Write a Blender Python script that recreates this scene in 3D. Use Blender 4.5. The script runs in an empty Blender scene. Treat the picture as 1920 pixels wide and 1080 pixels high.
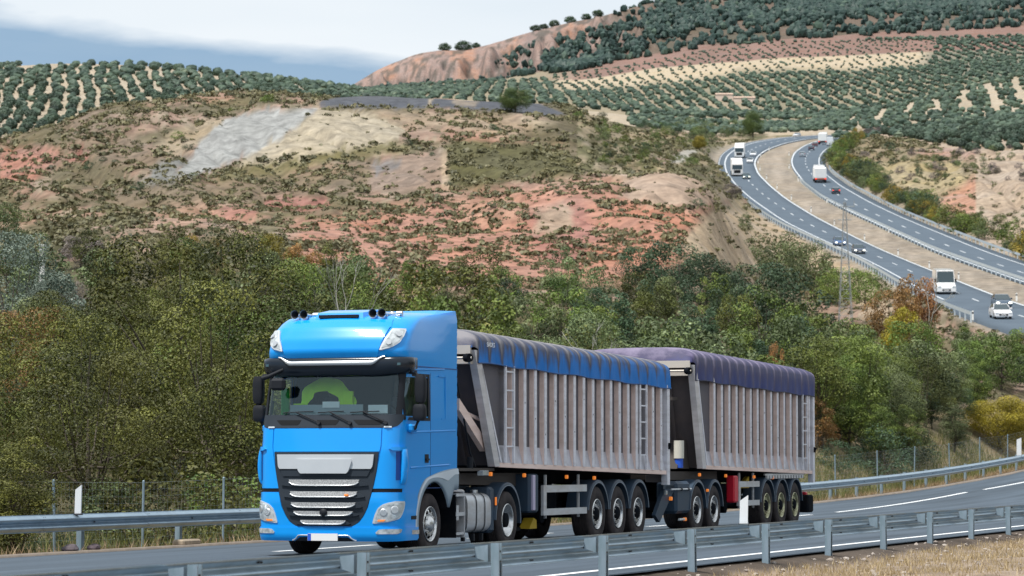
import bpy, math, random
import numpy as np
from mathutils import Vector, Matrix

SC = bpy.context.scene
COL = SC.collection
random.seed(7); RNG = np.random.default_rng(11)

# ------------------------------------------------------------------ camera
F = 5500.0                      # focal length in pixels of a 1920 wide picture
PITCH = math.atan(330.0 / F)
CAMZ = 1.5
cam_d = bpy.data.cameras.new('camera'); cam = bpy.data.objects.new('camera', cam_d); COL.objects.link(cam)
cam.location = (0, 0, CAMZ); cam.rotation_euler = (math.pi / 2 + PITCH, 0, 0)
cam_d.sensor_width = 36.0; cam_d.lens = 36.0 * F / 1920.0
cam_d.clip_start = 0.5; cam_d.clip_end = 40000
cam_d.dof.use_dof = True; cam_d.dof.focus_distance = 54.0; cam_d.dof.aperture_fstop = 3.8
SC.camera = cam
SC.render.resolution_x = 1024; SC.render.resolution_y = 576

# ------------------------------------------------------------------ light
SUN_EL = math.radians(63); SUN_AZ = math.radians(228)     # azimuth clockwise from +Y; behind the camera, to its left
sun_d = bpy.data.lights.new('sun', 'SUN'); sun = bpy.data.objects.new('sun', sun_d); COL.objects.link(sun)
sun_d.energy = 3.6; sun_d.angle = math.radians(7); sun_d.color = (1.0, 0.965, 0.91)
_d = Vector((math.sin(SUN_AZ) * math.cos(SUN_EL), math.cos(SUN_AZ) * math.cos(SUN_EL), math.sin(SUN_EL)))
sun.rotation_euler = _d.to_track_quat('Z', 'Y').to_euler()
SC.view_settings.view_transform = 'Standard'; SC.view_settings.look = 'None'
SC.view_settings.exposure = 0.45; SC.view_settings.gamma = 1.0; SC.view_settings.use_curve_mapping = False

world = bpy.data.worlds.new('World'); SC.world = world; world.use_nodes = True
def build_world():
    nt = world.node_tree; N = nt.nodes; L = nt.links
    for n in list(N): N.remove(n)
    out = N.new('ShaderNodeOutputWorld'); bg = N.new('ShaderNodeBackground'); L.new(bg.outputs[0], out.inputs[0])
    sky = N.new('ShaderNodeTexSky'); sky.sky_type = 'NISHITA'; sky.sun_disc = False
    sky.sun_elevation = SUN_EL; sky.sun_rotation = SUN_AZ; sky.air_density = 1.2; sky.dust_density = 1.5
    tc = N.new('ShaderNodeTexCoord')
    sep = N.new('ShaderNodeSeparateXYZ'); L.new(tc.outputs['Generated'], sep.inputs[0])
    def M(op, a, b=None, c=None, clamp=False):
        n = N.new('ShaderNodeMath'); n.operation = op; n.use_clamp = clamp
        for i, v in enumerate((a, b, c)):
            if v is None: continue
            if isinstance(v, (int, float)): n.inputs[i].default_value = v
            else: L.new(v, n.inputs[i])
        return n.outputs[0]
    x, y, z = sep.outputs
    hz = M('SQRT', M('ADD', M('MULTIPLY', x, x), M('MULTIPLY', y, y)))
    hz = M('MAXIMUM', hz, 0.02)
    t = M('DIVIDE', z, hz)
    xs = M('DIVIDE', x, hz)
    mp = N.new('ShaderNodeMapping'); L.new(tc.outputs['Generated'], mp.inputs[0]); mp.inputs['Scale'].default_value = (1, 1, 4.5)
    def noise(scale, det, rough=0.5):
        n = N.new('ShaderNodeTexNoise'); n.inputs['Scale'].default_value = scale; n.inputs['Detail'].default_value = det
        n.inputs['Roughness'].default_value = rough; L.new(mp.outputs[0], n.inputs[0]); return n.outputs[0]
    n1 = noise(14, 5, .55); n2 = noise(3.0, 4); n3 = noise(30, 4)
    line = M('SUBTRACT', 0.1315, M('MULTIPLY', xs, 0.115))
    d = M('SUBTRACT', t, line)
    d = M('ADD', d, M('MULTIPLY', M('SUBTRACT', n1, 0.5), 0.016))
    d = M('ADD', d, M('MULTIPLY', M('SUBTRACT', n3, 0.5), 0.004))
    bank = M('DIVIDE', M('ADD', d, 0.0035), 0.008, clamp=True)             # 0 = blue haze band, 1 = white cloud deck
    def mix(f, a, b):
        n = N.new('ShaderNodeMix'); n.data_type = 'RGBA'
        if isinstance(f, (int, float)): n.inputs[0].default_value = f
        else: L.new(f, n.inputs[0])
        for i, v in ((6, a), (7, b)):
            if isinstance(v, tuple): n.inputs[i].default_value = v + (1,)
            else: L.new(v, n.inputs[i])
        return n.outputs[2]
    sc_ = N.new('ShaderNodeVectorMath'); sc_.operation = 'SCALE'; sc_.inputs['Scale'].default_value = 0.10
    L.new(sky.outputs[0], sc_.inputs[0])
    low = mix(M('MULTIPLY', t, 5.0, clamp=True), (.47, .63, .78), (.25, .43, .67))
    low = mix(M('MULTIPLY_ADD', n1, 1.6, -0.5, clamp=True), low, (.40, .56, .74))
    low = mix(0.15, low, sc_.outputs[0])
    grey = M('MULTIPLY_ADD', n2, 2.6, -0.85, clamp=True)
    deck = mix(grey, (.76, .86, .95), (1.0, 1.04, 1.07))
    gap = M('MULTIPLY_ADD', noise(2.1, 5), 4.0, -2.15, clamp=True)
    gap = M('MULTIPLY', gap, M('MULTIPLY_ADD', t, 2.0, -0.45, clamp=True))
    deck = mix(gap, deck, sc_.outputs[0])
    col = mix(bank, low, deck)
    L.new(col, bg.inputs[0]); bg.inputs[1].default_value = .70
build_world()

# ------------------------------------------------------------------ frames of reference
TH = math.atan(2049.0 / F); S_, C_ = math.sin(TH), math.cos(TH)
TR_X, TR_Y = -1.31, 48.7                       # truck's front axle, near side
def uv2xy(u, v): return TR_X + u * S_ - v * C_, TR_Y + u * C_ + v * S_
def xy2uv(X, Y):
    dx, dy = X - TR_X, Y - TR_Y
    return dx * S_ + dy * C_, -dx * C_ + dy * S_
def unproj(px, py, D):
    q = (py - 540.0) / F; ta = math.tan(PITCH)
    t = (ta - q) / (1 + q * ta)
    den = math.cos(PITCH) + t * math.sin(PITCH)
    return Vector(((px - 960.0) / F * D * den, D, CAMZ + t * D))
def proj(X, Y, Z):
    zc = Y * math.cos(PITCH) + (Z - CAMZ) * math.sin(PITCH)
    yc = -Y * math.sin(PITCH) + (Z - CAMZ) * math.cos(PITCH)
    return 960 + F * X / zc, 540 - F * yc / zc

# ------------------------------------------------------------------ materials
def lin(c):
    return tuple((v / 255 / 12.92) if v / 255 <= 0.04045 else ((v / 255 + 0.055) / 1.055) ** 2.4 for v in c)
MATS = {}
def mat(name, col=(.5, .5, .5), rough=.6, metal=0.0, coat=0.0, noise=None, spec=None, bump=None, emit=None):
    """noise = (scale, amount, colour2, lo, hi) mixes a second colour in by object-space noise"""
    if name in MATS: return MATS[name]
    m = bpy.data.materials.new(name); m.use_nodes = True
    nt = m.node_tree; p = nt.nodes['Principled BSDF']
    p.inputs['Base Color'].default_value = tuple(col) + (1,)
    p.inputs['Roughness'].default_value = rough; p.inputs['Metallic'].default_value = metal
    if coat: p.inputs['Coat Weight'].default_value = coat; p.inputs['Coat Roughness'].default_value = .06
    if spec is None and max(col[:3]) < .16 and not metal and not coat: spec = .2
    if spec is not None: p.inputs['Specular IOR Level'].default_value = spec
    if emit: p.inputs['Emission Color'].default_value = emit[:3] + (1,); p.inputs['Emission Strength'].default_value = emit[3]
    tc = nt.nodes.new('ShaderNodeTexCoord')
    if noise:
        sc, amt, c2, lo, hi = noise
        n = nt.nodes.new('ShaderNodeTexNoise'); n.inputs['Detail'].default_value = 6; n.inputs['Roughness'].default_value = .62
        if isinstance(sc, tuple):
            mp = nt.nodes.new('ShaderNodeMapping'); mp.inputs['Scale'].default_value = sc; n.inputs['Scale'].default_value = 1
            nt.links.new(tc.outputs['Object'], mp.inputs[0]); nt.links.new(mp.outputs[0], n.inputs[0])
        else:
            n.inputs['Scale'].default_value = sc; nt.links.new(tc.outputs['Object'], n.inputs[0])
        mr = nt.nodes.new('ShaderNodeMapRange'); mr.inputs[1].default_value = lo; mr.inputs[2].default_value = hi
        mr.inputs[4].default_value = amt; nt.links.new(n.outputs[0], mr.inputs[0])
        mx = nt.nodes.new('ShaderNodeMix'); mx.data_type = 'RGBA'; nt.links.new(mr.outputs[0], mx.inputs[0])
        mx.inputs[6].default_value = tuple(col) + (1,); mx.inputs[7].default_value = tuple(c2) + (1,)
        nt.links.new(mx.outputs[2], p.inputs['Base Color'])
    if bump:
        n = nt.nodes.new('ShaderNodeTexNoise'); n.inputs['Scale'].default_value = bump[0]; n.inputs['Detail'].default_value = 5
        b = nt.nodes.new('ShaderNodeBump'); b.inputs['Strength'].default_value = bump[1]; b.inputs['Distance'].default_value = bump[2]
        nt.links.new(tc.outputs['Object'], n.inputs[0]); nt.links.new(n.outputs[0], b.inputs['Height']); nt.links.new(b.outputs[0], p.inputs['Normal'])
    MATS[name] = m
    return m
def foliage_mat(name, c1, c2, c3=None, transl=.12):
    """leaf colours vary leaf by leaf and clump by clump (attribute 'tint' of the leaves) and a little from plant to plant"""
    if name in MATS: return MATS[name]
    m = bpy.data.materials.new(name); m.use_nodes = True; nt = m.node_tree; N = nt.nodes; L = nt.links
    p = N['Principled BSDF']; out = N['Material Output']
    at = N.new('ShaderNodeAttribute'); at.attribute_name = 'tint'
    oi = N.new('ShaderNodeObjectInfo')
    cr = N.new('ShaderNodeValToRGB'); e = cr.color_ramp.elements
    e[0].position = 0.05; e[0].color = tuple(c1) + (1,); e[1].position = .95; e[1].color = tuple(c2) + (1,)
    if c3: k = e.new(.99); k.color = tuple(c3) + (1,)
    L.new(at.outputs['Fac'], cr.inputs[0])
    hs = N.new('ShaderNodeHueSaturation')
    mr = N.new('ShaderNodeMapRange'); mr.inputs[3].default_value = .66; mr.inputs[4].default_value = 1.3; L.new(oi.outputs['Random'], mr.inputs[0])
    L.new(mr.outputs[0], hs.inputs['Value']); L.new(cr.outputs[0], hs.inputs['Color'])
    mr2 = N.new('ShaderNodeMapRange'); mr2.inputs[3].default_value = .485; mr2.inputs[4].default_value = .515
    w = N.new('ShaderNodeMath'); w.operation = 'FRACT'; mu = N.new('ShaderNodeMath'); mu.operation = 'MULTIPLY'; mu.inputs[1].default_value = 7.31
    L.new(oi.outputs['Random'], mu.inputs[0]); L.new(mu.outputs[0], w.inputs[0]); L.new(w.outputs[0], mr2.inputs[0]); L.new(mr2.outputs[0], hs.inputs['Hue'])
    L.new(hs.outputs[0], p.inputs['Base Color']); p.inputs['Roughness'].default_value = .55; p.inputs['Specular IOR Level'].default_value = .3
    tr = N.new('ShaderNodeBsdfTranslucent'); L.new(hs.outputs[0], tr.inputs[0])
    mx = N.new('ShaderNodeMixShader'); mx.inputs[0].default_value = transl
    L.new(p.outputs[0], mx.inputs[1]); L.new(tr.outputs[0], mx.inputs[2]); L.new(mx.outputs[0], out.inputs[0])
    MATS[name] = m; return m

# ------------------------------------------------------------------ mesh helpers
class MB:
    def __init__(s): s.v = []; s.f = []; s.m = []; s.sm = []
    def add(s, vs, fs, m=0, smooth=False):
        o = len(s.v); s.v += [tuple(map(float, p)) for p in vs]
        for f in fs: s.f.append([i + o for i in f]); s.m.append(m); s.sm.append(smooth)
    def box(s, x0, x1, y0, y1, z0, z1, m=0):
        vs = [(x, y, z) for z in (z0, z1) for y in (y0, y1) for x in (x0, x1)]
        s.add(vs, [(0, 2, 3, 1), (4, 5, 7, 6), (0, 1, 5, 4), (2, 6, 7, 3), (0, 4, 6, 2), (1, 3, 7, 5)], m)
    def hexa(s, pts, m=0):     # 8 points, bottom 4 ccw then top 4
        s.add(pts, [(0, 3, 2, 1), (4, 5, 6, 7), (0, 1, 5, 4), (1, 2, 6, 5), (2, 3, 7, 6), (3, 0, 4, 7)], m)
    def bbox(s, x0, x1, y0, y1, z0, z1, b=.02, m=0):   # box with chamfered edges along every direction
        vs = []; 
        for (sx, sy, sz) in [(i, j, k) for k in (0, 1) for j in (0, 1) for i in (0, 1)]:
            X = (x0, x1)[sx]; Y = (y0, y1)[sy]; Z = (z0, z1)[sz]
            dx, dy, dz = (b if sx == 0 else -b), (b if sy == 0 else -b), (b if sz == 0 else -b)
            vs += [(X, Y + dy, Z + dz), (X + dx, Y, Z + dz), (X + dx, Y + dy, Z)]
        import itertools
        def c(i, j, k): return (i + 2 * j + 4 * k) * 3
        fs = []
        fs += [(c(0,0,0), c(0,0,1), c(0,1,1), c(0,1,0)), (c(1,0,0), c(1,1,0), c(1,1,1), c(1,0,1))]
        fs += [(c(0,0,0)+1, c(1,0,0)+1, c(1,0,1)+1, c(0,0,1)+1), (c(0,1,0)+1, c(0,1,1)+1, c(1,1,1)+1, c(1,1,0)+1)]
        fs += [(c(0,0,0)+2, c(0,1,0)+2, c(1,1,0)+2, c(1,0,0)+2), (c(0,0,1)+2, c(1,0,1)+2, c(1,1,1)+2, c(0,1,1)+2)]
        for j in (0, 1):
            for k in (0, 1): fs.append((c(0,j,k)+1, c(1,j,k)+1, c(1,j,k)+2, c(0,j,k)+2))
        for i in (0, 1):
            for k in (0, 1): fs.append((c(i,0,k), c(i,1,k), c(i,1,k)+2, c(i,0,k)+2))
        for i in (0, 1):
            for j in (0, 1): fs.append((c(i,j,0), c(i,j,1), c(i,j,1)+1, c(i,j,0)+1))
        for i in (0, 1):
            for j in (0, 1):
                for k in (0, 1): fs.append((c(i,j,k), c(i,j,k)+1, c(i,j,k)+2))
        s.add(vs, fs, m)
    def tube(s, pts, r, n=8, m=0, cap=True, smooth=True):
        pts = [Vector(p) for p in pts]; rs = r if isinstance(r, (list, tuple)) else [r] * len(pts)
        vs = []; 
        for i, p in enumerate(pts):
            d = (pts[min(i + 1, len(pts) - 1)] - pts[max(i - 1, 0)])
            if d.length < 1e-9: d = Vector((0, 0, 1))
            d.normalize()
            a = Vector((0, 0, 1)) if abs(d.z) < .9 else Vector((1, 0, 0))
            e1 = d.cross(a).normalized(); e2 = d.cross(e1)
            for k in range(n):
                t = 2 * math.pi * k / n; vs.append(p + e1 * math.cos(t) * rs[i] + e2 * math.sin(t) * rs[i])
        fs = [(i * n + k, i * n + (k + 1) % n, (i + 1) * n + (k + 1) % n, (i + 1) * n + k) for i in range(len(pts) - 1) for k in range(n)]
        s.add(vs, fs, m, smooth)
        if cap:
            s.add(vs[:n], [tuple(range(n))], m); s.add(vs[-n:], [tuple(range(n - 1, -1, -1))], m)
    def lathe(s, prof, c, axis='y', n=40, m=0, skip=None, smooth=True):
        """prof: (along axis, radius)"""
        vs = []
        for (a, r) in prof:
            for k in range(n):
                t = 2 * math.pi * k / n
                if axis == 'y': vs.append((c[0] + r * math.cos(t), c[1] + a, c[2] + r * math.sin(t)))
                elif axis == 'x': vs.append((c[0] + a, c[1] + r * math.cos(t), c[2] + r * math.sin(t)))
                else: vs.append((c[0] + r * math.cos(t), c[1] + r * math.sin(t), c[2] + a))
        fs = []
        for i in range(len(prof) - 1):
            for k in range(n):
                if skip and skip(i, k): continue
                fs.append((i * n + k, i * n + (k + 1) % n, (i + 1) * n + (k + 1) % n, (i + 1) * n + k))
        s.add(vs, fs, m, smooth)
    def grid(s, P, m=0, smooth=True, keep=None, flip=False):
        P = np.asarray(P, float); a, b = P.shape[:2]; vs = P.reshape(-1, 3)
        fs = []
        for i in range(a - 1):
            for j in range(b - 1):
                if keep is not None and not keep[i, j]: continue
                q = (i * b + j, i * b + j + 1, (i + 1) * b + j + 1, (i + 1) * b + j)
                fs.append(q[::-1] if flip else q)
        s.add(vs, fs, m, smooth)
    def prism(s, poly, y0, y1, plane='xz', m=0, smooth=False):
        n = len(poly)
        def P(a, b, y): return (a, y, b) if plane == 'xz' else ((y, a, b) if plane == 'yz' else (a, b, y))
        vs = [P(a, b, y0) for a, b in poly] + [P(a, b, y1) for a, b in poly]
        s.add(vs, [tuple(range(n)), tuple(range(2 * n - 1, n - 1, -1))] + [(i, i + n, (i + 1) % n + n, (i + 1) % n) for i in range(n)], m, smooth)
    def build(s, name, mats, parent=None, clean=False):
        me = bpy.data.meshes.new(name); me.from_pydata(s.v, [], s.f)
        mats = mats if isinstance(mats, (list, tuple)) else [mats]
        for m in mats: me.materials.append(m)
        me.polygons.foreach_set('material_index', s.m); me.polygons.foreach_set('use_smooth', s.sm)
        me.update()
        if clean:
            import bmesh
            bm = bmesh.new(); bm.from_mesh(me); bmesh.ops.remove_doubles(bm, verts=bm.verts, dist=1e-4)
            bmesh.ops.recalc_face_normals(bm, faces=bm.faces); bm.to_mesh(me); bm.free()
        return link(name, me, parent)
def link(name, me, parent=None):
    o = bpy.data.objects.new(name, me); COL.objects.link(o)
    if parent is not None: o.parent = parent
    return o
def npmesh(name, V, Fq, mats, attrs=None, smooth=False, matidx=None, colors=None):
    """V (n,3), Fq (m,k) with constant k"""
    me = bpy.data.meshes.new(name); V = np.asarray(V, np.float32); Fq = np.asarray(Fq, np.int32)
    me.vertices.add(len(V)); me.vertices.foreach_set('co', V.ravel())
    k = Fq.shape[1]; me.loops.add(Fq.size); me.loops.foreach_set('vertex_index', Fq.ravel())
    me.polygons.add(len(Fq)); me.polygons.foreach_set('loop_start', np.arange(0, Fq.size, k, dtype=np.int32))
    try: me.polygons.foreach_set('loop_total', np.full(len(Fq), k, np.int32))
    except Exception: pass
    me.polygons.foreach_set('use_smooth', np.full(len(Fq), smooth))
    for m in (mats if isinstance(mats, (list, tuple)) else [mats]): me.materials.append(m)
    if matidx is not None: me.polygons.foreach_set('material_index', np.asarray(matidx, np.int32))
    for n, a in (attrs or {}).items():
        at = me.attributes.new(n, 'FLOAT', 'POINT'); at.data.foreach_set('value', np.asarray(a, np.float32))
    for n, a in (colors or {}).items():
        at = me.attributes.new(n, 'FLOAT_COLOR', 'POINT'); at.data.foreach_set('color', np.asarray(a, np.float32).ravel())
    me.update(calc_edges=True)
    return me
def empty(name, loc=(0, 0, 0), rz=0.0, parent=None):
    o = bpy.data.objects.new(name, None); COL.objects.link(o); o.location = loc; o.rotation_euler = (0, 0, rz)
    o.empty_display_size = .3
    if parent is not None: o.parent = parent
    return o
def tag(o, label=None, cat=None, group=None, kind=None):
    if label: o['label'] = label
    if cat: o['category'] = cat
    if group: o['group'] = group
    if kind: o['kind'] = kind
    return o
def copy_tree(o, parent=None):
    c = o.copy(); COL.objects.link(c); c.parent = parent
    for ch in [k for k in o.children]: copy_tree(ch, c)
    return c

# value noise, vectorised
def _hash(ix, iy, seed):
    h = (ix.astype(np.int64) * 374761393 + iy.astype(np.int64) * 668265263 + seed * 1442695041) & 0xffffffff
    h = ((h ^ (h >> 13)) * 1274126177) & 0xffffffff
    return ((h ^ (h >> 16)) & 0xffff) / 65535.0
def vnoise(x, y, seed=0):
    ix = np.floor(x); iy = np.floor(y); fx = x - ix; fy = y - iy
    fx = fx * fx * (3 - 2 * fx); fy = fy * fy * (3 - 2 * fy)
    a = _hash(ix, iy, seed); b = _hash(ix + 1, iy, seed); c = _hash(ix, iy + 1, seed); d = _hash(ix + 1, iy + 1, seed)
    return (a * (1 - fx) + b * fx) * (1 - fy) + (c * (1 - fx) + d * fx) * fy
def fbm(x, y, seed=0, o=4, g=.5):
    s = 0; a = 1; t = 0
    for i in range(o):
        s = s + a * vnoise(x * 2 ** i + i * 17.3, y * 2 ** i - i * 9.1, seed + i); t += a; a *= g
    return s / t
def sstep(a, b, x):
    t = np.clip((x - a) / (b - a), 0, 1); return t * t * (3 - 2 * t)
# ------------------------------------------------------------------ the lie of the land
_cD = np.array([140, 180, 200, 225, 250, 320, 430, 520, 655, 780, 900, 1000, 1100.])
_cY = np.array([840, 735, 691, 640, 600, 545, 470, 400, 330, 292, 264, 252, 245.])
_cZ = CAMZ + (870 - _cY) / F * _cD
_pz = np.polyfit(_cD, _cZ, 6)
def zc(D): return np.polyval(_pz, np.clip(D, 150, 1080))                    # height of the motorway slope at distance D
_Dt = np.linspace(150, 1080, 1500); _yt = 870 - (zc(_Dt) - CAMZ) / _Dt * F
_yt = np.minimum.accumulate(_yt)
def D_of_y(y): return float(np.interp(-y, -_yt, _Dt))
LCL = [(2140, 705), (2020, 664), (1920, 632), (1830, 601), (1760, 571), (1700, 541), (1620, 492), (1560, 464), (1500, 437), (1455, 415), (1420, 390), (1390, 368), (1366, 345), (1350, 322), (1347, 305), (1352, 290), (1370, 276), (1405, 265), (1470, 255), (1560, 250.6)]
LCR = [(2140, 635), (2020, 602), (1920, 573), (1850, 547), (1770, 515), (1700, 487), (1640, 461), (1580, 431), (1530, 405), (1480, 374), (1450, 350), (1425, 325), (1418, 305), (1424, 292), (1440, 280), (1475, 267), (1520, 258), (1620, 251.6)]
RCL = [(2140, 597), (2020, 562), (1920, 530), (1850, 505), (1760, 473), (1680, 436), (1600, 399), (1545, 371), (1508, 342), (1488, 315), (1484, 300), (1490, 285), (1508, 272), (1530, 263), (1570, 256), (1640, 251.6)]
RCR = [(2140, 553), (2020, 521), (1920, 489), (1850, 464), (1760, 428), (1700, 403), (1650, 379), (1595, 349), (1562, 325), (1550, 308), (1551, 292), (1562, 279), (1584, 267), (1640, 258), (1720, 252)]
def edge(pl):
    """edge polyline as px(D)"""
    D = np.array([D_of_y(y) for _, y in pl]); P = np.array([p[0] for p in pl], float)
    d = np.linspace(D.min(), D.max(), 500); p = np.interp(d, D, P)
    k = np.ones(25) / 25; pp = np.convolve(np.pad(p, 12, mode='reflect', reflect_type='odd'), k, 'valid')
    return d, pp
E_LL, E_LR, E_RL, E_RR = edge(LCL), edge(LCR), edge(RCL), edge(RCR)
def epx(E, D): return np.interp(D, E[0], E[1])

def zroad(u, v):
    q = np.clip(u - 34, 0, 85)
    z = .00033 * q * q + np.maximum(u - 119, 0) * .056 * .6
    z = z - .035 * np.maximum(v - 4.5, 0) * (1 - sstep(25, 50, u))
    return z

PXA = [-400,   0, 130, 250, 400, 500, 600, 690, 800, 900, 1000, 1100, 1150, 1250, 1320, 1350, 1420, 1500, 1600, 1700, 1800, 1920, 2400]
def row(vals): return np.array(vals, float)
LEV = []   # (D per anchor, y per anchor)
LEV.append((row([100,100,100,100,102,104,104,106,108,110,112,116,118,122,126,128,130,135,142,150,160,175,240]),
            None, row([2.0]*9 + [2.2,2.4,2.6,2.8,3,3.2,3.2,3.4,3.4,3.6,3.8,4.2,4.6,6])))
LEV.append((row([165,165,165,168,172,178,182,185,190,190,190,190,190,190,192,195,205,215,225,230,235,240,250]),
            row([500,490,478,470,470,480,490,500,508,512,515,520,525,525,535,545,600,650,640,632,624,616,600]), None))
LEV.append((row([235,235,235,238,240,242,245,248,250,250,250,250,250,255,258,262,330,380,380,380,380,380,380]),
            row([380,375,370,372,380,385,380,370,350,340,332,324,321,318,335,385,500,508,505,505,505,505,505]), None))
LEV.append((row([275,275,275,278,280,282,285,288,292,292,292,296,305,320,340,400,500,520,520,520,520,520,520]),
            row([322,318,310,300,300,300,296,290,288,285,290,318,326,330,345,400,412,405,402,400,400,400,400]), None))
LEV.append((row([310,310,312,315,320,322,325,330,335,338,342,350,400,480,560,610,655,655,655,655,655,655,655]),
            row([275,272,245,215,195,192,200,206,205,206,212,232,262,288,300,318,330,330,325,318,310,300,290]), None))
LEV.append((row([350,350,352,356,362,366,370,372,374,376,384,420,520,680,780,800,850,900,900,900,900,900,900]),
            row([260,257,215,180,165,168,180,178,178,182,188,208,234,262,270,272,270,264,258,252,248,244,236]), None))
LEV.append((row([520,520,520,520,520,520,520,520,520,520,540,620,700,850,900,920,950,960,960,960,960,960,960]),
            row([330,330,310,290,280,270,250,236,232,236,244,248,248,264,268,268,262,258,250,244,238,232,220]), None))
LEV.append((row([640,640,640,640,640,660,680,700,760,800,850,900,940,980,1000,1000,1020,1020,1030,1030,1030,1030,1030]),
            row([262,258,262,250,235,235,225,222,222,224,228,234,240,250,252,254,252,248,242,232,226,222,210]), None))
LEV.append((row([950,950,950,950,950,950,950,950,1000,1100,1150,1200,1250,1300,1300,1320,1340,1350,1350,1350,1350,1350,1350]),
            row([121,121,114,116,130,141,154,166,182,190,198,206,212,222,226,228,230,232,214,192,168,140,95]), None))
LEV.append((row([1600]*23),
            row([190,190,190,190,195,200,210,205,204,204,208,212,216,224,226,228,228,230,228,216,200,180,160]), None))
LEV.append((row([1900]*23),
            row([215,215,215,210,200,196,190,182,178,176,178,186,196,205,208,210,212,214,208,198,190,180,165]), None))
LEV.append((row([2500]*23),
            row([220,220,220,215,205,200,185,170,166,160,158,156,152,142,136,133,128,126,122,118,114,112,108]), None))
LEV.append((row([3100]*23),
            row([230,230,230,225,215,205,190,164,152,149,132,112,104, 84, 76, 73, 66, 60, 54, 48, 42, 36,24]), None))
LEV.append((row([3250]*8 + [3260,3300,3380,3500,3560,3650,3680,3700,3750,3800,3900,3950,4000,4000,4000]),
            row([240,240,240,235,225,215,200,137, 92, 85, 48, 30, 20, -4,-12,-18,-32,-40,-52,-58,-62,-66,-70]), None))
LEV.append((row([6000]*23), row([400]*23), None))

_cin = np.arange(-640, 2600, 5.0); COLS = np.concatenate([np.arange(-4500, -640, 60.0), _cin, np.arange(2620, 8200, 60.0)]); NC = len(COLS)
DROW = np.concatenate([np.geomspace(22, 60, 50)[:-1], np.geomspace(60, 420, 300)[:-1], np.geomspace(420, 1500, 200)[:-1], np.linspace(1500, 3080, 90)[:-1],
                       np.linspace(3080, 3480, 44)[:-1], np.linspace(3480, 4300, 36)[:-1], np.geomspace(4300, 7000, 12)])
NR = len(DROW)
def _csm(a, w=15):
    k = np.ones(w) / w; return np.convolve(np.pad(a, w // 2, mode='edge'), k, 'valid')
def build_heights():
    pa = np.array(PXA, float); Ds, Zs = [], []
    sx = (COLS - 960) / F
    # level 0: just behind the far guardrail of the near road
    D0 = (10.6 + 1.23 + 17) / np.maximum(.349 - .937 * sx, .13)
    u0, v0 = xy2uv(sx * D0, D0)
    Ds.append(D0); Zs.append(zroad(u0, v0) - .45)
    for (Dv, Yv, Zv) in LEV:
        d = _csm(np.interp(COLS, pa, Dv)); 
        if Zv is not None: z = _csm(np.interp(COLS, pa, Zv))
        else: z = CAMZ + (870 - _csm(np.interp(COLS, pa, Yv))) / F * d
        Ds.append(d); Zs.append(z)
    Ds = np.array(Ds); Zs = np.array(Zs)
    for k in range(1, len(Ds)): Ds[k] = np.maximum(Ds[k], Ds[k - 1] + 4)
    Z = np.zeros((NR, NC))
    for j in range(NC): Z[:, j] = np.interp(DROW, Ds[:, j], Zs[:, j], left=Zs[0, j])
    # soften along the depth
    k = np.array([1, 2, 3, 4, 3, 2, 1.]); k /= k.sum()
    Zp = np.pad(Z, ((3, 3), (0, 0)), mode='edge'); Z = sum(k[i] * Zp[i:i + NR] for i in range(7))
    return Z
ZG = build_heights()
DD, PP = np.meshgrid(DROW, COLS, indexing='ij')
XX = (PP - 960) / F * DD; YY = DD.copy()
_cor = sstep(-34, -8, PP - epx(E_LL, DD)) * (1 - sstep(8, 34, PP - epx(E_RR, DD))) * sstep(185, 215, DD) * (1 - sstep(1000, 1040, DD))
_wild = (1 - _cor)
_amp = np.interp(DD, [60, 110, 200, 340, 420, 900, 1400, 2500, 3100, 3300, 4500], [.1, .5, 1.3, 1.5, 1.0, 1.5, 2.5, 6, 7, 7, 20])
_wl = np.interp(DD, [60, 200, 400, 900, 2500, 3300, 4500], [14, 22, 30, 55, 150, 130, 200])
_n = fbm(XX / _wl, YY / _wl * .8, 3, 5) - .5
_rid = 1 - np.abs(2 * fbm(XX / (_wl * .8) + .3 * YY / _wl, YY / (_wl * 2.2), 9, 4) - 1)
_cl = (1 - sstep(1150, 1350, PP)); _cr = np.interp(PP, PXA, LEV[13][0])
ZG = ZG + _wild * _amp * (1.3 * _n + .7 * (_rid - .75)) + _cl * sstep(3085, 3125, DD) * (1 - sstep(_cr - 110, _cr - 40, DD)) * .62 * ((vnoise(XX / 60, YY / 500, 51) - .5) * 22 - 34 * (1 - np.clip(np.abs(fbm(XX / 34, YY / 300, 55, 4) - .5) * 5, 0, 1)) + (fbm(XX / 9, YY / 60, 53, 3) - .5) * 46 + 15 * np.sin(ZG / 5.5 + 4 * vnoise(XX / 40, YY / 90, 57)))
# gullies on the near hill
_g = sstep(200, 235, DD) * (1 - sstep(330, 370, DD)) * _wild
_gx = XX + YY * .35
ZG -= _g * 1.5 * (1 - np.clip(np.abs(fbm(_gx / 9, YY / 40, 21, 3) - .5) * 6, 0, 1)) 
ZG -= _g * .6 * (1 - np.clip(np.abs(fbm(_gx / 3.5, YY / 14, 23, 3) - .5) * 6, 0, 1))
ZG = ZG * (1 - _cor) + (zc(DD) - .30) * _cor
_rb = sstep(50, 150, PP - epx(E_RR, DD)) * sstep(330, 420, DD) * (1 - sstep(700, 800, DD))
ZG += _rb * (9 * (fbm(XX / 34, YY / 60, 35, 4) - .45) + 2.5 * (1 - np.clip(np.abs(fbm(XX / 9, YY / 30, 37, 3) - .5) * 5, 0, 1)) * -1)
# the median swells a little between the carriageways and has a shallow ditch
_md = sstep(0, 14, PP - epx(E_LR, DD)) * (1 - sstep(-14, 0, PP - epx(E_RL, DD))) * sstep(190, 210, DD) * (1 - sstep(900, 980, DD))
ZG += _md * (.25 + .5 * (fbm(XX / 7, YY / 16, 31, 3) - .5))
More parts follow.
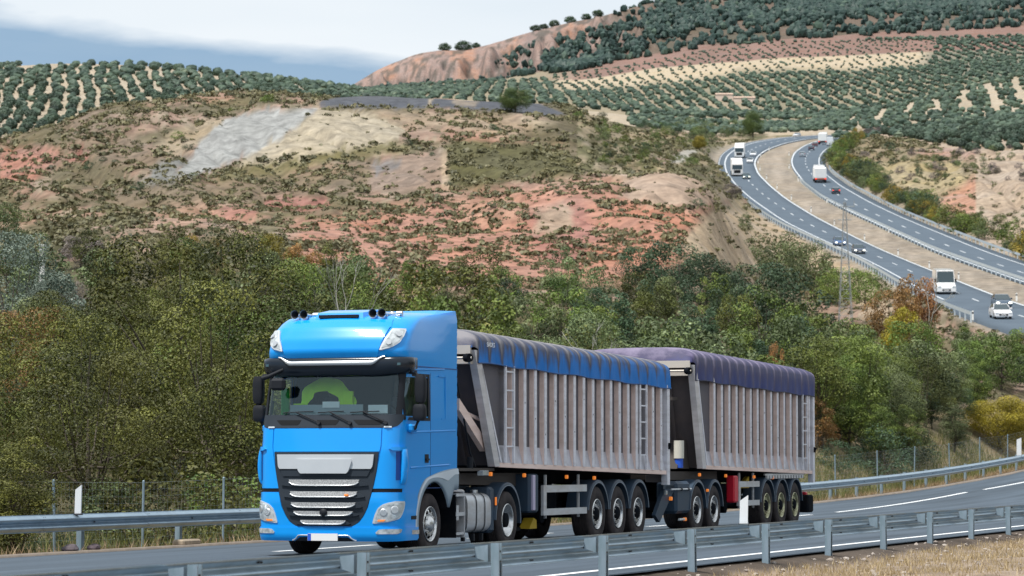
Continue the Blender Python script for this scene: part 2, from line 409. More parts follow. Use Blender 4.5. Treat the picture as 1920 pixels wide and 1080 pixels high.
# near road and its verge
_U, _V = xy2uv(XX, YY)
_zr = zroad(_U, np.clip(_V, -6, 9)) - .10 + .07 * (1 - sstep(-5.4, -5.0, _V))
_dirt = -.20 + .16 * (fbm(XX / 1.3, YY / 1.3, 5, 4) - .5) + .10 * sstep(-6.5, -12, _V) * fbm(XX / 4, YY / 4, 6, 3)
_zr = np.where(_V < -5.3, _zr * sstep(-6.6, -5.5, _V) + _dirt * (1 - sstep(-6.6, -5.5, _V)), _zr)
_w = sstep(8.3, 13, _V)
_zr = _zr + 16 * sstep(20, 95, -_V) * sstep(-12, 12, _U)  # bank out of view, raised for the cab side to mirror
ZG = ZG * _w + _zr * (1 - _w) - .25 * sstep(8.0, 9.2, _V) * (1 - sstep(11, 14, _V))
def zs(px, D):
    """terrain height at picture column px (direction from the camera) and distance D"""
    i = np.clip(np.interp(D, DROW, np.arange(NR)), 0, NR - 1.001); j = np.clip(np.interp(px, COLS, np.arange(NC)), 0, NC - 1.001)
    i0 = np.floor(i).astype(int); j0 = np.floor(j).astype(int); fi = i - i0; fj = j - j0
    return ZG[i0, j0] * (1 - fi) * (1 - fj) + ZG[i0 + 1, j0] * fi * (1 - fj) + ZG[i0, j0 + 1] * (1 - fi) * fj + ZG[i0 + 1, j0 + 1] * fi * fj
def zxy(X, Y): return zs(960 + F * np.asarray(X) / np.asarray(Y), Y)
def hit(px, py, Dmin=140.0):
    """first ground point beyond Dmin that shows at (px, py)"""
    m = DROW >= Dmin; D = DROW[m]; z = zs(np.full(len(D), px), D)
    X = (px - 960) / F * D
    _, y = proj(X, D, z)
    k = np.nonzero(y <= py)[0]
    if len(k) == 0: return None
    d = D[k[0]]
    return ((px - 960) / F * d, d, float(z[k[0]]))
VIS_Y = None
def visibility():
    """running minimum of projected y along each column: what the ground hides"""
    _, y = proj(XX, YY, ZG)
    run = np.minimum.accumulate(y, axis=0)
    return y, run
PYV, RUNV = visibility()
def visible(px, D, margin=8):
    i = np.clip(np.interp(D, DROW, np.arange(NR)).astype(int), 1, NR - 1); j = np.clip(np.interp(px, COLS, np.arange(NC)).astype(int), 0, NC - 1)
    return PYV[i, j] <= RUNV[i - 1, j] + margin

# ------------------------------------------------------------------ ground colours: rock, sand, soil and turf where they lie
def sdist(px, py, poly):
    P = np.array(poly, float); n = len(P); d = np.full(px.shape, 1e9); ins = np.zeros(px.shape, bool)
    for i in range(n):
        a = P[i]; b = P[(i + 1) % n]; e = b - a
        t = np.clip(((px - a[0]) * e[0] + (py - a[1]) * e[1]) / (e @ e + 1e-9), 0, 1)
        d = np.minimum(d, np.hypot(px - a[0] - t * e[0], py - a[1] - t * e[1]))
        c = ((a[1] > py) != (b[1] > py)) & (px < (b[0] - a[0]) * (py - a[1]) / (b[1] - a[1] + 1e-12) + a[0])
        ins ^= c
    return np.where(ins, d, -d)
KAL = .56
def alb(r, g, b): return np.array(lin((r, g, b))) * KAL
SCREE = [(596, 203), (500, 206), (425, 222), (385, 255), (352, 300), (322, 338), (350, 338), (400, 318), (470, 290), (520, 262), (560, 232)]
SAND = [(596, 204), (700, 212), (762, 244), (740, 264), (640, 282), (540, 300), (440, 312), (470, 288), (530, 256), (565, 230)]
SLAB = [(596, 190), (650, 179), (760, 179), (850, 182), (930, 184), (1000, 190), (1062, 214), (1020, 218), (940, 208), (850, 203), (720, 203), (600, 201)]
KNOLL = [(1130, 325), (1200, 318), (1300, 318), (1340, 345), (1350, 375), (1300, 392), (1220, 385), (1150, 372), (1180, 350)]
GREENP = [(835, 262), (950, 270), (1060, 285), (1130, 312), (1060, 335), (950, 342), (870, 352), (830, 350)]
PIT = [(700, 305), (760, 288), (825, 290), (832, 348), (780, 362), (700, 358), (680, 335)]
SLOPE = [(1285, 430), (1350, 392), (1420, 395), (1500, 440), (1560, 478), (1700, 590), (1640, 600), (1520, 520), (1400, 500), (1290, 500)]
def paint():
    px, py = proj(XX, YY, ZG)
    wn = (fbm(px / 30, py / 14, 41, 4) - .5) * 30; wm = (fbm(px / 30, py / 14, 45, 4) - .5) * 16
    qx, qy = px + wn, py + wm
    C = np.zeros(XX.shape + (3,)); scrub = np.zeros(XX.shape)
    n1 = fbm(px / 55, py / 22, 61, 4)[..., None]; n2 = fbm(px / 18, py / 9, 63, 4)[..., None]
    def put(mask, col, s=None):
        nonlocal C, scrub
        m = mask[..., None]; C = C * (1 - m) + np.asarray(col) * m
        if s is not None: scrub = scrub * (1 - mask) + s * mask
    # near hill, general soil: browns, pinks, buff
    base = alb(164, 134, 112) * (1 - n1) + alb(190, 148, 124) * n1
    t = sstep(.5, .7, n2); base = base * (1 - t) + alb(178, 158, 132) * t
    n4 = fbm(px / 70, py / 20, 67, 4)[..., None]; t = sstep(.40, .54, n4); base = base * (1 - t) + (alb(134, 126, 92) * n2 + alb(124, 108, 82) * (1 - n2)) * t
    put(np.ones(XX.shape), base); scrub[:] = .62
    hill = DD < 420
    def zone(poly, soft=8, wx=True): return sstep(-soft, soft, sdist(qx if wx else px, qy if wx else py, poly))
    H = hill.astype(float)
    put(H * zone([(560, 500), (560, 420), (700, 400), (830, 372), (1000, 350), (1160, 345), (1330, 390), (1300, 440), (1240, 530), (560, 540)], 22), alb(200, 134, 104), .66)
    put(H * zone([(980, 400), (1090, 380), (1120, 440), (1080, 500), (1020, 500)], 16), alb(186, 120, 102), .5)
    put(H * zone([(1000, 395), (1060, 380), (1080, 420), (1040, 445), (1000, 440)], 8), alb(190, 160, 132), .05)
    put(H * zone([(860, 380), (960, 366), (1000, 395), (930, 425), (860, 420)], 14), alb(205, 150, 118), .45)
    put(H * zone([(500, 372), (610, 362), (620, 385), (560, 400), (490, 392)], 7), alb(182, 120, 104), .4)
    put(H * zone([(330, 392), (480, 385), (480, 410), (330, 418)], 8), alb(186, 134, 118), .5)
    put(H * zone([(0, 285), (60, 275), (115, 278), (105, 310), (70, 340), (0, 345)], 7), alb(190, 128, 104), .3)
    put(H * zone([(120, 290), (165, 280), (160, 300), (120, 305)], 5), alb(186, 112, 96), .2)
    put(H * zone([(230, 430), (330, 380), (400, 365), (420, 395), (330, 440)], 12), alb(192, 150, 122), .45)
    put(H * zone([(110, 225), (200, 190), (240, 250), (330, 300), (300, 340), (200, 300), (130, 270)], 18), alb(150, 128, 104), .85)
    put(H * zone([(330, 300), (430, 230), (400, 215), (330, 240), (300, 280)], 12), alb(184, 162, 128), .35)
    put(H * zone([(400, 325), (560, 292), (720, 262), (830, 268), (700, 290), (560, 320), (420, 345)], 7), alb(140, 130, 82), .95)
    put(H * zone([(150, 350), (480, 340), (700, 300), (700, 350), (480, 372), (200, 400)], 16), alb(146, 126, 98), .85)
    put(H * zone([(620, 212), (760, 210), (1000, 215), (1150, 250), (1150, 275), (960, 262), (820, 245), (760, 238)], 10), alb(182, 156, 126), .55)
    put(H * zone([(820, 240), (960, 255), (1000, 268), (880, 262)], 6), alb(190, 140, 118), .5)
    put(H * zone([(975, 222), (1035, 225), (1040, 245), (1010, 250)], 4), alb(200, 180, 150), .05)
    put(H * zone(GREENP, 7), alb(112, 108, 68), .95)
    put(H * zone([(1060, 215), (1180, 225), (1230, 300), (1140, 315), (1070, 280), (960, 262)], 14), alb(120, 108, 76), .85)
    put(H * zone(PIT, 6), alb(164, 138, 118), .12)
    put(H * zone([(826, 285), (838, 285), (842, 355), (828, 358)], 2, False), alb(200, 172, 140), .0)
    put(H * zone([(700, 302), (745, 296), (745, 312), (700, 330)], 4), alb(150, 144, 142), .0)
    put(H * zone(KNOLL, 6), alb(196, 166, 140), .22)
    ux, uy = px + wn * .25, py + wm * .25
    def zone2(poly, soft): return sstep(-soft, soft, sdist(ux, uy, poly))
    st = fbm((px + py * 1.3) / 5, (py - px * .6) / 60, 77, 3)[..., None]
    put(H * zone2(SAND, 3), alb(196, 180, 150) * (.9 + .2 * st), .05)
    put(H * zone2(SCREE, 2), alb(180, 181, 178) * (.9 + .2 * st), .0)
    put(H * zone([(300, 300), (350, 296), (330, 340), (290, 345), (260, 345)], 6), alb(150, 150, 145), .35)
    put(H * zone(SLAB, 2, False), alb(104, 108, 118), .0)
    put(H * zone([(806, 184), (812, 184), (806, 203), (800, 203)], 1.2, False), alb(190, 170, 140), .0)
    put(H * zone([(845, 186), (900, 190), (890, 200), (850, 196)], 3), alb(160, 146, 130), .0)
    # greens behind the knoll, left of the motorway
    mid = (DD >= 300) & (DD < 1000) & (px > 1080)
    Mi = mid.astype(float)
    put(Mi * (1 - sstep(.52, .62, fbm(px / 26, py / 10, 71, 4))), alb(128, 124, 82), .6)
    put(Mi * sstep(.5, .6, fbm(px / 20, py / 9, 73, 4)), alb(178, 158, 122), .3)
    put(Mi * zone([(1180, 250), (1290, 235), (1400, 245), (1400, 262), (1290, 262), (1180, 262)], 5), alb(184, 160, 122), .3)
    put(Mi * zone([(1255, 296), (1285, 280), (1310, 282), (1280, 305), (1255, 306)], 3, False), alb(196, 190, 178), .0)
    put(sstep(-8, 8, sdist(qx, qy, SLOPE)) * ((DD > 190) & (DD < 640)), alb(200, 174, 140), .12)
    # right of the motorway
    R = ((DD >= 230) & (DD < 1040) & (PP > epx(E_RR, DD) + 6)).astype(float)
    put(R, alb(176, 150, 118) * n1 + alb(150, 136, 98) * (1 - n1), .7)
    put(R * zone([(1625, 305), (1700, 300), (1800, 305), (1815, 345), (1760, 360), (1650, 350), (1620, 335)], 6), alb(190, 170, 124), .3)
    put(R * zone([(1760, 375), (1830, 330), (1860, 350), (1840, 420), (1780, 410)], 6), alb(204, 150, 120), .3)
    put(R * zone([(1830, 430), (1860, 395), (1940, 350), (2600, 300), (2600, 440), (1900, 440)], 8), alb(196, 126, 108), .5)
    put(R * zone([(1850, 262), (2600, 250), (2600, 305), (1780, 300), (1700, 285)], 5), alb(190, 150, 128), .3)
    _ol = (R * (px > np.interp(DD, [740, 780, 900, 960], [1830, 1760, 1650, 1560]))); put(_ol, alb(208, 184, 156) * n1 + alb(186, 160, 134) * (1 - n1), .05)
    # cut slope at the far end of the motorway
    put(((DD > 1000) & (DD < 1400)).astype(float) * zone([(1430, 262), (1470, 240), (1540, 222), (1600, 232), (1650, 262)], 4), alb(205, 184, 154), .05)
    put(_md * ((DD > 190) & (DD < 990)), alb(204, 186, 164) * (1 - n2 * .5), .04)
    # verge of the motorway
    put(_cor * (1 - _md), alb(182, 168, 148), .08)
    # olive hills
    ol = ((DD > 600) & (DD < 1040) & (px < 760)) | ((DD >= 1040) & (DD < 1620))
    put(ol.astype(float), alb(218, 198, 168) * n1 + alb(190, 172, 144) * (1 - n1), 0)
    fp = (DD >= 1620) & (DD < 3000)
    put(fp.astype(float), alb(150, 146, 116) * (1 - n1) + alb(196, 174, 142) * n1, 0)
    put(fp * zone([(1230, 105), (1380, 92), (1560, 82), (1760, 80), (1740, 120), (1600, 130), (1400, 130), (1300, 150), (1120, 165), (1040, 165), (1040, 150)], 9), alb(218, 196, 160), 0)
    put(fp * zone([(1740, 90), (1920, 85), (2600, 80), (2600, 150), (1700, 150)], 14), alb(160, 152, 130), 0)
    # mountain
    mt = (DD >= 2650).astype(float) * (py < 150)
    put(mt * sstep(1050, 1180, px + 40 * (py - 80) / 40), alb(176, 132, 116) * n1 + alb(150, 118, 104) * (1 - n1))
    mt2 = (DD >= 3050).astype(float)
    vn = fbm(px / 16, py / 45, 81, 5); vo = fbm(px / 26, py / 40, 83, 4)
    rock = alb(160, 138, 132)[None, None] * (1 - vn[..., None]) + alb(196, 160, 144)[None, None] * vn[..., None]
    o = sstep(.52, .66, vo)[..., None]; rock = rock * (1 - o) + alb(204, 152, 124) * o
    g = sstep(.48, .60, fbm(px / 8, py / 5, 87, 4))[..., None]; rock = rock * (1 - g * .8) + alb(112, 108, 100) * g * .8  # dark patches: scrub, and crevice shade put into the rock colour
    put(mt2 * (1 - sstep(1100, 1300, px)), rock)
    put(mt2 * sstep(1100, 1260, px), alb(96, 102, 84) * (1 - n1) + alb(150, 118, 102) * n1)
    crest = np.interp(PP, PXA, LEV[13][0]); top = DD > crest + 14
    put(top * (1 - sstep(1150, 1300, px)), alb(140, 128, 104))
    # ground of the wood and verges by the near road
    w = (DD < 215) * (1 - _cor)
    put(w * sstep(60, 40, (py - 480)) * 0 + w * 1.0 * (DD < 165), alb(112, 104, 70), .0)
    V = _V
    put(((V > 7.6) & (V < 16)).astype(float) * (1 - _cor) * (DD < 260), alb(186, 160, 118) * n2 + alb(132, 124, 84) * (1 - n2), .0)
    near = sstep(-5.0, -5.4, V)
    dn = fbm(XX / .5, YY / .9, 91, 4)[..., None]
    put(near * (_V < -18), alb(120, 112, 78))
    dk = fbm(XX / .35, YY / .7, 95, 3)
    put(near * (_V > -18), alb(196, 172, 146) * (1 - dn) + alb(166, 142, 120) * dn, .0)
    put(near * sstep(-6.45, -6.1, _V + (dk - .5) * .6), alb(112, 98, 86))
    return C, scrub, px, py
CG, SCR, PXG, PYG = paint()

def terrain_mat():
    m = bpy.data.materials.new('terrain_soil'); m.use_nodes = True; nt = m.node_tree; N = nt.nodes; L = nt.links; p = N['Principled BSDF']
    at = N.new('ShaderNodeAttribute'); at.attribute_name = 'soil'
    tc = N.new('ShaderNodeTexCoord')
    def noise(sc, det, ro=.6):
        n = N.new('ShaderNodeTexNoise'); n.inputs['Scale'].default_value = sc; n.inputs['Detail'].default_value = det; n.inputs['Roughness'].default_value = ro
        L.new(tc.outputs['Object'], n.inputs[0]); return n.outputs[0]
    def mr(v, a, b, c, d):
        n = N.new('ShaderNodeMapRange'); n.inputs[1].default_value = a; n.inputs[2].default_value = b; n.inputs[3].default_value = c; n.inputs[4].default_value = d
        L.new(v, n.inputs[0]); return n.outputs[0]
    a = noise(.6, 8, .68); b = noise(.07, 5)
    hs = N.new('ShaderNodeHueSaturation'); L.new(at.outputs['Color'], hs.inputs['Color']); L.new(mr(a, .3, .7, .55, 1.38), hs.inputs['Value']); L.new(mr(b, .3, .7, .66, .98), hs.inputs['Saturation'])
    L.new(hs.outputs[0], p.inputs['Base Color']); p.inputs['Roughness'].default_value = .95; p.inputs['Specular IOR Level'].default_value = .1
    bp = N.new('ShaderNodeBump'); bp.inputs['Strength'].default_value = .8; bp.inputs['Distance'].default_value = .35; L.new(a, bp.inputs['Height']); L.new(bp.outputs[0], p.inputs['Normal'])
    return m
M_TERR = terrain_mat()
def build_terrain():
    V = np.stack([XX, YY, ZG], -1).reshape(-1, 3)
    idx = np.arange(NR * NC).reshape(NR, NC)
    Fq = np.stack([idx[:-1, :-1], idx[:-1, 1:], idx[1:, 1:], idx[1:, :-1]], -1).reshape(-1, 4)
    col = np.concatenate([CG.reshape(-1, 3), np.ones((NR * NC, 1))], 1)
    me = npmesh('terrain', V, Fq, M_TERR, smooth=True, colors={'soil': col})
    tag(link('terrain', me), kind='structure')
    mb = MB(); mb.add([(-2500, -600, -1.2), (2500, -600, -1.2), (2500, 9000, -1.2), (-2500, 9000, -1.2)], [(0, 1, 2, 3)])
    tag(mb.build('ground', mat('plain_soil', alb(150, 135, 110), .95, noise=(.4, .6, alb(120, 112, 84), .4, .6))), kind='structure')
build_terrain()

# ------------------------------------------------------------------ roads
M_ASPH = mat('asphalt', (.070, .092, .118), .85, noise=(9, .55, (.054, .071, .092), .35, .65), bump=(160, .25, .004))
_mp = [n for n in M_ASPH.node_tree.nodes if n.type == 'TEX_NOISE' and abs(n.inputs['Scale'].default_value - 9) < .1][0]
def _streaks():
    nt = M_ASPH.node_tree; p = nt.nodes['Principled BSDF']; src = p.inputs['Base Color'].links[0].from_socket
    tc = nt.nodes.new('ShaderNodeTexCoord'); mp = nt.nodes.new('ShaderNodeMapping'); mp.vector_type = 'TEXTURE'; mp.inputs['Rotation'].default_value = (0, 0, math.pi / 2 - TH); mp.inputs['Scale'].default_value = (14, .55, 1)
    n = nt.nodes.new('ShaderNodeTexNoise'); n.inputs['Scale'].default_value = 1; n.inputs['Detail'].default_value = 4; nt.links.new(tc.outputs['Object'], mp.inputs[0]); nt.links.new(mp.outputs[0], n.inputs[0])
    mr = nt.nodes.new('ShaderNodeMapRange'); mr.inputs[1].default_value = .3; mr.inputs[2].default_value = .7; mr.inputs[3].default_value = .72; mr.inputs[4].default_value = 1.3; nt.links.new(n.outputs[0], mr.inputs[0])
    h = nt.nodes.new('ShaderNodeHueSaturation'); nt.links.new(src, h.inputs['Color']); nt.links.new(mr.outputs[0], h.inputs['Value']); nt.links.new(h.outputs[0], p.inputs['Base Color'])
_streaks()
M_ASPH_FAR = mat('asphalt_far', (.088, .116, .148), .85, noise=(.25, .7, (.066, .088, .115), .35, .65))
M_WHITE = mat('road_paint', (.74, .76, .78), .6, noise=(6, .45, (.45, .46, .47), .5, .72))
M_KERB = mat('verge_kerb', (.26, .21, .17), .9, noise=(3, .7, (.18, .15, .12), .4, .6))
def near_road():
    us = np.concatenate([np.arange(-70, 26, 2.0), np.arange(26, 230, 1.5)]); vs = np.array([-5.62, -5.3, -5.0, -3, -1, 1, 3, 4.5, 6, 7.0, 7.55])
    U, V = np.meshgrid(us, vs, indexing='ij'); Vw = V + np.where(V > 7, .12 * (fbm(U / 3, U * 0, 4, 3) - .5), 0) + np.where(V < -5.5, .14 * (fbm(U / 1.2, U * 0, 14, 3) - .5), 0)
    X, Y = uv2xy(U, Vw); Z = zroad(U, V)
    mb = MB(); mb.grid(np.stack([X, Y, Z], -1), flip=True); tag(mb.build('road', M_ASPH), kind='structure')
    # worn kerb strip along the far side
    k = MB(); e = []
    for (v, dz) in ((7.5, -.02), (7.52, .045), (7.80, .05), (7.84, -.2)):
        x, y = uv2xy(us, v + .05 * np.sin(us * .9)); e.append(np.stack([x, y, zroad(us, v) + dz], -1))
    k.grid(np.stack(e, 1), flip=True); tag(k.build('roadside_kerb', M_KERB), kind='structure')
    def line(name, segs, vf, w):
        mb = MB()
        for (a, b) in segs:
            uu = np.linspace(a, b, max(2, int((b - a) / 2) + 1)); P = []
            for s in (-w / 2, w / 2):
                vv = vf(uu) + s; x, y = uv2xy(uu, vv); P.append(np.stack([x, y, zroad(uu, vv) + .006], -1))
            mb.grid(np.stack(P, 1), flip=True)
        tag(mb.build(name, M_WHITE), kind='structure')
    line('road_edge_line', [(-60, 120)], lambda u: -4.9 + 0 * u, .17)
    line('road_lane_line', [(0.6, 5), (10, 15), (22, 28), (34.5, 39), (42.6, 68.5), (72, 98), (104, 128)], lambda u: np.interp(u, [-30, 30, 42, 68, 130], [2.9, 3.4, 3.85, 5.2, 5.3]), .17)
near_road()

def far_pt(px, D, dz=0.0):
    px = np.asarray(px, float); D = np.asarray(D, float)
    return np.stack([(px - 960) / F * D, D, zc(D) + dz], -1)
def far_roads():
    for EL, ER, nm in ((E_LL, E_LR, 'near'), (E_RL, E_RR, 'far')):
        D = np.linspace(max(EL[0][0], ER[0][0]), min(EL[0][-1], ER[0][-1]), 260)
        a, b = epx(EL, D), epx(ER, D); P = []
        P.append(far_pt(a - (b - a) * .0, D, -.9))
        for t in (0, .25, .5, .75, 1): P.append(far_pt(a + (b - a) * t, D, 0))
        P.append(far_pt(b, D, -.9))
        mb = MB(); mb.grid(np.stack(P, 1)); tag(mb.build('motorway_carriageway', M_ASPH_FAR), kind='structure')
        mk = MB()
        def band(t0, t1, D):
            a, b = epx(EL, D), epx(ER, D)
            mk.grid(np.stack([far_pt(a + (b - a) * t0, D, .02), far_pt(a + (b - a) * t1, D, .02)], 1))
        if nm == 'near': band(.17, .20, D[D > 300]); band(.955, .99, D); c = .575; band(.02, .035, D[D > 640])
        else: band(.015, .05, D); band(.80, .825, D); c = .42
        d = D[0]
        while d < D[-1] - 12:
            band(c - .012, c + .012, np.linspace(d, d + 5.5, 3)); d += 17
        tag(mk.build('motorway_lane_marking', mat('far_road_paint', (.52, .55, .58), .7)), kind='structure')
far_roads()
# ------------------------------------------------------------------ plants
def leaf_cloud(rng, centers, rads, n_per, size, flat=1.0, upbias=.25, slender=1.7):
    """little leaf quads spread over the outside of many clumps -> V, F, tint"""
    Vs, T = [], []
    for c, r in zip(centers, rads):
        n = max(8, int(n_per * r * r))
        d = rng.normal(size=(n, 3)); d[:, 2] = d[:, 2] + upbias; d /= np.linalg.norm(d, axis=1)[:, None]
        rr = r * (.78 + .30 * rng.random(n) ** .7) ; P = c + d * rr[:, None] * np.array([1, 1, flat])
        nm = d + np.array([0, 0, .15]) + rng.normal(size=(n, 3)) * .42; nm /= np.linalg.norm(nm, axis=1)[:, None]
        a = np.cross(nm, rng.normal(size=(n, 3))); a /= np.linalg.norm(a, axis=1)[:, None] + 1e-9; b = np.cross(nm, a)
        s = size * (.6 + .8 * rng.random(n))[:, None]
        q = np.stack([P - a * s * slender * .5, P - b * s * .5, P + a * s * slender * .5, P + b * s * .5], 1)
        Vs.append(q.reshape(-1, 3))
        ct = rng.random() * .72; T.append(np.repeat(np.clip(ct + rng.random(n) * .28, 0, 1), 4))
    V = np.concatenate(Vs); return V, np.arange(len(V)).reshape(-1, 4), np.concatenate(T)
def crown_mesh(name, seed, mat_, R=(2.1, 2.1, 2.6), zc_=3.2, ncl=42, dens=330, size=.085, clr=(.45, .85), shape='round', upb=.25, slender=1.7):
    rng = np.random.default_rng(seed); C, Rr = [], []
    for i in range(ncl):
        d = rng.normal(size=3); d /= np.linalg.norm(d)
        if shape == 'round': f = .62 + .42 * rng.random() ** .5
        else: f = .3 + .7 * rng.random() ** .6
        c = d * f * np.array(R)
        if shape == 'cone': c[2] = abs(c[2]) * 1.0 - R[2] * .5; c[:2] *= np.clip(1.15 - (c[2] + R[2] * .5) / (1.6 * R[2]), .15, 1)
        if shape == 'spray': c[:2] *= (.5 + .6 * (c[2] / R[2] + 1) / 2)
        C.append(c + np.array([0, 0, zc_])); Rr.append(clr[0] + (clr[1] - clr[0]) * rng.random())
    V, Fq, T = leaf_cloud(rng, C, Rr, dens, size, .8, upb, slender)
    V[:, 2] = np.maximum(V[:, 2], .05)
    return npmesh(name, V, Fq, mat_, attrs={'tint': T}), C, Rr
def trunk_mesh(name, seed, mat_, h, C, r0=.13, nb=14, lean=.25, n=6):
    rng = np.random.default_rng(seed); mb = MB()
    lx, ly = rng.normal(size=2) * lean
    pts = [(lx * t * t * 1.2 + .08 * math.sin(5 * t + seed), ly * t * t, h * t - .5 * (t == 0)) for t in np.linspace(0, 1, 6)]
    mb.tube(pts, [r0 * (1.15 - .9 * t) for t in np.linspace(0, 1, 6)], n)
    idx = rng.choice(len(C), min(nb, len(C)), replace=False)
    for i in idx:
        c = C[i]; k = rng.integers(1, 4); p = Vector(pts[k]); e = Vector(tuple(c)); mid = (p + e) / 2 + Vector((0, 0, -.15 * (e - p).length))
        mb.tube([p, mid, e], [r0 * .42, r0 * .26, r0 * .08], 5, cap=False)
    return _shared(mb, name, mat_)
def _shared(mb, name, m):
    me = bpy.data.meshes.new(name); me.from_pydata(mb.v, [], mb.f); me.materials.append(m)
    me.polygons.foreach_set('use_smooth', mb.sm); me.update(); return me
M_BARK = mat('bark', (.105, .088, .07), .9, noise=(6, .6, (.05, .042, .034), .4, .6))
M_PALEBARK = mat('pale_bark', (.40, .39, .35), .8, noise=(5, .6, (.2, .19, .17), .45, .6))
FM = {  # dark ends deepened: self-shadow of the crowns put into the leaf colours
 'olivegreen': foliage_mat('leaves_olive_green', (.010, .018, .004), (.160, .172, .034), (.32, .31, .09)),
 'sage': foliage_mat('leaves_sage', (.020, .036, .013), (.200, .245, .100), (.38, .44, .25)),
 'grassgreen': foliage_mat('leaves_fresh_green', (.020, .046, .009), (.195, .258, .052), (.38, .36, .12)),
 'dark': foliage_mat('leaves_dark_green', (.018, .038, .018), (.085, .140, .070), (.17, .22, .13)),
 'silver': foliage_mat('leaves_silver', (.030, .050, .036), (.21, .26, .21), (.44, .48, .42)),
 'yellow': foliage_mat('leaves_yellow', (.14, .12, .012), (.42, .34, .03), (.50, .36, .06)),
 'gold': foliage_mat('leaves_gold', (.10, .085, .012), (.32, .235, .035), (.34, .20, .05)),
 'rust': foliage_mat('leaves_rust', (.11, .060, .02), (.38, .20, .07), (.42, .24, .10)),
 'twig': foliage_mat('grey_twigs', (.10, .085, .082), (.27, .22, .21), (.34, .29, .28), .1),
 'pine': foliage_mat('pine_needles', (.030, .060, .016), (.13, .18, .045), (.16, .19, .06)),
}
PROTO = {}
def protos():
    # (crown R, centre height, clump count, clump radii, shape, trunk height)
    shapes = {
     'broad': [dict(R=(2.5, 2.4, 2.6), zc_=3.3, ncl=34, clr=(.45, 1.05)), dict(R=(2.2, 2.5, 3.0), zc_=3.6, ncl=34, clr=(.42, 1.0)), dict(R=(2.7, 2.2, 2.4), zc_=3.0, ncl=34, clr=(.45, 1.05))],
     'upright': [dict(R=(1.7, 1.7, 3.2), zc_=3.7, ncl=58, clr=(.38, .7), shape='spray', upb=.6), dict(R=(1.5, 1.7, 3.0), zc_=3.5, ncl=52, clr=(.35, .7), shape='spray', upb=.6)],
     'shrub': [dict(R=(1.25, 1.15, .95), zc_=.85, ncl=30, clr=(.3, .52)), dict(R=(1.0, 1.2, 1.1), zc_=1.0, ncl=28, clr=(.28, .5))],
     'dense': [dict(R=(2.1, 2.1, 2.0), zc_=2.6, ncl=90, clr=(.5, .9)), dict(R=(2.3, 1.9, 2.2), zc_=2.7, ncl=90, clr=(.5, .85))],
     'cone': [dict(R=(1.5, 1.5, 3.2), zc_=2.4, ncl=60, clr=(.35, .65), shape='cone')],
    }
    for sh, lst in shapes.items():
        for k, kw in enumerate(lst):
            for lod, dens, size in (('near', 880, .052), ('far', 260, .112)):
                if sh == 'shrub': dens, size = (800, .05) if lod == 'near' else (300, .085)
                PROTO[(sh, k, lod)] = (kw, dens, size)
protos()
_MC = {}
def crown_of(kind, shape, k, lod):
    key = (kind, shape, k, lod)
    if key not in _MC:
        kw, dens, size = PROTO[(shape, k, lod)]
        base = ('geo', shape, k, lod)
        if base not in _MC: _MC[base] = crown_mesh('crown', 100 + k * 7 + len(shape), FM[kind], dens=dens, size=size, **kw)
        me, C, Rr = _MC[base]
        me2 = me if me.materials[0] == FM[kind] else me.copy()
        me2.materials[0] = FM[kind]
        tk = ('trunk', shape, k)
        if tk not in _MC: _MC[tk] = trunk_mesh('trunk', 5 + k, M_BARK, kw['zc_'] + kw['R'][2] * .2, C, .13 if shape != 'shrub' else .04)
        _MC[key] = (me2, _MC[tk], kw['zc_'] + kw['R'][2] + .5)
    return _MC[key]
COLN = {'olivegreen': 'olive green', 'sage': 'grey green', 'grassgreen': 'fresh green', 'dark': 'dark green', 'silver': 'silvery grey green', 'yellow': 'bright yellow',
        'gold': 'golden', 'rust': 'rust coloured', 'twig': 'leafless purplish grey', 'pine': 'deep green'}
SHN = {'broad': 'broad', 'upright': 'tall', 'shrub': 'bushy', 'dense': 'dense', 'cone': 'pointed'}
def plant(kind, shape, px, D, ytop=None, h=None, k=None, name=None, label=None, cat=None, group=None, lod=None, wide=1.0, z=None):
    X = (px - 960) / F * D
    z = float(zs(px, D)) if z is None else z
    k = int(RNG.integers(0, len([1 for q in PROTO if q[0] == shape and q[2] == 'near']))) if k is None else k
    lod = lod or ('near' if D < 112 else 'far')
    cm, tm, H = crown_of(kind, shape, k, lod)
    if ytop is not None: h = (CAMZ + (870 - ytop) / F * D) - z
    s = h / H
    nm = name or ('shrub' if shape == 'shrub' else 'tree')
    r = empty(nm, (X, D, z - .1), RNG.random() * 6.28)
    r.scale = (s * wide, s * wide, s)
    link('crown', cm, r); link('trunk', tm, r)
    tag(r, label, cat or ('bush' if nm == 'shrub' else 'tree'), group)
    return r

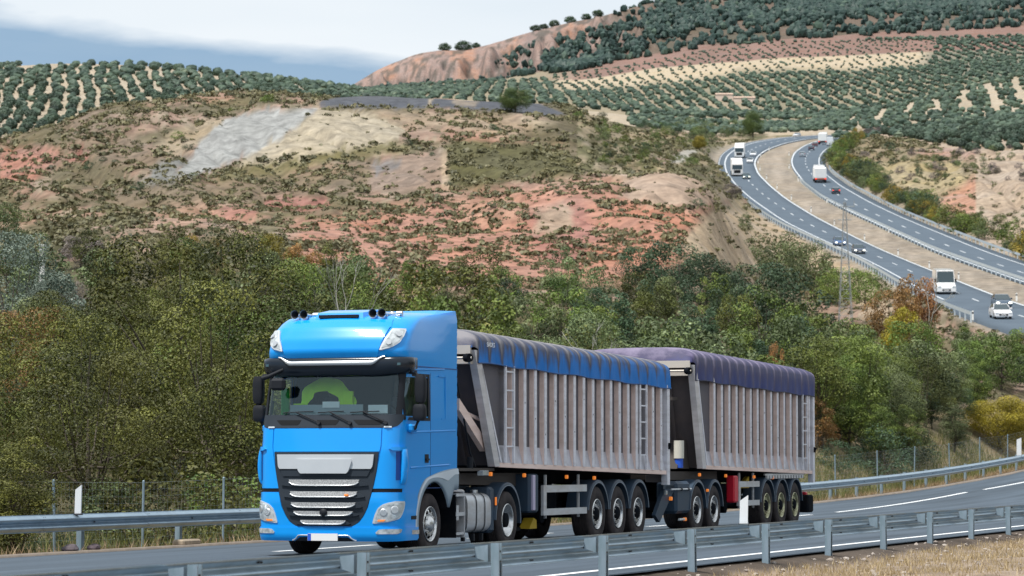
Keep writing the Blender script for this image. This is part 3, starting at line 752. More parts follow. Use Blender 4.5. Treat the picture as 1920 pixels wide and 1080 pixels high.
# ---- the wood between the two roads
def treeline(px):
    return np.interp(px, [-200, 0, 60, 130, 200, 260, 330, 420, 560, 650, 720, 800, 900, 1000, 1080, 1150, 1200, 1330, 1400, 1480, 1560, 1640, 1720, 1800, 1860, 1920, 2100],
                     [440, 440, 445, 455, 440, 425, 438, 446, 455, 450, 468, 478, 474, 482, 490, 500, 500, 500, 520, 545, 560, 565, 590, 615, 628, 640, 680])
PEND = []
ORD = ['first', 'second', 'third', 'fourth', 'fifth', 'sixth', 'seventh', 'eighth', 'ninth', 'tenth', 'eleventh', 'twelfth']
def number_from_left(pend):
    gs = {}
    for o, px, l in pend: gs.setdefault(o['group'], []).append((px, o, l))
    for g, lst in gs.items():
        lst.sort(key=lambda t: t[0])
        for i, (px, o, l) in enumerate(lst): o['label'] = l % (ORD[i] if i < 12 else '%dth' % (i + 1))
def wood():
    nrow = 12
    for r in range(nrow):
        f = r / (nrow - 1)
        px = -150 + RNG.random() * 60
        while px < 2080:
            s = (px - 960) / F
            D0 = (14.5 + 1.23 + 17) / max(.349 - .937 * s, .15)
            D1 = np.interp(px, [-200, 600, 1000, 1300, 1500, 1920, 2100], [152, 165, 172, 172, 188, 212, 218]); D1 = max(D1, D0 + 25)
            D = D0 * (D1 / D0) ** f * (1 + .03 * (RNG.random() - .5))
            yt0 = np.interp(px, [0, 400, 560, 900, 1300, 1500, 1600, 1750, 1920], [640, 600, 620, 640, 640, 690, 690, 700, 720])
            yt = yt0 + (treeline(px) - yt0) * f ** .8 + RNG.normal() * (46 - 32 * f) - (30 if r % 2 else -18)*(1-f)
            z = float(zs(px, D)); h = (CAMZ + (870 - yt) / F * D) - z
            h = float(np.clip(h, 2.6, 9.5)) * (.92 + .16 * RNG.random())
            n = RNG.random(); shape = 'broad' if RNG.random() < .72 else 'upright'
            if px < 560: kind = 'olivegreen' if n < .72 else ('sage' if n < .9 else 'grassgreen')
            elif px < 1150: kind = 'sage' if n < .45 else ('grassgreen' if n < .75 else ('olivegreen' if n < .92 else 'dark'))
            elif px < 1500: kind = 'dark' if n < .45 and f > .35 else ('sage' if n < .6 else ('grassgreen' if n < .85 else 'olivegreen'))
            else: kind = 'grassgreen' if n < .5 else ('sage' if n < .75 else ('olivegreen' if n < .88 else 'dark'))
            if f > .6 and px < 300 and n > .5: kind = 'silver' if n > .8 else 'sage'
            if f < .16 and 1770 < px < 1990 or 1600 < px < 1765 and f > .8 or (1500 < px < 1600 and f > .9): px += 50; continue
            side = 'left of the lorry' if px < 480 else ('behind the cab' if px < 860 else ('behind the trailers' if px < 1530 else 'right of the trailers'))
            depth = 'front rows' if f < .35 else ('middle rows' if f < .75 else 'back rows')
            o = plant(kind, shape, px, D, h=h, label='x', group='%s %s trees, %s of the wood %s' % (COLN[kind], SHN[shape], depth, side), wide=.82 + .3 * RNG.random())
            PEND.append((o, px, '%s %s tree, %%s from left in the %s %s' % (COLN[kind], SHN[shape], depth, side)))
            px += (3.0 + 1.2 * RNG.random()) * (1 + .25 * f) / D * F * .93
wood(); number_from_left(PEND)
def added_bank_trees():  # trees out of view, added for the cab side to mirror
    for k in range(42):
        u = 2 + k * 3.6 + RNG.random() * 2; v = -25 - RNG.random() * 16; x, y = uv2xy(u, v); px = 960 + F * x / y
        if px < 2050: continue
        plant('olivegreen' if k % 3 else 'sage', 'broad', px, y, h=6 + 3 * RNG.random(), lod='far', label='added olive green tree on the bank right of the near guardrail, outside the picture', group='added trees on the right bank')
added_bank_trees()
def marked_trees():
    def P(kind, shape, px, D, **k):
        s = (px - 960) / F
        return plant(kind, shape, px, max(D, (14.5 + 18.2) / max(.349 - .937 * s, .14)), **k)
    P('silver', 'broad', 12, 118, ytop=408, k=0, name='silver_tree', label='silvery grey tree at the left edge of the picture, tallest there', lod='near')
    P('silver', 'upright', 66, 112, ytop=500, k=0, name='silver_tree', label='small silvery tree beside the white post on the left', lod='near')
    P('pine', 'broad', 8, 135, ytop=374, k=1, name='pine_tree', label='bright green pine crown rising above the silvery tree at the left edge', lod='near')
    P('twig', 'broad', 118, 118, ytop=508, k=2, name='bare_tree', label='leafless purplish grey tree among green ones on the left', lod='near', wide=.6)
    P('twig', 'broad', 150, 160, ytop=435, k=0, name='bare_tree', label='wide haze of leafless grey branches below the scrub hill on the left', wide=1.3)
    P('twig', 'broad', 190, 158, ytop=440, k=2, name='bare_tree', label='leafless grey tree right of the wide bare one, below the scrub hill', wide=1.2)
    P('rust', 'broad', 38, 90, ytop=552, k=0, name='autumn_tree', label='rusty red tree in front of the wood at far left', wide=.75)
    P('gold', 'upright', 362, 160, ytop=425, k=0, name='autumn_tree', label='golden upright tree at the top of the wood, left one of two', wide=1.1)
    P('gold', 'broad', 402, 158, ytop=440, k=1, name='autumn_tree', label='smaller golden tree just right of the left golden tree', wide=.6)
    P('gold', 'broad', 512, 160, ytop=428, k=0, name='autumn_tree', label='round golden tree at the top of the wood, right one of two', wide=.75)
    P('rust', 'broad', 560, 160, ytop=446, k=2, name='autumn_tree', label='brownish autumn tree right of the round golden tree', wide=.8)
    for (x, D, y, w, l) in ((1205, 186, 452, 1.0, 'dark pine with a tall crown, leftmost of the dark group below the red slope'), (1275, 186, 440, 1.15, 'dark pine with the highest crown below the sandy slope'),
                            (1325, 182, 462, 1.0, 'dark pine right of the highest one, below the sandy slope'), (1420, 195, 480, 1.0, 'dark pine in the hollow below the motorway bushes'),
                            (1480, 192, 492, 1.1, 'greyish dark pine left of the lattice mast'), (1250, 168, 492, 1.1, 'dark pine in front of the tall dark group')):
        P('dark', 'broad', x, D, ytop=y, name='pine_tree', label=l, wide=w)
    P('rust', 'upright', 1700, 205, ytop=492, k=0, name='autumn_poplar', label='tall orange poplar in front of the motorway, left of the white van', wide=.75)
    P('rust', 'upright', 1738, 207, ytop=498, k=1, name='autumn_poplar', label='thin orange poplar nearest to the white van', wide=.6)
    P('rust', 'broad', 1668, 202, ytop=530, k=0, name='autumn_poplar', label='pinkish orange poplar left of the tall one', wide=.7)
    P('yellow', 'broad', 1695, 198, ytop=566, k=2, name='autumn_poplar', label='yellow lower crown under the orange poplars', wide=.8)
    P('rust', 'broad', 1552, 97, ytop=775, k=0, name='autumn_bush', cat='bush', label='rust coloured bush beside the rear end of the last trailer', wide=.85)
    P('rust', 'broad', 1530, 100, ytop=740, k=1, name='autumn_bush', cat='bush', label='brownish orange bush directly behind the last trailer', wide=1.0)
    P('gold', 'broad', 1590, 98, ytop=800, k=2, name='autumn_bush', cat='bush', label='golden brown bush right of the rust coloured bush', wide=1.0)
    for i, (x, D, y, kd, sh) in enumerate(((1570, 112, 640, 'grassgreen', 'upright'), (1610, 122, 600, 'grassgreen', 'upright'), (1650, 118, 668, 'sage', 'broad'), (1690, 130, 640, 'grassgreen', 'upright'), (1735, 138, 660, 'olivegreen', 'broad'),
                            (1780, 146, 640, 'sage', 'upright'), (1830, 150, 660, 'grassgreen', 'upright'), (1880, 185, 665, 'sage', 'broad'), (1930, 190, 660, 'grassgreen', 'upright'), (1540, 118, 600, 'olivegreen', 'upright'), (1600, 104, 735, 'grassgreen', 'upright'), (1662, 112, 742, 'dark', 'broad'), (1720, 120, 735, 'grassgreen', 'upright'), (1790, 132, 720, 'dark', 'broad'))):
        P(kd, sh, x, D, ytop=y, name='willow_tree', label='%s willow-like tree right of the trailers, %s of fourteen' % (COLN[kd], ORD[i] if i < 12 else '%dth' % (i + 1)), wide=1.25, lod='near')
    plant('yellow', 'dense', 1872, 158, ytop=738, k=0, name='yellow_tree', label='bright yellow tree by the fence at the right edge', wide=1.4, lod='near')
    plant('yellow', 'dense', 1935, 163, ytop=744, k=1, name='yellow_tree', label='bright yellow tree cut by the right picture edge', wide=1.3, lod='near')
    P('rust', 'broad', 1455, 140, ytop=630, k=2, name='autumn_bush', cat='bush', label='small reddish crown above the tarp of the last trailer', wide=.35)
    pnd = []
    for (x, D, y, w) in ((1445, 345, 418, 1.1), (1490, 330, 432, 1.0), (1525, 335, 436, .8), (1462, 320, 440, .9), (1400, 380, 392, .7), (1585, 300, 486, 1.3), (1625, 290, 494, 1.2), (1560, 295, 498, .8)):
        pnd.append((P('sage' if x < 1550 else 'grassgreen', 'shrub', x, D, ytop=y, name='shrub', label='round green bush on the sandy bank left of the motorway', group='bushes on the sandy bank', wide=w, lod='near'), x, 'round green bush on the sandy bank by the motorway, %s from the left'))
    number_from_left(pnd)
    P('pine', 'dense', 1414, 985, ytop=204, k=0, name='cypress_tree', label='dark green tree standing alone by the far motorway bend', wide=.8, lod='near')
    P('pine', 'dense', 966, 352, ytop=160, k=0, name='pine_tree', label='round dark pine alone on the dark slab on the hill', wide=1.35, lod='near')
    P('gold', 'dense', 1313, 700, ytop=252, k=0, name='autumn_tree', label='brown round tree left of the motorway bend', wide=1.0)
    P('twig', 'broad', 1372, 480, ytop=340, k=0, name='bare_tree', label='reddish bare bush beside the motorway, left of the dark car', wide=1.4)
    P('gold', 'broad', 1345, 470, ytop=345, k=1, name='autumn_bush', cat='bush', label='yellowish bush left of the reddish bare bush by the motorway', wide=.9)
    P('twig', 'broad', 1640, 960, ytop=234, k=2, name='bare_tree', label='dark bare tree right of the far motorway end', wide=1.5)
    P('gold', 'dense', 1595, 880, ytop=262, k=1, name='autumn_tree', label='golden tree right of the motorway bend', wide=1.3)
    P('rust', 'broad', 1618, 860, ytop=268, k=2, name='autumn_tree', label='orange tree right of the golden one by the motorway bend', wide=.9)
marked_trees()
def bare_tree(px, D, ytop, label, seed=3, lean=.03):
    rng = np.random.default_rng(seed); z = float(zs(px, D)); H = (CAMZ + (870 - ytop) / F * D) - z; mb = MB()
    def br(p, d, L, r, n):
        L = min(L, H * .34); q = p + d * L; m_ = (p + q) / 2 + Vector(rng.normal(size=3)) * L * .05
        mb.tube([p, m_, q], [r, r * .85, r * .66], 6, cap=False)
        if n == 0: return
        for i in range(2 if n > 1 else 3):
            dd = (d + Vector(rng.normal(size=3)) * .30 + Vector((0, 0, .12))).normalized(); br(q, dd, L * (.62 + .15 * rng.random()), r * .62, n - 1)
    br(Vector((0, 0, 0)), Vector((lean, 0, 1)).normalized(), H * .34, .055, 5)
    r = empty('bare_tree', ((px - 960) / F * D, D, z)); link('trunk', _shared(mb, 'trunk', M_PALEBARK), r)
    tag(r, label, 'tree')
bare_tree(662, 92, 470, 'dead tree with pale forked branches right above the lorry cab')
bare_tree(1046, 92, 588, 'leaning pale dead branch rising above the first trailer', seed=12, lean=.3)
bare_tree(1745, 200, 520, 'pale bare trunk among the orange poplars', seed=5)


# ---- bushes and tall growth along the fence
def verge_bushes():
    px = -120; pend = []
    while px < 2060:
        s = (px - 960) / F; v = 11.5 + 2.6 * RNG.random(); D = (v + 1.23 + 17) / max(.349 - .937 * s, .15)
        if 560 < px < 1440 and RNG.random() < .5 or 1770 < px < 1960: px += 60; continue
        kind = ['sage', 'grassgreen', 'dark', 'olivegreen'][int(RNG.integers(0, 4))]
        h = 1.3 + 1.5 * RNG.random()
        side = 'on the left' if px < 500 else ('behind the lorry' if px < 1540 else 'on the right')
        o = plant(kind, 'shrub', px, D, h=h, name='shrub', lod='near', label='x', group='%s bushes behind the wire fence %s' % (COLN[kind], side), wide=.9 + .5 * RNG.random())
        pend.append((o, px, '%s bush behind the wire fence %s, %%s from the left' % (COLN[kind], side)))
        px += (1.3 + 1.0 * RNG.random()) / D * F
    number_from_left(pend)
    for (x, D, h, kd, l) in ((30, 54.5, 3.0, 'olivegreen', 'tall olive green broom bush at the far left behind the fence'), (-30, 55, 3.3, 'olivegreen', 'tall olive green broom bush cut by the left edge'),
                             (1650, 120, 3.4, 'grassgreen', 'round willow bush behind the fence, right of the rust bush'), (1700, 122, 3.2, 'grassgreen', 'second round willow bush behind the fence'),
                             (1790, 126, 3.0, 'sage', 'grey green willow bush left of the yellow tree')):
        if x > 1000: D = max(D, (12.5 + 18.2) / (.349 - .937 * (x - 960) / F))
        plant(kd, 'upright', x, D, h=h, k=0, name='shrub', label=l, wide=1.3, lod='near')
verge_bushes()

def grass_blades():
    """dry straw and green grass along both verges"""
    def patch(name, n, uvf, hmin, hmax, m, label, w=.012):
        rng = np.random.default_rng(hash(name) % 1000 if False else len(name)); U, V_ = uvf(rng, n); X, Y = uv2xy(U, V_)
        ok = Y > 24; X, Y = X[ok], Y[ok]; Z = zxy(X, Y) - .02; n = len(X)
        h = hmin + (hmax - hmin) * rng.random(n) ** 2; a = rng.random(n) * 6.28; ln = (rng.normal(size=(n, 2)) * .35) * h[:, None]
        cx, sy = np.cos(a) * w, np.sin(a) * w
        A = np.stack([X - cx, Y - sy, Z], -1); B = np.stack([X + cx, Y + sy, Z], -1); T = np.stack([X + ln[:, 0], Y + ln[:, 1], Z + h], -1)
        M2 = (A + B) / 2 * .5 + T * .5 + np.array([0, 0, .06]) * h[:, None]; 
        Vv = np.stack([A, B, M2 + (B - A) * .35, M2 - (B - A) * .35, T], 1).reshape(-1, 3)
        i = np.arange(n)[:, None] * 5
        Ft = np.concatenate([i + [0, 1, 2], i + [0, 2, 3], i + [3, 2, 4]]); t = np.repeat(rng.random(n), 5)
        tag(link(name, npmesh(name, Vv, Ft, m, attrs={'tint': t})), label, 'grass', kind='stuff')
    straw = foliage_mat('dry_grass', (.26, .18, .09), (.56, .43, .26), (.66, .55, .38), .3)
    green = foliage_mat('green_grass', (.05, .075, .02), (.19, .20, .07), (.34, .30, .13), .3)
    patch('dry_grass', 26000, lambda r, n: (-22 + r.random(n) ** 1.2 * 130, 8.0 + np.abs(r.normal(size=n)) * .9), .08, .42, straw, 'dry yellow grass on the far verge under the guardrail')
    patch('tall_grass', 30000, lambda r, n: (-22 + r.random(n) ** 1.2 * 130, 9.2 + r.random(n) * 4.5), .15, 1.0, green, 'rough green grass behind the wire fence')
    patch('near_dry_grass', 34000, lambda r, n: (-14 + r.random(n) * 45, -6.2 - np.abs(r.normal(size=n)) * 2.4), .02, .15, straw, 'short dry grass on the bare ground below the near guardrail', w=.006)
    rng = np.random.default_rng(4); n = 1100; U = -14 + rng.random(n) * 46; V_ = -5.7 - np.abs(rng.normal(size=n)) * 2.4; X, Y = uv2xy(U, V_); ok = Y > 24; X, Y = X[ok], Y[ok]
    Vv, Ff = blob_scatter(X, Y, zxy(X, Y), .012 + .045 * rng.random(len(X)) ** 4, rng, flat=.6, sub=1)[:2]
    tag(link('gravel', npmesh('gravel', Vv, Ff, mat('stone', (.42, .37, .33), .9, noise=(2, .7, (.25, .21, .18), .4, .6)))), 'small loose stones on the ground below the near guardrail', 'gravel', kind='stuff')

_ICO = {}
def ico(sub):
    if sub in _ICO: return _ICO[sub]
    import bmesh
    bm = bmesh.new(); bmesh.ops.create_icosphere(bm, subdivisions=sub, radius=1.0)
    v = np.array([x.co[:] for x in bm.verts]); f = np.array([[q.index for q in x.verts] for x in bm.faces]); bm.free()
    _ICO[sub] = (v, f); return _ICO[sub]
def blob_scatter(X, Y, Z, R, rng, flat=.75, sub=1, lump=.35, lift=.45):
    v, f = ico(sub); n = len(X)
    S = R[:, None, None] * (1 + lump * (rng.random((n, len(v), 1)) - .5) * 2)
    a = rng.random(n) * 6.28; ca, sa = np.cos(a)[:, None], np.sin(a)[:, None]; ex = .8 + .5 * rng.random((n, 1))
    vx = v[None, :, 0] * ex; vy = v[None, :, 1]; 
    P = np.stack([vx * ca - vy * sa, vx * sa + vy * ca, np.repeat(v[None, :, 2] * flat, n, 0)], -1) * S
    P[..., 0] += X[:, None]; P[..., 1] += Y[:, None]; P[..., 2] += (Z + R * flat * lift)[:, None]
    Fa = (f[None] + (np.arange(n) * len(v))[:, None, None]).reshape(-1, 3)
    return P.reshape(-1, 3), Fa, np.repeat(rng.random(n), len(v))
def tuft_scatter(X, Y, Z, R, rng, nl=16, leaf=.34, flat=.7):
    """scrub: each bush a heap of small leaf flakes"""
    n = len(X); d = rng.normal(size=(n, nl, 3)); d[..., 2] = np.abs(d[..., 2]); d /= np.linalg.norm(d, axis=2)[..., None]
    ex = (.75 + .6 * rng.random((n, 1, 1)))
    P = d * (.55 + .5 * rng.random((n, nl, 1))) * np.array([1, 1, flat]) * R[:, None, None]; P[..., 0:1] *= ex
    nm = d + rng.normal(size=d.shape) * .45; nm /= np.linalg.norm(nm, axis=2)[..., None]
    a = np.cross(nm, rng.normal(size=d.shape)); a /= np.linalg.norm(a, axis=2)[..., None]; b = np.cross(nm, a)
    s = R[:, None, None] * leaf * (.7 + .8 * rng.random((n, nl, 1)))
    P = P + np.stack([X, Y, Z], -1)[:, None, :]
    q = np.stack([P - a * s, P - b * s * .8, P + a * s, P + b * s * .8], 2)
    V = q.reshape(-1, 3); return V, np.arange(len(V)).reshape(-1, 4), np.repeat((rng.random(n) * .55)[:, None] + rng.random((n, nl)) * .45, 4)
grass_blades()

# ---- scrub on the near hill
def scrub():
    rng = np.random.default_rng(77); n = 80000
    px = -150 + rng.random(n) * 2250; D = 160 * (415 / 160) ** rng.random(n)
    far = rng.random(n) < .26; D = np.where(far, 400 + rng.random(n) * 560, D); px = np.where(far, 1080 + rng.random(n) * 1000, px)
    i = np.interp(D, DROW, np.arange(NR)).astype(int); j = np.interp(px, COLS, np.arange(NC)).astype(int)
    dn = SCR[i, j] * (1 - np.clip(_cor[i, j] * 1.2, 0, 1))
    X = (px - 960) / F * D
    cl = fbm(X / 3.2, D / 5.5, 101, 3)
    keep = (rng.random(n) < dn * (.26 + .95 * sstep(.42, .60, cl))) & visible(px, D, 6) & (DROW[i] > 158)
    px, D, X, dn = px[keep], D[keep], X[keep], dn[keep]; Z = zs(px, D)
    R = (.17 + .55 * rng.random(len(X)) ** 3.4) * np.interp(D, [180, 300, 420, 900], [.8, 1.05, 1.3, 2.4])
    V, Fq, T = tuft_scatter(X, D, Z, R, rng, nl=22, leaf=.28, flat=.6)
    m = foliage_mat('scrub_leaves', (.050, .052, .026), (.195, .182, .088), (.26, .22, .12), .1)
    tag(link('scrub', npmesh('scrub', V, Fq, m, attrs={'tint': T})), 'low olive brown scrub spread over the red and buff hill', 'scrub', kind='stuff')
    print('scrub', len(X))
scrub()
def hill_bushes():
    B = [(255, 348, 30, 'long dark bush left of the grey scree foot'), (165, 315, 26, 'dark bush at the left under the red cliff'), (190, 305, 18, 'dark green bush on the left slope, upper one'),
         (430, 205, 12, 'green bush at the top left of the grey scree'), (765, 272, 20, 'dark flat bush on the saddle above the grey hollow'), (810, 295, 12, 'dark bush at the upper right edge of the grey hollow'),
         (812, 330, 10, 'dark bush at the lower right edge of the grey hollow'), (838, 345, 13, 'dark bush just right of the grey hollow'), (656, 335, 12, 'bush left of the grey hollow'),
         (822, 380, 13, 'lone round bush on the pale red slope'), (850, 234, 18, 'grey green bush on the upper hill'), (925, 240, 20, 'dark bush on the upper hill left of the pale patch'),
         (1095, 345, 16, 'bushy clump on the ridge of the red knoll'), (1090, 397, 12, 'dark bush on the deepest red soil'), (1050, 430, 11, 'dark bush at the edge of the grey buff patch'),
         (1310, 385, 26, 'big dark bush at the right shoulder of the knoll'), (1130, 215, 17, 'dark bush right of the slab'), (1085, 215, 20, 'yellow green bush right of the slab'),
         (360, 328, 16, 'bush at the foot of the grey scree'), (70, 415, 16, 'dark bush near the left edge below the cliff'), (380, 405, 14, 'green bush on the lower slope'),
         (590, 178, 22, 'brown bush left end of the slab'), (500, 185, 26, 'yellow green bushes above the grey scree'), (440, 395, 10, 'small bush in the lower slope'), (330, 260, 28, 'green bush left of the grey scree'),
         (350, 280, 20, 'darker bush beside the scree, lower one'), (240, 120+0, 0, ''), (605, 205, 9, 'small bush at the top edge of the sand'), (600, 272, 8, 'small bush on the sand slope'), (557, 268, 5, 'tiny bush on the sand slope')]
    for (x, y, w, l) in B:
        if w == 0: continue
        p = hit(x, y + w * .3, 185)
        if p is None: continue
        X, D, z = p; wm = w / F * D
        kd = 'dark' if 'dark' in l else ('grassgreen' if 'green' in l else 'sage')
        r = plant(kd, 'shrub', x, D, h=wm * .75, name='hill_bush', label=l, lod='far', wide=1.25)
    rng = np.random.default_rng(5)
    # scattered bushes left of the motorway bend and on the right-hand slopes
    def sc(n, xr, yr, kinds, lab, grp, wr=(10, 26), nm='hill_bush', Dm=300):
        pend = []
        for i in range(n):
            x = xr[0] + rng.random() * (xr[1] - xr[0]); y = yr[0] + rng.random() * (yr[1] - yr[0])
            p = hit(x, y, Dm)
            if p is None: continue
            X, D, z = p
            if D < 1000 and epx(E_LL, D) - 18 < x < epx(E_RR, D) + 12: continue
            w = wr[0] + rng.random() * (wr[1] - wr[0]); o = plant(kinds[int(rng.integers(0, len(kinds)))], 'shrub', x, D, h=w / F * D * .8, name=nm, label=lab, group=grp, lod='far', wide=1.1); pend.append((o, x, lab + ', %s from the left'))
        number_from_left(pend)
    sc(110, (1120, 1345), (236, 312), ['grassgreen', 'sage', 'olivegreen', 'dark'], 'green bush in the hollow behind the red knoll', 'bushes behind the red knoll')
    sc(16, (1290, 1400), (240, 262), ['sage', 'dark', 'grassgreen'], 'small bush beyond the track near the motorway bend', 'bushes near the motorway bend', Dm=500)
    pend = []
    for k in range(150):
        D = 330 + 560 * rng.random(); x = epx(E_RR, D) + (9 + 30 * rng.random() ** 1.3) * 400 / D ** .9 * .9 + 6
        if x > 1990: continue
        kd = ['dark', 'grassgreen', 'grassgreen', 'olivegreen', 'sage', 'gold'][int(rng.integers(0, 6))]
        o = plant(kd, 'shrub' if k % 3 else 'broad', x, D, h=2.0 + 2.6 * rng.random(), name='roadside_bush', cat='bush', label='x', group='%s bushes lining the outer edge of the motorway' % COLN[kd], lod='far', wide=1.1); pend.append((o, x, COLN[kd] + ' bush lining the outer edge of the motorway, %s from the left'))
    number_from_left(pend)
    sc(26, (1590, 1760), (296, 400), ['dark', 'grassgreen', 'olivegreen', 'sage'], 'green bush along the right side of the motorway', 'bushes right of the motorway')
    sc(60, (1700, 1960), (400, 478), ['dark', 'grassgreen', 'sage'], 'green bush on the bank below the pink slope at right', 'bushes below the pink slope')
    sc(75, (1620, 1960), (272, 345), ['twig', 'sage', 'dark'], 'sparse bush on the tan hills at right', 'bushes on the tan hills', (10, 22))
    sc(70, (1740, 1960), (330, 430), ['sage', 'olivegreen'], 'small bush on the pink slope at right', 'bushes on the pink slope', (6, 12))
hill_bushes()

# ---- olive groves
M_OLIVE = foliage_mat('olive_leaves', (.022, .044, .030), (.080, .120, .080), (.14, .18, .12), .1)
def olives():
    rng = np.random.default_rng(31)
    pts = []
    # left hill: rows running down the slope
    a = math.radians(24); ca, sa = math.cos(a), math.sin(a)
    for i in range(-95, 85):
        for j in range(0, 92):
            x = i * 4.3; y = j * 6.8
            X = -60 + x * ca - y * sa * .3 + rng.normal() * .6 + 2.5 * math.sin(y / 60); Y = 640 + y + x * sa + rng.normal() * 1.0
            px = 960 + F * X / Y
            if not (-60 < px < 850) or not (630 < Y < 965): continue
            if vnoise(np.array(X / 22), np.array(Y / 60), 5) < .16: continue
            pts.append((X, Y, 1.0 + .42 * rng.random(), 0))
    # right slope, with bare strips between blocks
    for i in range(-5, 70):
        for j in range(0, 40):
            X = 40 + i * 6.2 + rng.normal() * .8; Y = 1035 + j * 9.5 + rng.normal() * 1.2
            px = 960 + F * X / Y
            if not (1180 < px < 2060) or Y > 1362: continue
            strip = (X - .10 * (Y - 1000)) % 25.0
            if px > 1560 and 1105 < Y + 25 * math.sin(X / 9) < 1310 and (X - .15 * (Y - 1200)) % 11.5 < 4.2: continue
            if px < 1560 and vnoise(np.array(X / 30), np.array(Y / 30), 12) < .35: continue
            pts.append((X, Y, 1.1 + .5 * rng.random(), 1))
    # terrace just right of the motorway
    for i in range(0, 60):
        for j in range(0, 42):
            X = 70 + i * 5.4 + rng.normal() * .6; Y = 742 + j * 7.2 + rng.normal() * .8; px = 960 + F * X / Y
            if px > 2050 or px < np.interp(Y, [740, 780, 900, 960], [1835, 1765, 1655, 1570]) or (X - .2 * Y) % 21 < 4.5 and vnoise(np.array(X / 26), np.array(Y / 30), 19) > .4: continue
            pts.append((X, Y, 1.2 + .45 * rng.random(), 1))
    # far groves
    for j in range(0, 150):
        Y0 = 1700 + j * 10.5
        for i in range(-60, 110):
            X = i * 10.0 + rng.normal() * 1.4; Y = Y0 + rng.normal() * 2; px = 960 + F * X / Y
            if not (640 < px < 2020) or Y > 3050: continue
            pts.append((X, Y, 1.25 + .75 * rng.random(), 2))
    P = np.array(pts); X, Y, R, T = P.T; px = 960 + F * X / Y; Z = zs(px, Y)
    vis = visible(px, Y, 7); _, py = proj(X, Y, Z)
    light = ((T == 2) & (sdist(px, py, [(1230, 112), (1380, 90), (1560, 80), (1760, 80), (1740, 120), (1600, 132), (1400, 134), (1300, 152), (1120, 170), (1040, 170), (1040, 150)]) > -4))
    keep = vis & ~(light & (rng.random(len(X)) < .38)) & ~((T == 2) & (py < np.interp(px, [640, 1000, 1200, 1400, 1700, 1920], [155, 150, 118, 82, 72, 66])))
    R = R * np.where(light, .66, 1.0) * np.where((T == 2) & ~light, 1.2, 1.0)
    X, Y, R, T, px, Z, py = [q[keep] for q in (X, Y, R, T, px, Z, py)]
    order = np.argsort(Y / R); A = order[:300]; B = order[300:]
    v, f = ico(2); protos = []
    for k in range(6):
        r2 = np.random.default_rng(k); vv = v * (1 + .32 * (r2.random((len(v), 1)) - .5) * 2) * np.array([1, 1, .78]) + np.array([0, 0, .72])
        st = np.array([[-.08, -.08, -.3], [.08, -.08, -.3], [.08, .08, -.3], [-.08, .08, -.3], [-.07, -.07, .4], [.07, -.07, .4], [.07, .07, .4], [-.07, .07, .4]])
        lv, lf, lt = leaf_cloud(r2, [np.array([0, 0, .72])], [.98], 330, .22, .78, .2)
        tri = np.concatenate([lf[:, :3], lf[:, [0, 2, 3]]])
        core = vv * .86 + np.array([0, 0, .1])
        allv = np.concatenate([core, lv, st]); q = len(core) + len(lv); bf = []
        for (a_, b_) in ((0, 1), (1, 2), (2, 3), (3, 0)): bf += [[q + a_, q + b_, q + b_ + 4], [q + a_, q + b_ + 4, q + a_ + 4]]
        allf = np.concatenate([f, tri + len(core), np.array(bf)])
        mi = np.concatenate([np.zeros(len(f)), np.zeros(len(tri)), np.ones(8)])
        protos.append(npmesh('olive_tree', allv, allf, [M_OLIVE, M_BARK], attrs={'tint': np.concatenate([np.full(len(core), .25), lt, np.zeros(8)])}, matidx=mi))
    for k, i in enumerate(A):
        o = link('olive_tree', protos[k % 6]); o.location = (X[i], Y[i], Z[i]); o.scale = (R[i], R[i], R[i]); o.rotation_euler = (0, 0, float(rng.random() * 6.28))
        if T[i] == 0: tag(o, 'round grey green olive tree in the rows on the hill at upper left', 'olive tree', 'olive trees on the left hill')
        else: tag(o, 'round green olive tree on the slope beyond the motorway at right', 'olive tree', 'olive trees on the right slope')
    V, Fq, T1 = blob_scatter(X[B], Y[B], Z[B], R[B], rng, .78, 2 if len(B) < 9000 else 1, .24, .8)
    tag(link('olive_grove', npmesh('olive_grove', V, Fq, M_OLIVE, attrs={'tint': T1}, smooth=False)), 'far olive trees covering the plain and slopes under the mountain', 'olive grove', kind='stuff')
    print('olives', len(X))
olives()
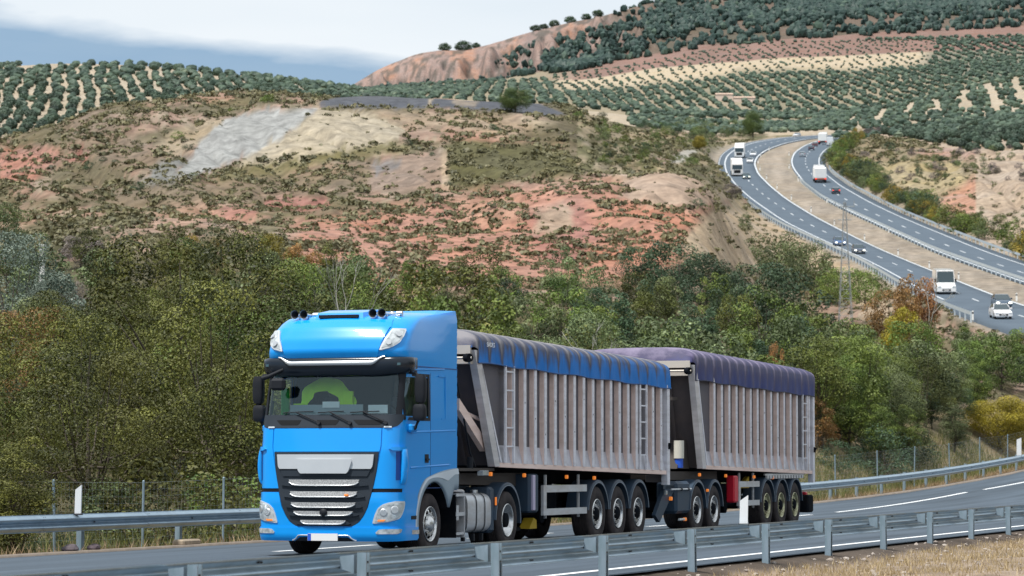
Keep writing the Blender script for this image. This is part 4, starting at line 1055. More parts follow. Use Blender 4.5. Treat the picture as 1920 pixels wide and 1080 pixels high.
def pines():
    """the pine wood of the mountain and its scattered outliers"""
    rng = np.random.default_rng(91); n = 60000
    px = 640 + rng.random(n) * 1500; D = 2900 + rng.random(n) ** 1.0 * 1300
    X = (px - 960) / F * D; Z = zs(px, D); _, py = proj(X, D, Z)
    nz = fbm(px / 40, py / 22, 201, 4)
    low = np.interp(px, [900, 950, 1000, 1100, 1180, 1300, 1500, 1700, 1860, 1870, 2100], [140, 130, 138, 140, 112, 60, 46, 34, 26, 10, 8])
    up = np.interp(px, [900, 950, 1050, 1150, 1230, 1250, 1900], [135, 98, 72, 45, 22, -60, -80])
    dens = sstep(0, 10, low - py + (nz - .5) * 40) * sstep(0, 8, py - up + (nz - .5) * 26) * (px > 905)
    dens = dens * np.where((px < 1500) & (nz > .60), .12, 1)
    sp = (.05 * (px > 1180) + .02) * (py < 150) * (D > 3000)
    sp = sp * (px > 1150) + .045 * ((px > 690) & (px < 1150) & (py > np.interp(px, [690, 900, 1100], [148, 144, 128])))
    keep = (rng.random(n) < np.maximum(dens * .75, sp)) & visible(px, D, 4) & (py < 172)
    X, D, Z = X[keep], D[keep], Z[keep]; R = (2.3 + 2.4 * rng.random(len(X))) * np.where(px[keep] < 960, .55, 1)
    V, Fq, T = blob_scatter(X, D, Z, R, rng, 1.15, 1, .35, .7)
    tag(link('pine_wood', npmesh('pine_wood', V, Fq, foliage_mat('pine_wood_needles', (.010, .026, .022), (.030, .056, .044), (.05, .08, .055), .05), attrs={'tint': T})), 'dark pine wood covering the mountain beside the cliffs', 'pine wood', kind='stuff')
    print('pines', len(X))
    for (x, w, l) in ((833, 20, 'pine on the cliff edge, leftmost of all'), (868, 26, 'flat bushy pine on the cliff edge right of the leftmost one'), (892, 14, 'small pine where the cliff edge rises'),
                      (1004, 16, 'pine on the cliff skyline, left one of the upper row'), (1020, 14, 'pine second from left of the upper skyline row'), (1040, 18, 'pine third from left of the upper skyline row'), (1070, 18, 'low pine right of the middle of the skyline row'), (1100, 16, 'pine in the skyline row before the tallest'),
                      (1122, 17, 'tallest pine at the right end of the skyline row')):
        i = np.argmin(PYV[(DROW > 3000) & (DROW < 4200)][:, int(np.interp(x, COLS, np.arange(NC)))]); D = DROW[(DROW > 3000) & (DROW < 4200)][i]
        plant('dark', 'dense', x, D, h=w / F * D * .95, name='pine_tree', label=l, lod='far', wide=1.35, z=float(zs(x, D)) - w / F * D * .22)
pines()
# ------------------------------------------------------------------ guardrails, wire fence, marker posts
M_GALV = mat('galvanised_steel', (.36, .47, .56), .36, .75, noise=(3.5, .5, (.24, .32, .38), .4, .65), bump=(40, .1, .003))
M_POST = mat('galvanised_post', (.27, .35, .42), .5, .3, noise=((6, 6, 1.5), .7, (.17, .25, .29), .4, .62))
M_DARKST = mat('dark_bolt', (.06, .06, .065), .6, .4)
M_WPL = mat('white_plastic', (.74, .76, .78), .5, noise=(5, .35, (.5, .5, .48), .5, .7))
def shared(mb, name, mats, smooth=None):
    me = bpy.data.meshes.new(name); me.from_pydata(mb.v, [], mb.f)
    for m in (mats if isinstance(mats, (list, tuple)) else [mats]): me.materials.append(m)
    me.polygons.foreach_set('material_index', mb.m); me.polygons.foreach_set('use_smooth', mb.sm); me.update(); return me
WPROF = [(.083 * abs(math.sin(math.pi * min(abs(z), .150) / .150)) ** 1.9, z) for z in np.linspace(.158, -.158, 33)]
def beam_mesh(name, L=4.0, lap=.16, sgn=1):
    mb = MB(); us = [0, .02, 1.3, 2.6, L, L + lap]; P = []
    for i, u in enumerate(us):
        o = .004 if i < 2 else 0.0
        P.append([(u - lap * 0, sgn * (a + o), b) for a, b in WPROF])
    mb.grid(P, flip=sgn < 0, smooth=True)
    P2 = [[(u, sgn * (a - .004), b) for a, b in WPROF] for u in us]; mb.grid(P2, flip=sgn > 0, smooth=True)
    for s in (.05, .11):                                    # splice bolts
        for z in (.11, -.11): mb.box(s - .009, s + .009, sgn * .03 - .014, sgn * .05, z - .009, z + .009, 1)
    mb.box(2.0 - .015, 2.0 + .015, -.02, .02, -.012, .012, 1)
    return shared(mb, name, [M_GALV, M_DARKST])
def guardrail(name, u0, n, v, ztop, sgn, label):
    X, Y = uv2xy(u0, v); root = empty(name, (X, Y, float(zroad(np.array(u0), v)))); tag(root, label, 'guardrail')
    beam = beam_mesh('beam_section', sgn=sgn)
    pm = MB()                                               # C-profile post, web towards the rail
    pm.box(-.055, .055, -.004 * sgn - .06 * sgn, -.0 * sgn - .06 * sgn, -.9, .0, 0); w = .10 * sgn
    for sx in (-1, 1):
        a, b = sorted((-.064 * sgn, -.064 * sgn - w)); pm.box(sx * .055 - .003, sx * .055 + .003, a, b, -.9, 0, 0)
        pm.box(sx * .045 - .012 - (.0 if sx > 0 else 0), sx * .045 + .012, *sorted((-.064 * sgn - w, -.060 * sgn - w)), -.9, 0, 0)
    for z in (-.10, -.22, -.34): pm.box(-.012, .012, *sorted((-.066 * sgn - w, -.052 * sgn - w)), z - .012, z + .012, 1)
    post = shared(pm, 'post', [M_POST, M_DARKST])
    sm_ = MB()                                              # pressed spacer block between post and beam
    ya, yb = 0.0, .17 * sgn
    sm_.hexa([(-.05, ya, -.08), (.05, ya, -.08), (.035, yb, -.03), (-.035, yb, -.03), (-.05, ya, .12), (.05, ya, .12), (.035, yb, .10), (-.035, yb, .10)] if sgn > 0 else
             [(-.035, yb, -.10), (.035, yb, -.10), (.05, ya, -.16), (-.05, ya, -.16), (-.035, yb, .08), (.035, yb, .08), (.05, ya, .10), (-.05, ya, .10)], 0)
    spc = shared(sm_, 'spacer_block', [M_POST])
    for k in range(n):
        u = u0 + 4 * k; z0 = float(zroad(np.array(u * 1.0), v)) + ztop; z1 = float(zroad(np.array(u + 4.0), v)) + ztop
        pitch = math.atan2(z1 - z0, 4.0)
        for (me, nm, du, dv, dz) in ((beam, 'beam_section', -2.0, 0, 0), (post, 'post', 0, -.17 * sgn, .002), (spc, 'spacer_block', 0, -.19 * sgn, -.14)):
            if nm == 'beam_section':
                za = float(zroad(np.array(u - 2.0), v)) + ztop; zb = float(zroad(np.array(u + 2.0), v)) + ztop
                x, y = uv2xy(u - 2, v); o = link(nm, me); o.location = Vector((x, y, za - .158 + .002 * (k % 2))) - root.location
                o.rotation_euler = (0, -math.atan2(zb - za, 4.0), math.pi / 2 - TH)
            else:
                x, y = uv2xy(u, v + dv); o = link(nm, me); o.location = Vector((x, y, z0 + dz)) - root.location
                o.rotation_euler = (.012 * math.sin(k * 2.3), .015 * math.sin(k * 1.7), math.pi / 2 - TH)
            o.parent = root
    return root
guardrail('guardrail', -32.3, 32, -5.50, .555, 1, 'galvanised guardrail in the foreground, seen from behind with its posts')
guardrail('guardrail', -29.0, 46, 7.95, .715, -1, 'galvanised guardrail along the far side of the road behind the lorry')

def marker_post(px, v, w, zb, zt, label):
    s = (px - 960) / F; D = (v + 1.23 + 17) / (.349 - .937 * s); X = s * D
    mb = MB(); h = zt - zb
    mb.prism([(-w / 2, 0), (w / 2, 0), (w / 2 + .01, h), (-w / 2 + .01, h - .09)], -.03, .03, m=0)
    mb.box(-w / 2 - .02, w / 2 + .02, -.05, .05, -.03, .0, 1)
    o = mb.build('marker_post', [M_WPL, M_DARKST]); o.location = (X, D, zb); o.rotation_euler = (0, 0, -.1)
    tag(o, label, 'marker post')
marker_post(1393, -5.42, .13, .56, 1.01, 'white marker post with slanted top on the near guardrail, in front of the last trailer')
marker_post(148.5, 7.9, .115, .60, 1.12, 'white marker post on the far guardrail left of the lorry')
marker_post(1909, 8.0, .22, 1.9, 2.75, 'white marker post on the far guardrail at the right edge')

def wire_fence():
    us = [8.3 + 3.7 * k for k in range(-11, 6)] + [30.5 + 7.0 * k for k in range(1, 18)]
    x0, y0 = uv2xy(us[0], 9.7); root = empty('wire_fence', (x0, y0, 0)); tag(root, 'wire mesh fence on thin grey posts along the far verge', 'fence')
    def top(u): return float(zroad(np.array(u), 8.0)) + 1.32 + .22 * sstep(40, 70, u) + .05 * math.sin(u * 1.3)
    pm = MB(); pm.tube([(0, 0, -1.9), (0, 0, 0)], .026, 8); pm.tube([(0, 0, 0), (0, 0, .02)], [.03, .012], 8); post = shared(pm, 'post', M_POST)
    tops = []
    for i, u in enumerate(us):
        x, y = uv2xy(u, 9.7); t = top(u); o = link('post', post); o.location = (x - x0, y - y0, t); o.rotation_euler = (.02 * math.sin(i * 3.1), .02 * math.cos(i * 2.2), 0); o.parent = root
        tops.append((x - x0, y - y0, t))
    V, Q = [], []
    def wire(p, q, r):
        p = np.array(p); q = np.array(q); d = q - p; s = np.cross(d, [0.3, .9, .2]); s = s / np.linalg.norm(s) * r; t = np.cross(d, s); t = t / np.linalg.norm(t) * r
        o = len(V)
        for c in (p, q): V.extend([c + s, c - .5 * s + .87 * t, c - .5 * s - .87 * t])
        for a in range(3): Q.append([o + a, o + (a + 1) % 3, o + 3 + (a + 1) % 3, o + 3 + a])
    for (a, b) in zip(tops[:-1], tops[1:]):
        a, b = np.array(a), np.array(b); L = np.linalg.norm(b - a)
        if a[0] + x0 > 36: pass
        for k in range(11): wire(a - [0, 0, .03 + .14 * k], b - [0, 0, .03 + .14 * k + .01 * math.sin(k)], .0011 if k else .002)
        n = int(L / .15)
        for k in range(1, n):
            c = a + (b - a) * k / n; wire(c - [0, 0, .03], c - [0, 0, 1.45], .0009)
    o = link('wire_mesh', npmesh('wire_mesh', np.array(V), np.array(Q), mat('fence_wire', (.30, .37, .40), .5, .3))); o.parent = root; o['kind'] = 'stuff'
wire_fence()
def verge_stones():
    rng = np.random.default_rng(8)
    for (px, w, l, c) in ((352, .75, 'flat tan concrete block lying at the foot of the far guardrail', (.42, .34, .25)), (135, .42, 'dark stone on the far verge, left one of two', (.12, .10, .11)), (178, .36, 'dark stone on the far verge, right one of two', (.13, .10, .11))):
        s = (px - 960) / F; D = (7.75 + 18.23) / (.349 - .937 * s); v, f = ico(2)
        mb = MB(); q = v * (1 + .3 * (rng.random((len(v), 1)) - .5))
        if w > .5: mb.bbox(-w / 2, w / 2, -.13, .13, 0, .12, .03)
        else: mb.add(q * [w / 2, w * .35, w * .22] + [0, 0, .05], [tuple(t) for t in f])
        X = s * D; u, vv = xy2uv(X, D); o = mb.build('kerb_block' if w > .5 else 'stone', mat('stone_%d' % px, c, .9, noise=(7, .6, tuple(k * .6 for k in c), .4, .6))); o.location = (X, D, float(zroad(np.array(u), vv)) + .03); o.rotation_euler = (0, 0, math.pi / 2 - TH)
        tag(o, l, 'concrete block' if w > .5 else 'stone')
verge_stones()

# ---- lattice mast, far guardrails and marker posts of the motorway
def lattice_mast():
    px, D = 1586, 262.0; z = float(zs(px, D)); ztop = CAMZ + (870 - 378) / F * D
    root = empty('lattice_mast', ((px - 960) / F * D, D, z)); tag(root, 'slender grey lattice power mast standing in front of the motorway', 'mast')
    H = ztop - z; M = mat('mast_steel', (.30, .32, .33), .6, .4); 
    def w(t): return .50 * (1 - t) ** 1.1 + .10
    c = MB(); b = MB(); n = 15
    for sx, sy in ((-1, -1), (1, -1), (1, 1), (-1, 1)):
        c.tube([(sx * w(t), sy * w(t), H * t) for t in np.linspace(0, 1, n)], .028, 5)
    for i in range(n - 1):
        t0, t1 = i / (n - 1), (i + 1) / (n - 1)
        for (a, q) in (((-1, -1), (1, -1)), ((1, -1), (1, 1)), ((1, 1), (-1, 1)), ((-1, 1), (-1, -1))):
            if i % 2: a, q = q, a
            b.tube([(a[0] * w(t0), a[1] * w(t0), H * t0), (q[0] * w(t1), q[1] * w(t1), H * t1)], .014, 4, cap=False)
            b.tube([(a[0] * w(t0), a[1] * w(t0), H * t0), (q[0] * w(t0), q[1] * w(t0), H * t0)], .012, 4, cap=False)
    c.build('leg_frame', M, root); b.build('bracing', M, root)
    a = MB(); a.tube([(-.9, 0, H - .4), (.9, 0, H - .4)], .04, 5); a.tube([(-.6, 0, H - 1.6), (.6, 0, H - 1.6)], .04, 5)
    for x in (-.85, .85, 0): a.tube([(x, 0, H - .4), (x, 0, H + .1)], .035, 6)
    a.build('crossarm', M, root)
lattice_mast()
M_FAR = mat('far_galvanised', (.50, .57, .62), .6, .2)
def far_rails():
    for (E, off, d0, d1, lab) in ((E_LL, -9, 262, 620, 'thin guardrail along the left shoulder of the far motorway'), (E_RL, -6, 290, 640, 'guardrail with pale posts along the median side of the upper carriageway'),
                                  (E_RR, 7, 330, 700, 'long guardrail along the outer side of the upper carriageway')):
        ds = [d0]
        while ds[-1] < d1: ds.append(ds[-1] + 4.0)
        D = np.array(ds); P = far_pt(epx(E, D) + off * 300 / D, D, 0)
        root = empty('motorway_guardrail', tuple(P[0])); tag(root, lab, 'guardrail'); P = P - P[0]
        mb = MB(); mb.grid(np.stack([P + [0, 0, .42], P + [.04, 0, .55], P + [0, 0, .75]], 1)); mb.grid(np.stack([P + [-.05, .02, .75], P + [-.05, .02, .42]], 1)); mb.build('beam', M_FAR, root)
        pm = MB(); pm.box(-.06, .06, -.06, .06, -.5, .74); me = shared(pm, 'post', M_FAR)
        for p in P: o = link('post', me); o.location = tuple(p); o.parent = root
    mm = MB(); mm.prism([(-.1, 0), (.1, 0), (.1, 1.05), (-.1, .95)], -.04, .04); mm.box(-.102, .102, -.045, .045, .68, .86, 1)
    me = shared(mm, 'marker_post', [mat('far_white', (.8, .8, .78), .5), M_DARKST])
    pts = [(1925, 612, 0), (1823, 583, 0)] 
    L = [('median left edge', E_LR, 10, [262, 300, 350, 378, 410, 450, 492, 530, 570, 610, 650, 690, 730, 770, 820]), ('left shoulder', E_LL, -6, [262, 305, 372, 560]),
         ('median right edge', E_RL, -16, [470, 560, 640, 700, 780])]
    for (nm, E, off, Ds) in L:
        for i, D in enumerate(Ds):
            o = link('marker_post', me); px = epx(E, D) + off * 300 / D; o.location = tuple(far_pt(px, D, -.05)); s = .85 + .15 * (D > 500); o.scale = (s, s, s)
            tag(o, 'white marker post on the %s of the motorway, %s from the nearest' % (nm, ORD[i] if i < 12 else '%dth' % (i + 1)), 'marker post', 'marker posts on the %s of the motorway' % nm)
far_rails()
def small_far_things():
    # pale post / ruin at the left, farmhouse on the plain
    D = 132; z = float(zs(77, D)); mb = MB(); s = D / F
    mb.bbox(-5 * s, 5 * s, -.12, .12, 0, 5.6, .02); mb.box(-6 * s, 6 * s, -.15, .15, 5.6, 5.7)
    o = mb.build('white_post', mat('whitewash', (.72, .72, .69), .8, noise=(2, .5, (.5, .5, .47), .45, .65))); o.location = ((77 - 960) / F * D, D, CAMZ + (870 - 462) / F * D - 5.6); tag(o, 'whitewashed square post among the trees at the left', 'post')
    for (px, py, w, h, l) in ((1360, 188, 32, 10, 'small low farm building with pale walls among olive groves'), (1398, 193, 40, 7, 'long low pale shed right of the farm building')):
        p = hit(px, py, 1500); 
        if p is None: continue
        X, D, z = p; s = D / F; r = empty('farm_building', (X, D, z - 1)); tag(r, l, 'building')
        a = MB(); a.box(-w / 2 * s, w / 2 * s, -3, 3, 0, h * s + 1); a.build('wall', mat('farm_wall', (.62, .50, .42), .9), r)
        b = MB(); b.prism([(-3.4, h * s + 1), (3.4, h * s + 1), (0, h * s + 2.2)], -w / 2 * s - .3, w / 2 * s + .3, 'yz'); 
        bm = MB(); bm.hexa([(-w / 2 * s - .3, -3.4, h * s + 1), (w / 2 * s + .3, -3.4, h * s + 1), (w / 2 * s + .3, 3.4, h * s + 1), (-w / 2 * s - .3, 3.4, h * s + 1), (-w / 2 * s - .3, -.1, h * s + 2.3), (w / 2 * s + .3, -.1, h * s + 2.3), (w / 2 * s + .3, .1, h * s + 2.3), (-w / 2 * s - .3, .1, h * s + 2.3)])
        bm.build('roof', mat('farm_roof', (.45, .33, .26), .9), r)
small_far_things()
# ------------------------------------------------------------------ the lorry; local x runs rearwards from the front axle, y to its far side, z up
TR_ROT = math.pi / 2 - TH
M_BLUE = mat('blue_paint', (.0, .30, .82), .36, 0, coat=.6, spec=.3, noise=(.9, .25, (.0, .26, .76), .45, .6))
M_BLACKGL = mat('gloss_black', (.012, .018, .028), .22, 0, spec=.4)
M_BLACK = mat('black_plastic', (.014, .016, .021), .6)
M_GREYPL = mat('dark_grey_plastic', (.026, .034, .045), .55)
M_DARK = mat('underbody', (.008, .010, .014), .9, spec=.05, noise=(3, .6, (.022, .020, .020), .5, .7))
M_CHROME = mat('satin_silver', (.62, .64, .66), .30, .7)
M_MESHG = mat('grille_mesh', (.50, .50, .50), .5, .3, noise=((60, 60, 60), .6, (.16, .16, .16), .46, .54))
M_TRIM = mat('grey_trim', (.27, .34, .40), .5, noise=(1.5, .5, (.2, .27, .33), .4, .6))
M_ALU = mat('dull_aluminium', (.58, .60, .63), .42, .3, noise=((1.5, 1.5, 5), .6, (.42, .38, .36), .4, .65))
M_TYRE = mat('tyre_rubber', (.030, .026, .028), .78, noise=(5, .7, (.060, .048, .046), .4, .62))
M_RIM = mat('polished_rim', (.70, .70, .70), .26, .85, noise=(9, .6, (.3, .27, .25), .5, .65))
M_RIMY = mat('yellow_dusted_rim', (.56, .55, .36), .4, .5, noise=(9, .8, (.2, .17, .1), .45, .6))
M_FEND = mat('blue_grey_mudguard', (.035, .060, .095), .45, noise=(2, .6, (.055, .065, .08), .4, .65))
M_ORANGE = mat('orange_lamp', (.75, .20, .03), .3, emit=(.9, .25, .03, .35))
M_RED = mat('red_plastic', (.55, .01, .03), .35)
M_LENS = mat('lamp_lens', (.60, .64, .66), .10, .2, coat=.6, noise=(9, .7, (.20, .23, .25), .42, .62))
M_LAMPRIM = mat('lamp_surround', (.66, .68, .70), .3, .4)
M_PLATE = mat('white_plate', (.78, .76, .75), .4)
M_EU = mat('plate_blue', (.02, .10, .55), .4)
def glass_mat(name, tint, tr=.62, refl=.9):
    if name in MATS: return MATS[name]
    m = bpy.data.materials.new(name); m.use_nodes = True; nt = m.node_tree; N = nt.nodes; L = nt.links
    for n in list(N): N.remove(n)
    out = N.new('ShaderNodeOutputMaterial'); t = N.new('ShaderNodeBsdfTransparent'); t.inputs[0].default_value = tuple(tint) + (1,)
    g = N.new('ShaderNodeBsdfGlossy'); g.inputs['Roughness'].default_value = .03; g.inputs[0].default_value = (.72, .90, 1.0, 1)
    lw = N.new('ShaderNodeFresnel'); lw.inputs['IOR'].default_value = 1.5
    lw2 = N.new('ShaderNodeMath'); lw2.operation = 'ADD'; lw2.inputs[1].default_value = .02; L.new(lw.outputs[0], lw2.inputs[0]); mx = N.new('ShaderNodeMixShader'); L.new(lw2.outputs[0], mx.inputs[0]); L.new(t.outputs[0], mx.inputs[1]); L.new(g.outputs[0], mx.inputs[2]); L.new(mx.outputs[0], out.inputs[0])
    MATS[name] = m; return m
M_GLASS = glass_mat('windscreen_glass', (.88, .98, 1.0))
def ysgn(y): return y
# cab surface
_w = [0.20, .26, .34, .9, 1.09, 1.7, 2.09, 2.28, 2.98, 3.12, 3.22, 3.34, 3.52, 3.70, 3.83, 3.92, 3.98, 4.01]
_xf = [-1.52, -1.56, -1.60, -1.62, -1.60, -1.58, -1.53, -1.48, -1.30, -1.26, -1.36, -1.42, -1.38, -1.28, -1.14, -.96, -.62, -.25]
_hw = [1.24, 1.245, 1.25, 1.25, 1.25, 1.25, 1.25, 1.25, 1.235, 1.235, 1.24, 1.24, 1.235, 1.225, 1.205, 1.175, 1.13, 1.09]
_rr = [.30, .30, .30, .32, .32, .30, .28, .28, .26, .28, .30, .34, .40, .48, .56, .60, .60, .56]
CABR = 1.10
def cabP(a, w, off=0.0):
    a = np.asarray(a, float); w = np.asarray(w, float) + 0 * a; a = a + 0 * w
    def base(a, w):
        xf = np.interp(w, _w, _xf); hw = np.interp(w, _w, _hw); r = np.interp(w, _w, _rr)
        s = np.sign(a); q = np.abs(a); L1 = hw - r; b = .07
        f = np.clip(q / L1, 0, 1); latF = q; xF = xf + b * f ** 2
        ph = np.clip((q - L1) / r, 0, math.pi / 2); latC = L1 + r * np.sin(ph); xC = xf + b + r * (1 - np.cos(ph))
        xS = xf + b + r + (q - L1 - r * math.pi / 2)
        lat = np.where(q < L1, latF, np.where(q < L1 + r * math.pi / 2, latC, hw)); x = np.where(q < L1, xF, np.where(q < L1 + r * math.pi / 2, xC, xS))
        # the roof tapers less towards the rear
        k = sstep(-.4, 1.0, x) ; hwr = 1.245 - .02 * sstep(3.9, 4.05, w); lat = np.where(q >= L1 + r * math.pi / 2, hw + (np.maximum(hwr, hw) - hw) * k, lat)
        return np.stack([x, 1.25 - s * lat, w], -1)
    P = base(a, w)
    if np.any(np.asarray(off) != 0):
        e = 1e-3; da = base(a + e, w) - P; dw = base(a, w + e) - P
        n = np.cross(da, dw); n /= np.linalg.norm(n, axis=-1)[..., None] + 1e-12
        # outward: away from the cab's middle
        c = P - np.array([.2, 1.25, 0]); c[..., 2] = 0; sg = np.sign((n * c).sum(-1)); sg = np.where(sg == 0, 1, sg)
        P = P + n * sg[..., None] * np.asarray(off)[..., None]
    return P
def a_of_x(x, w):
    xf = np.interp(w, _w, _xf); hw = np.interp(w, _w, _hw); r = np.interp(w, _w, _rr); return hw - r + r * math.pi / 2 + (x - (xf + .07 + r))
def panel(mb, rows, off=.01, base=-.01, nc=12, m=0, smooth=True):
    """solid plate lying on the cab skin; rows = [(w, a_left, a_right)]"""
    A = np.array([[l + (r - l) * t for t in np.linspace(0, 1, nc)] for (_, l, r) in rows]); W = np.array([[w] * nc for (w, _, _) in rows])
    P = cabP(A, W, np.full(A.shape, off)); Q = cabP(A, W, np.full(A.shape, base))
    mb.grid(P, m, smooth)
    for (p, q) in ((P[0], Q[0]), (P[-1], Q[-1]), (P[:, 0], Q[:, 0]), (P[:, -1], Q[:, -1])): mb.grid(np.stack([p, q]), m, False)
def rows_lin(pts, n=None):
    """densify rows given as [(w, l, r)]"""
    w = np.array([p[0] for p in pts]); l = np.array([p[1] for p in pts]); r = np.array([p[2] for p in pts]); n = n or max(2, int(abs(w[-1] - w[0]) / .05) + 2)
    t = np.linspace(0, 1, n); ti = (w - w[0]) / (w[-1] - w[0]); return [(np.interp(k, ti, w), np.interp(k, ti, l), np.interp(k, ti, r)) for k in t]

def wheel(parent, x, yo, z, R=.507, kind='steer', width=.30, side=-1, rim=None, name='wheel'):
    """one wheel; yo = y of its outer face, side -1 looks towards -y"""
    root = empty(name, (x, yo, z), 0, parent)
    if side > 0: root.rotation_euler = (0, 0, math.pi)
    key = ('wheel', kind, R, width, rim.name if rim else '')
    if key not in _MC:
        t = MB(); Ri = .292
        prof = [(.03, Ri), (.0, Ri + .035), (-.004 + .004, R * .78), (.012, R * .93), (.03, R * .985), (.05, R)]
        n = 48; t.lathe(prof, (0, 0, 0), n=n)
        for k in range(5):                                   # tread ribs
            a0 = .05 + (width - .1) * k / 5; a1 = .05 + (width - .1) * (k + 1) / 5; g = .008
            t.lathe([(a0, R - .014), (a0 + g, R), (a1 - g, R), (a1, R - .014)], (0, 0, 0), n=n, smooth=False)
        t.lathe([(width - .05, R), (width - .01, R * .95), (width, R * .8), (width - .02, Ri)], (0, 0, 0), n=n)
        r = MB(); n = 60
        if kind == 'drive':                                  # deep dish
            r.lathe([(.012, Ri + .002), (.0, Ri - .006), (.02, Ri - .022), (.16, Ri - .035), (.185, .20), (.19, .15)], (0, 0, 0), n=n)
            r.lathe([(.19, .15), (.10, .13), (.03, .125), (.02, .10), (.02, .0)], (0, 0, 0), n=n, m=1)
            for k in range(10): a = k * math.tau / 10; r.tube([(.168 * math.cos(a), .185, .168 * math.sin(a)), (.168 * math.cos(a), .145, .168 * math.sin(a))], .014, 6)
        else:
            d = .02 if kind == 'steer' else .045
            # rim lip, then a disc with ten oval hand holes
            r.lathe([(.012, Ri + .002), (-.004, Ri - .006), (.012, Ri - .02), (d + .03, Ri - .032)], (0, 0, 0), n=n)
            rr_ = [Ri - .032, Ri - .05, Ri - .075, Ri - .10, .165, .14]; aa = [d + .03, d + .012, d, d - .004, d - .002, d + .0]
            nh = 10
            r.lathe(list(zip(aa, rr_)), (0, 0, 0), n=n, skip=lambda i, k: i in (1, 2) and (k % 6) in (0, 1, 2, 3), smooth=False)
            r.lathe([(d + .10, Ri - .03), (d + .10, .10)], (0, 0, 0), n=n, m=1)
            r.lathe([(d, .14), (d - .03, .125), (d - .055, .085), (d - .06, .0)], (0, 0, 0), n=n, m=0 if kind == 'steer' else 1)
            for k in range(10): a = k * math.tau / 10 + .1; r.tube([(.168 * math.cos(a), d + .0, .168 * math.sin(a)), (.168 * math.cos(a), d - .03, .168 * math.sin(a))], .013, 6)
        _MC[key] = (shared(t, 'tyre', M_TYRE), shared(r, 'rim', [rim or M_RIM, M_DARK]))
    a, b = _MC[key]; link('tyre', a, root); link('rim', b, root)
    return root
def mudguard(parent, x, z, R, y0, y1, a0=-10, a1=190, m=None, lip=True, name='mudguard'):
    mb = MB(); an = np.radians(np.linspace(a0, a1, 26)); P = []
    for (y, r) in ((y0, R - .04), (y0, R + .012), (y0 + .03, R + .02), (y1, R + .02)): P.append(np.stack([x + r * np.cos(an), np.full(26, y), z + r * np.sin(an)], -1))
    mb.grid(np.stack(P, 1)); P2 = [np.stack([x + r * np.cos(an), np.full(26, y), z + r * np.sin(an)], -1) for (y, r) in ((y0 + .006, R - .04), (y1, R - .0))]; mb.grid(np.stack(P2, 1))
    if lip: mb.tube([(x + (R - .04) * math.cos(t), y0 - .004, z + (R - .04) * math.sin(t)) for t in an], .008, 5, m=1, cap=False)
    return mb.build(name, [m or M_FEND, mat('mudguard_lip', (.16, .20, .25), .4)], parent)

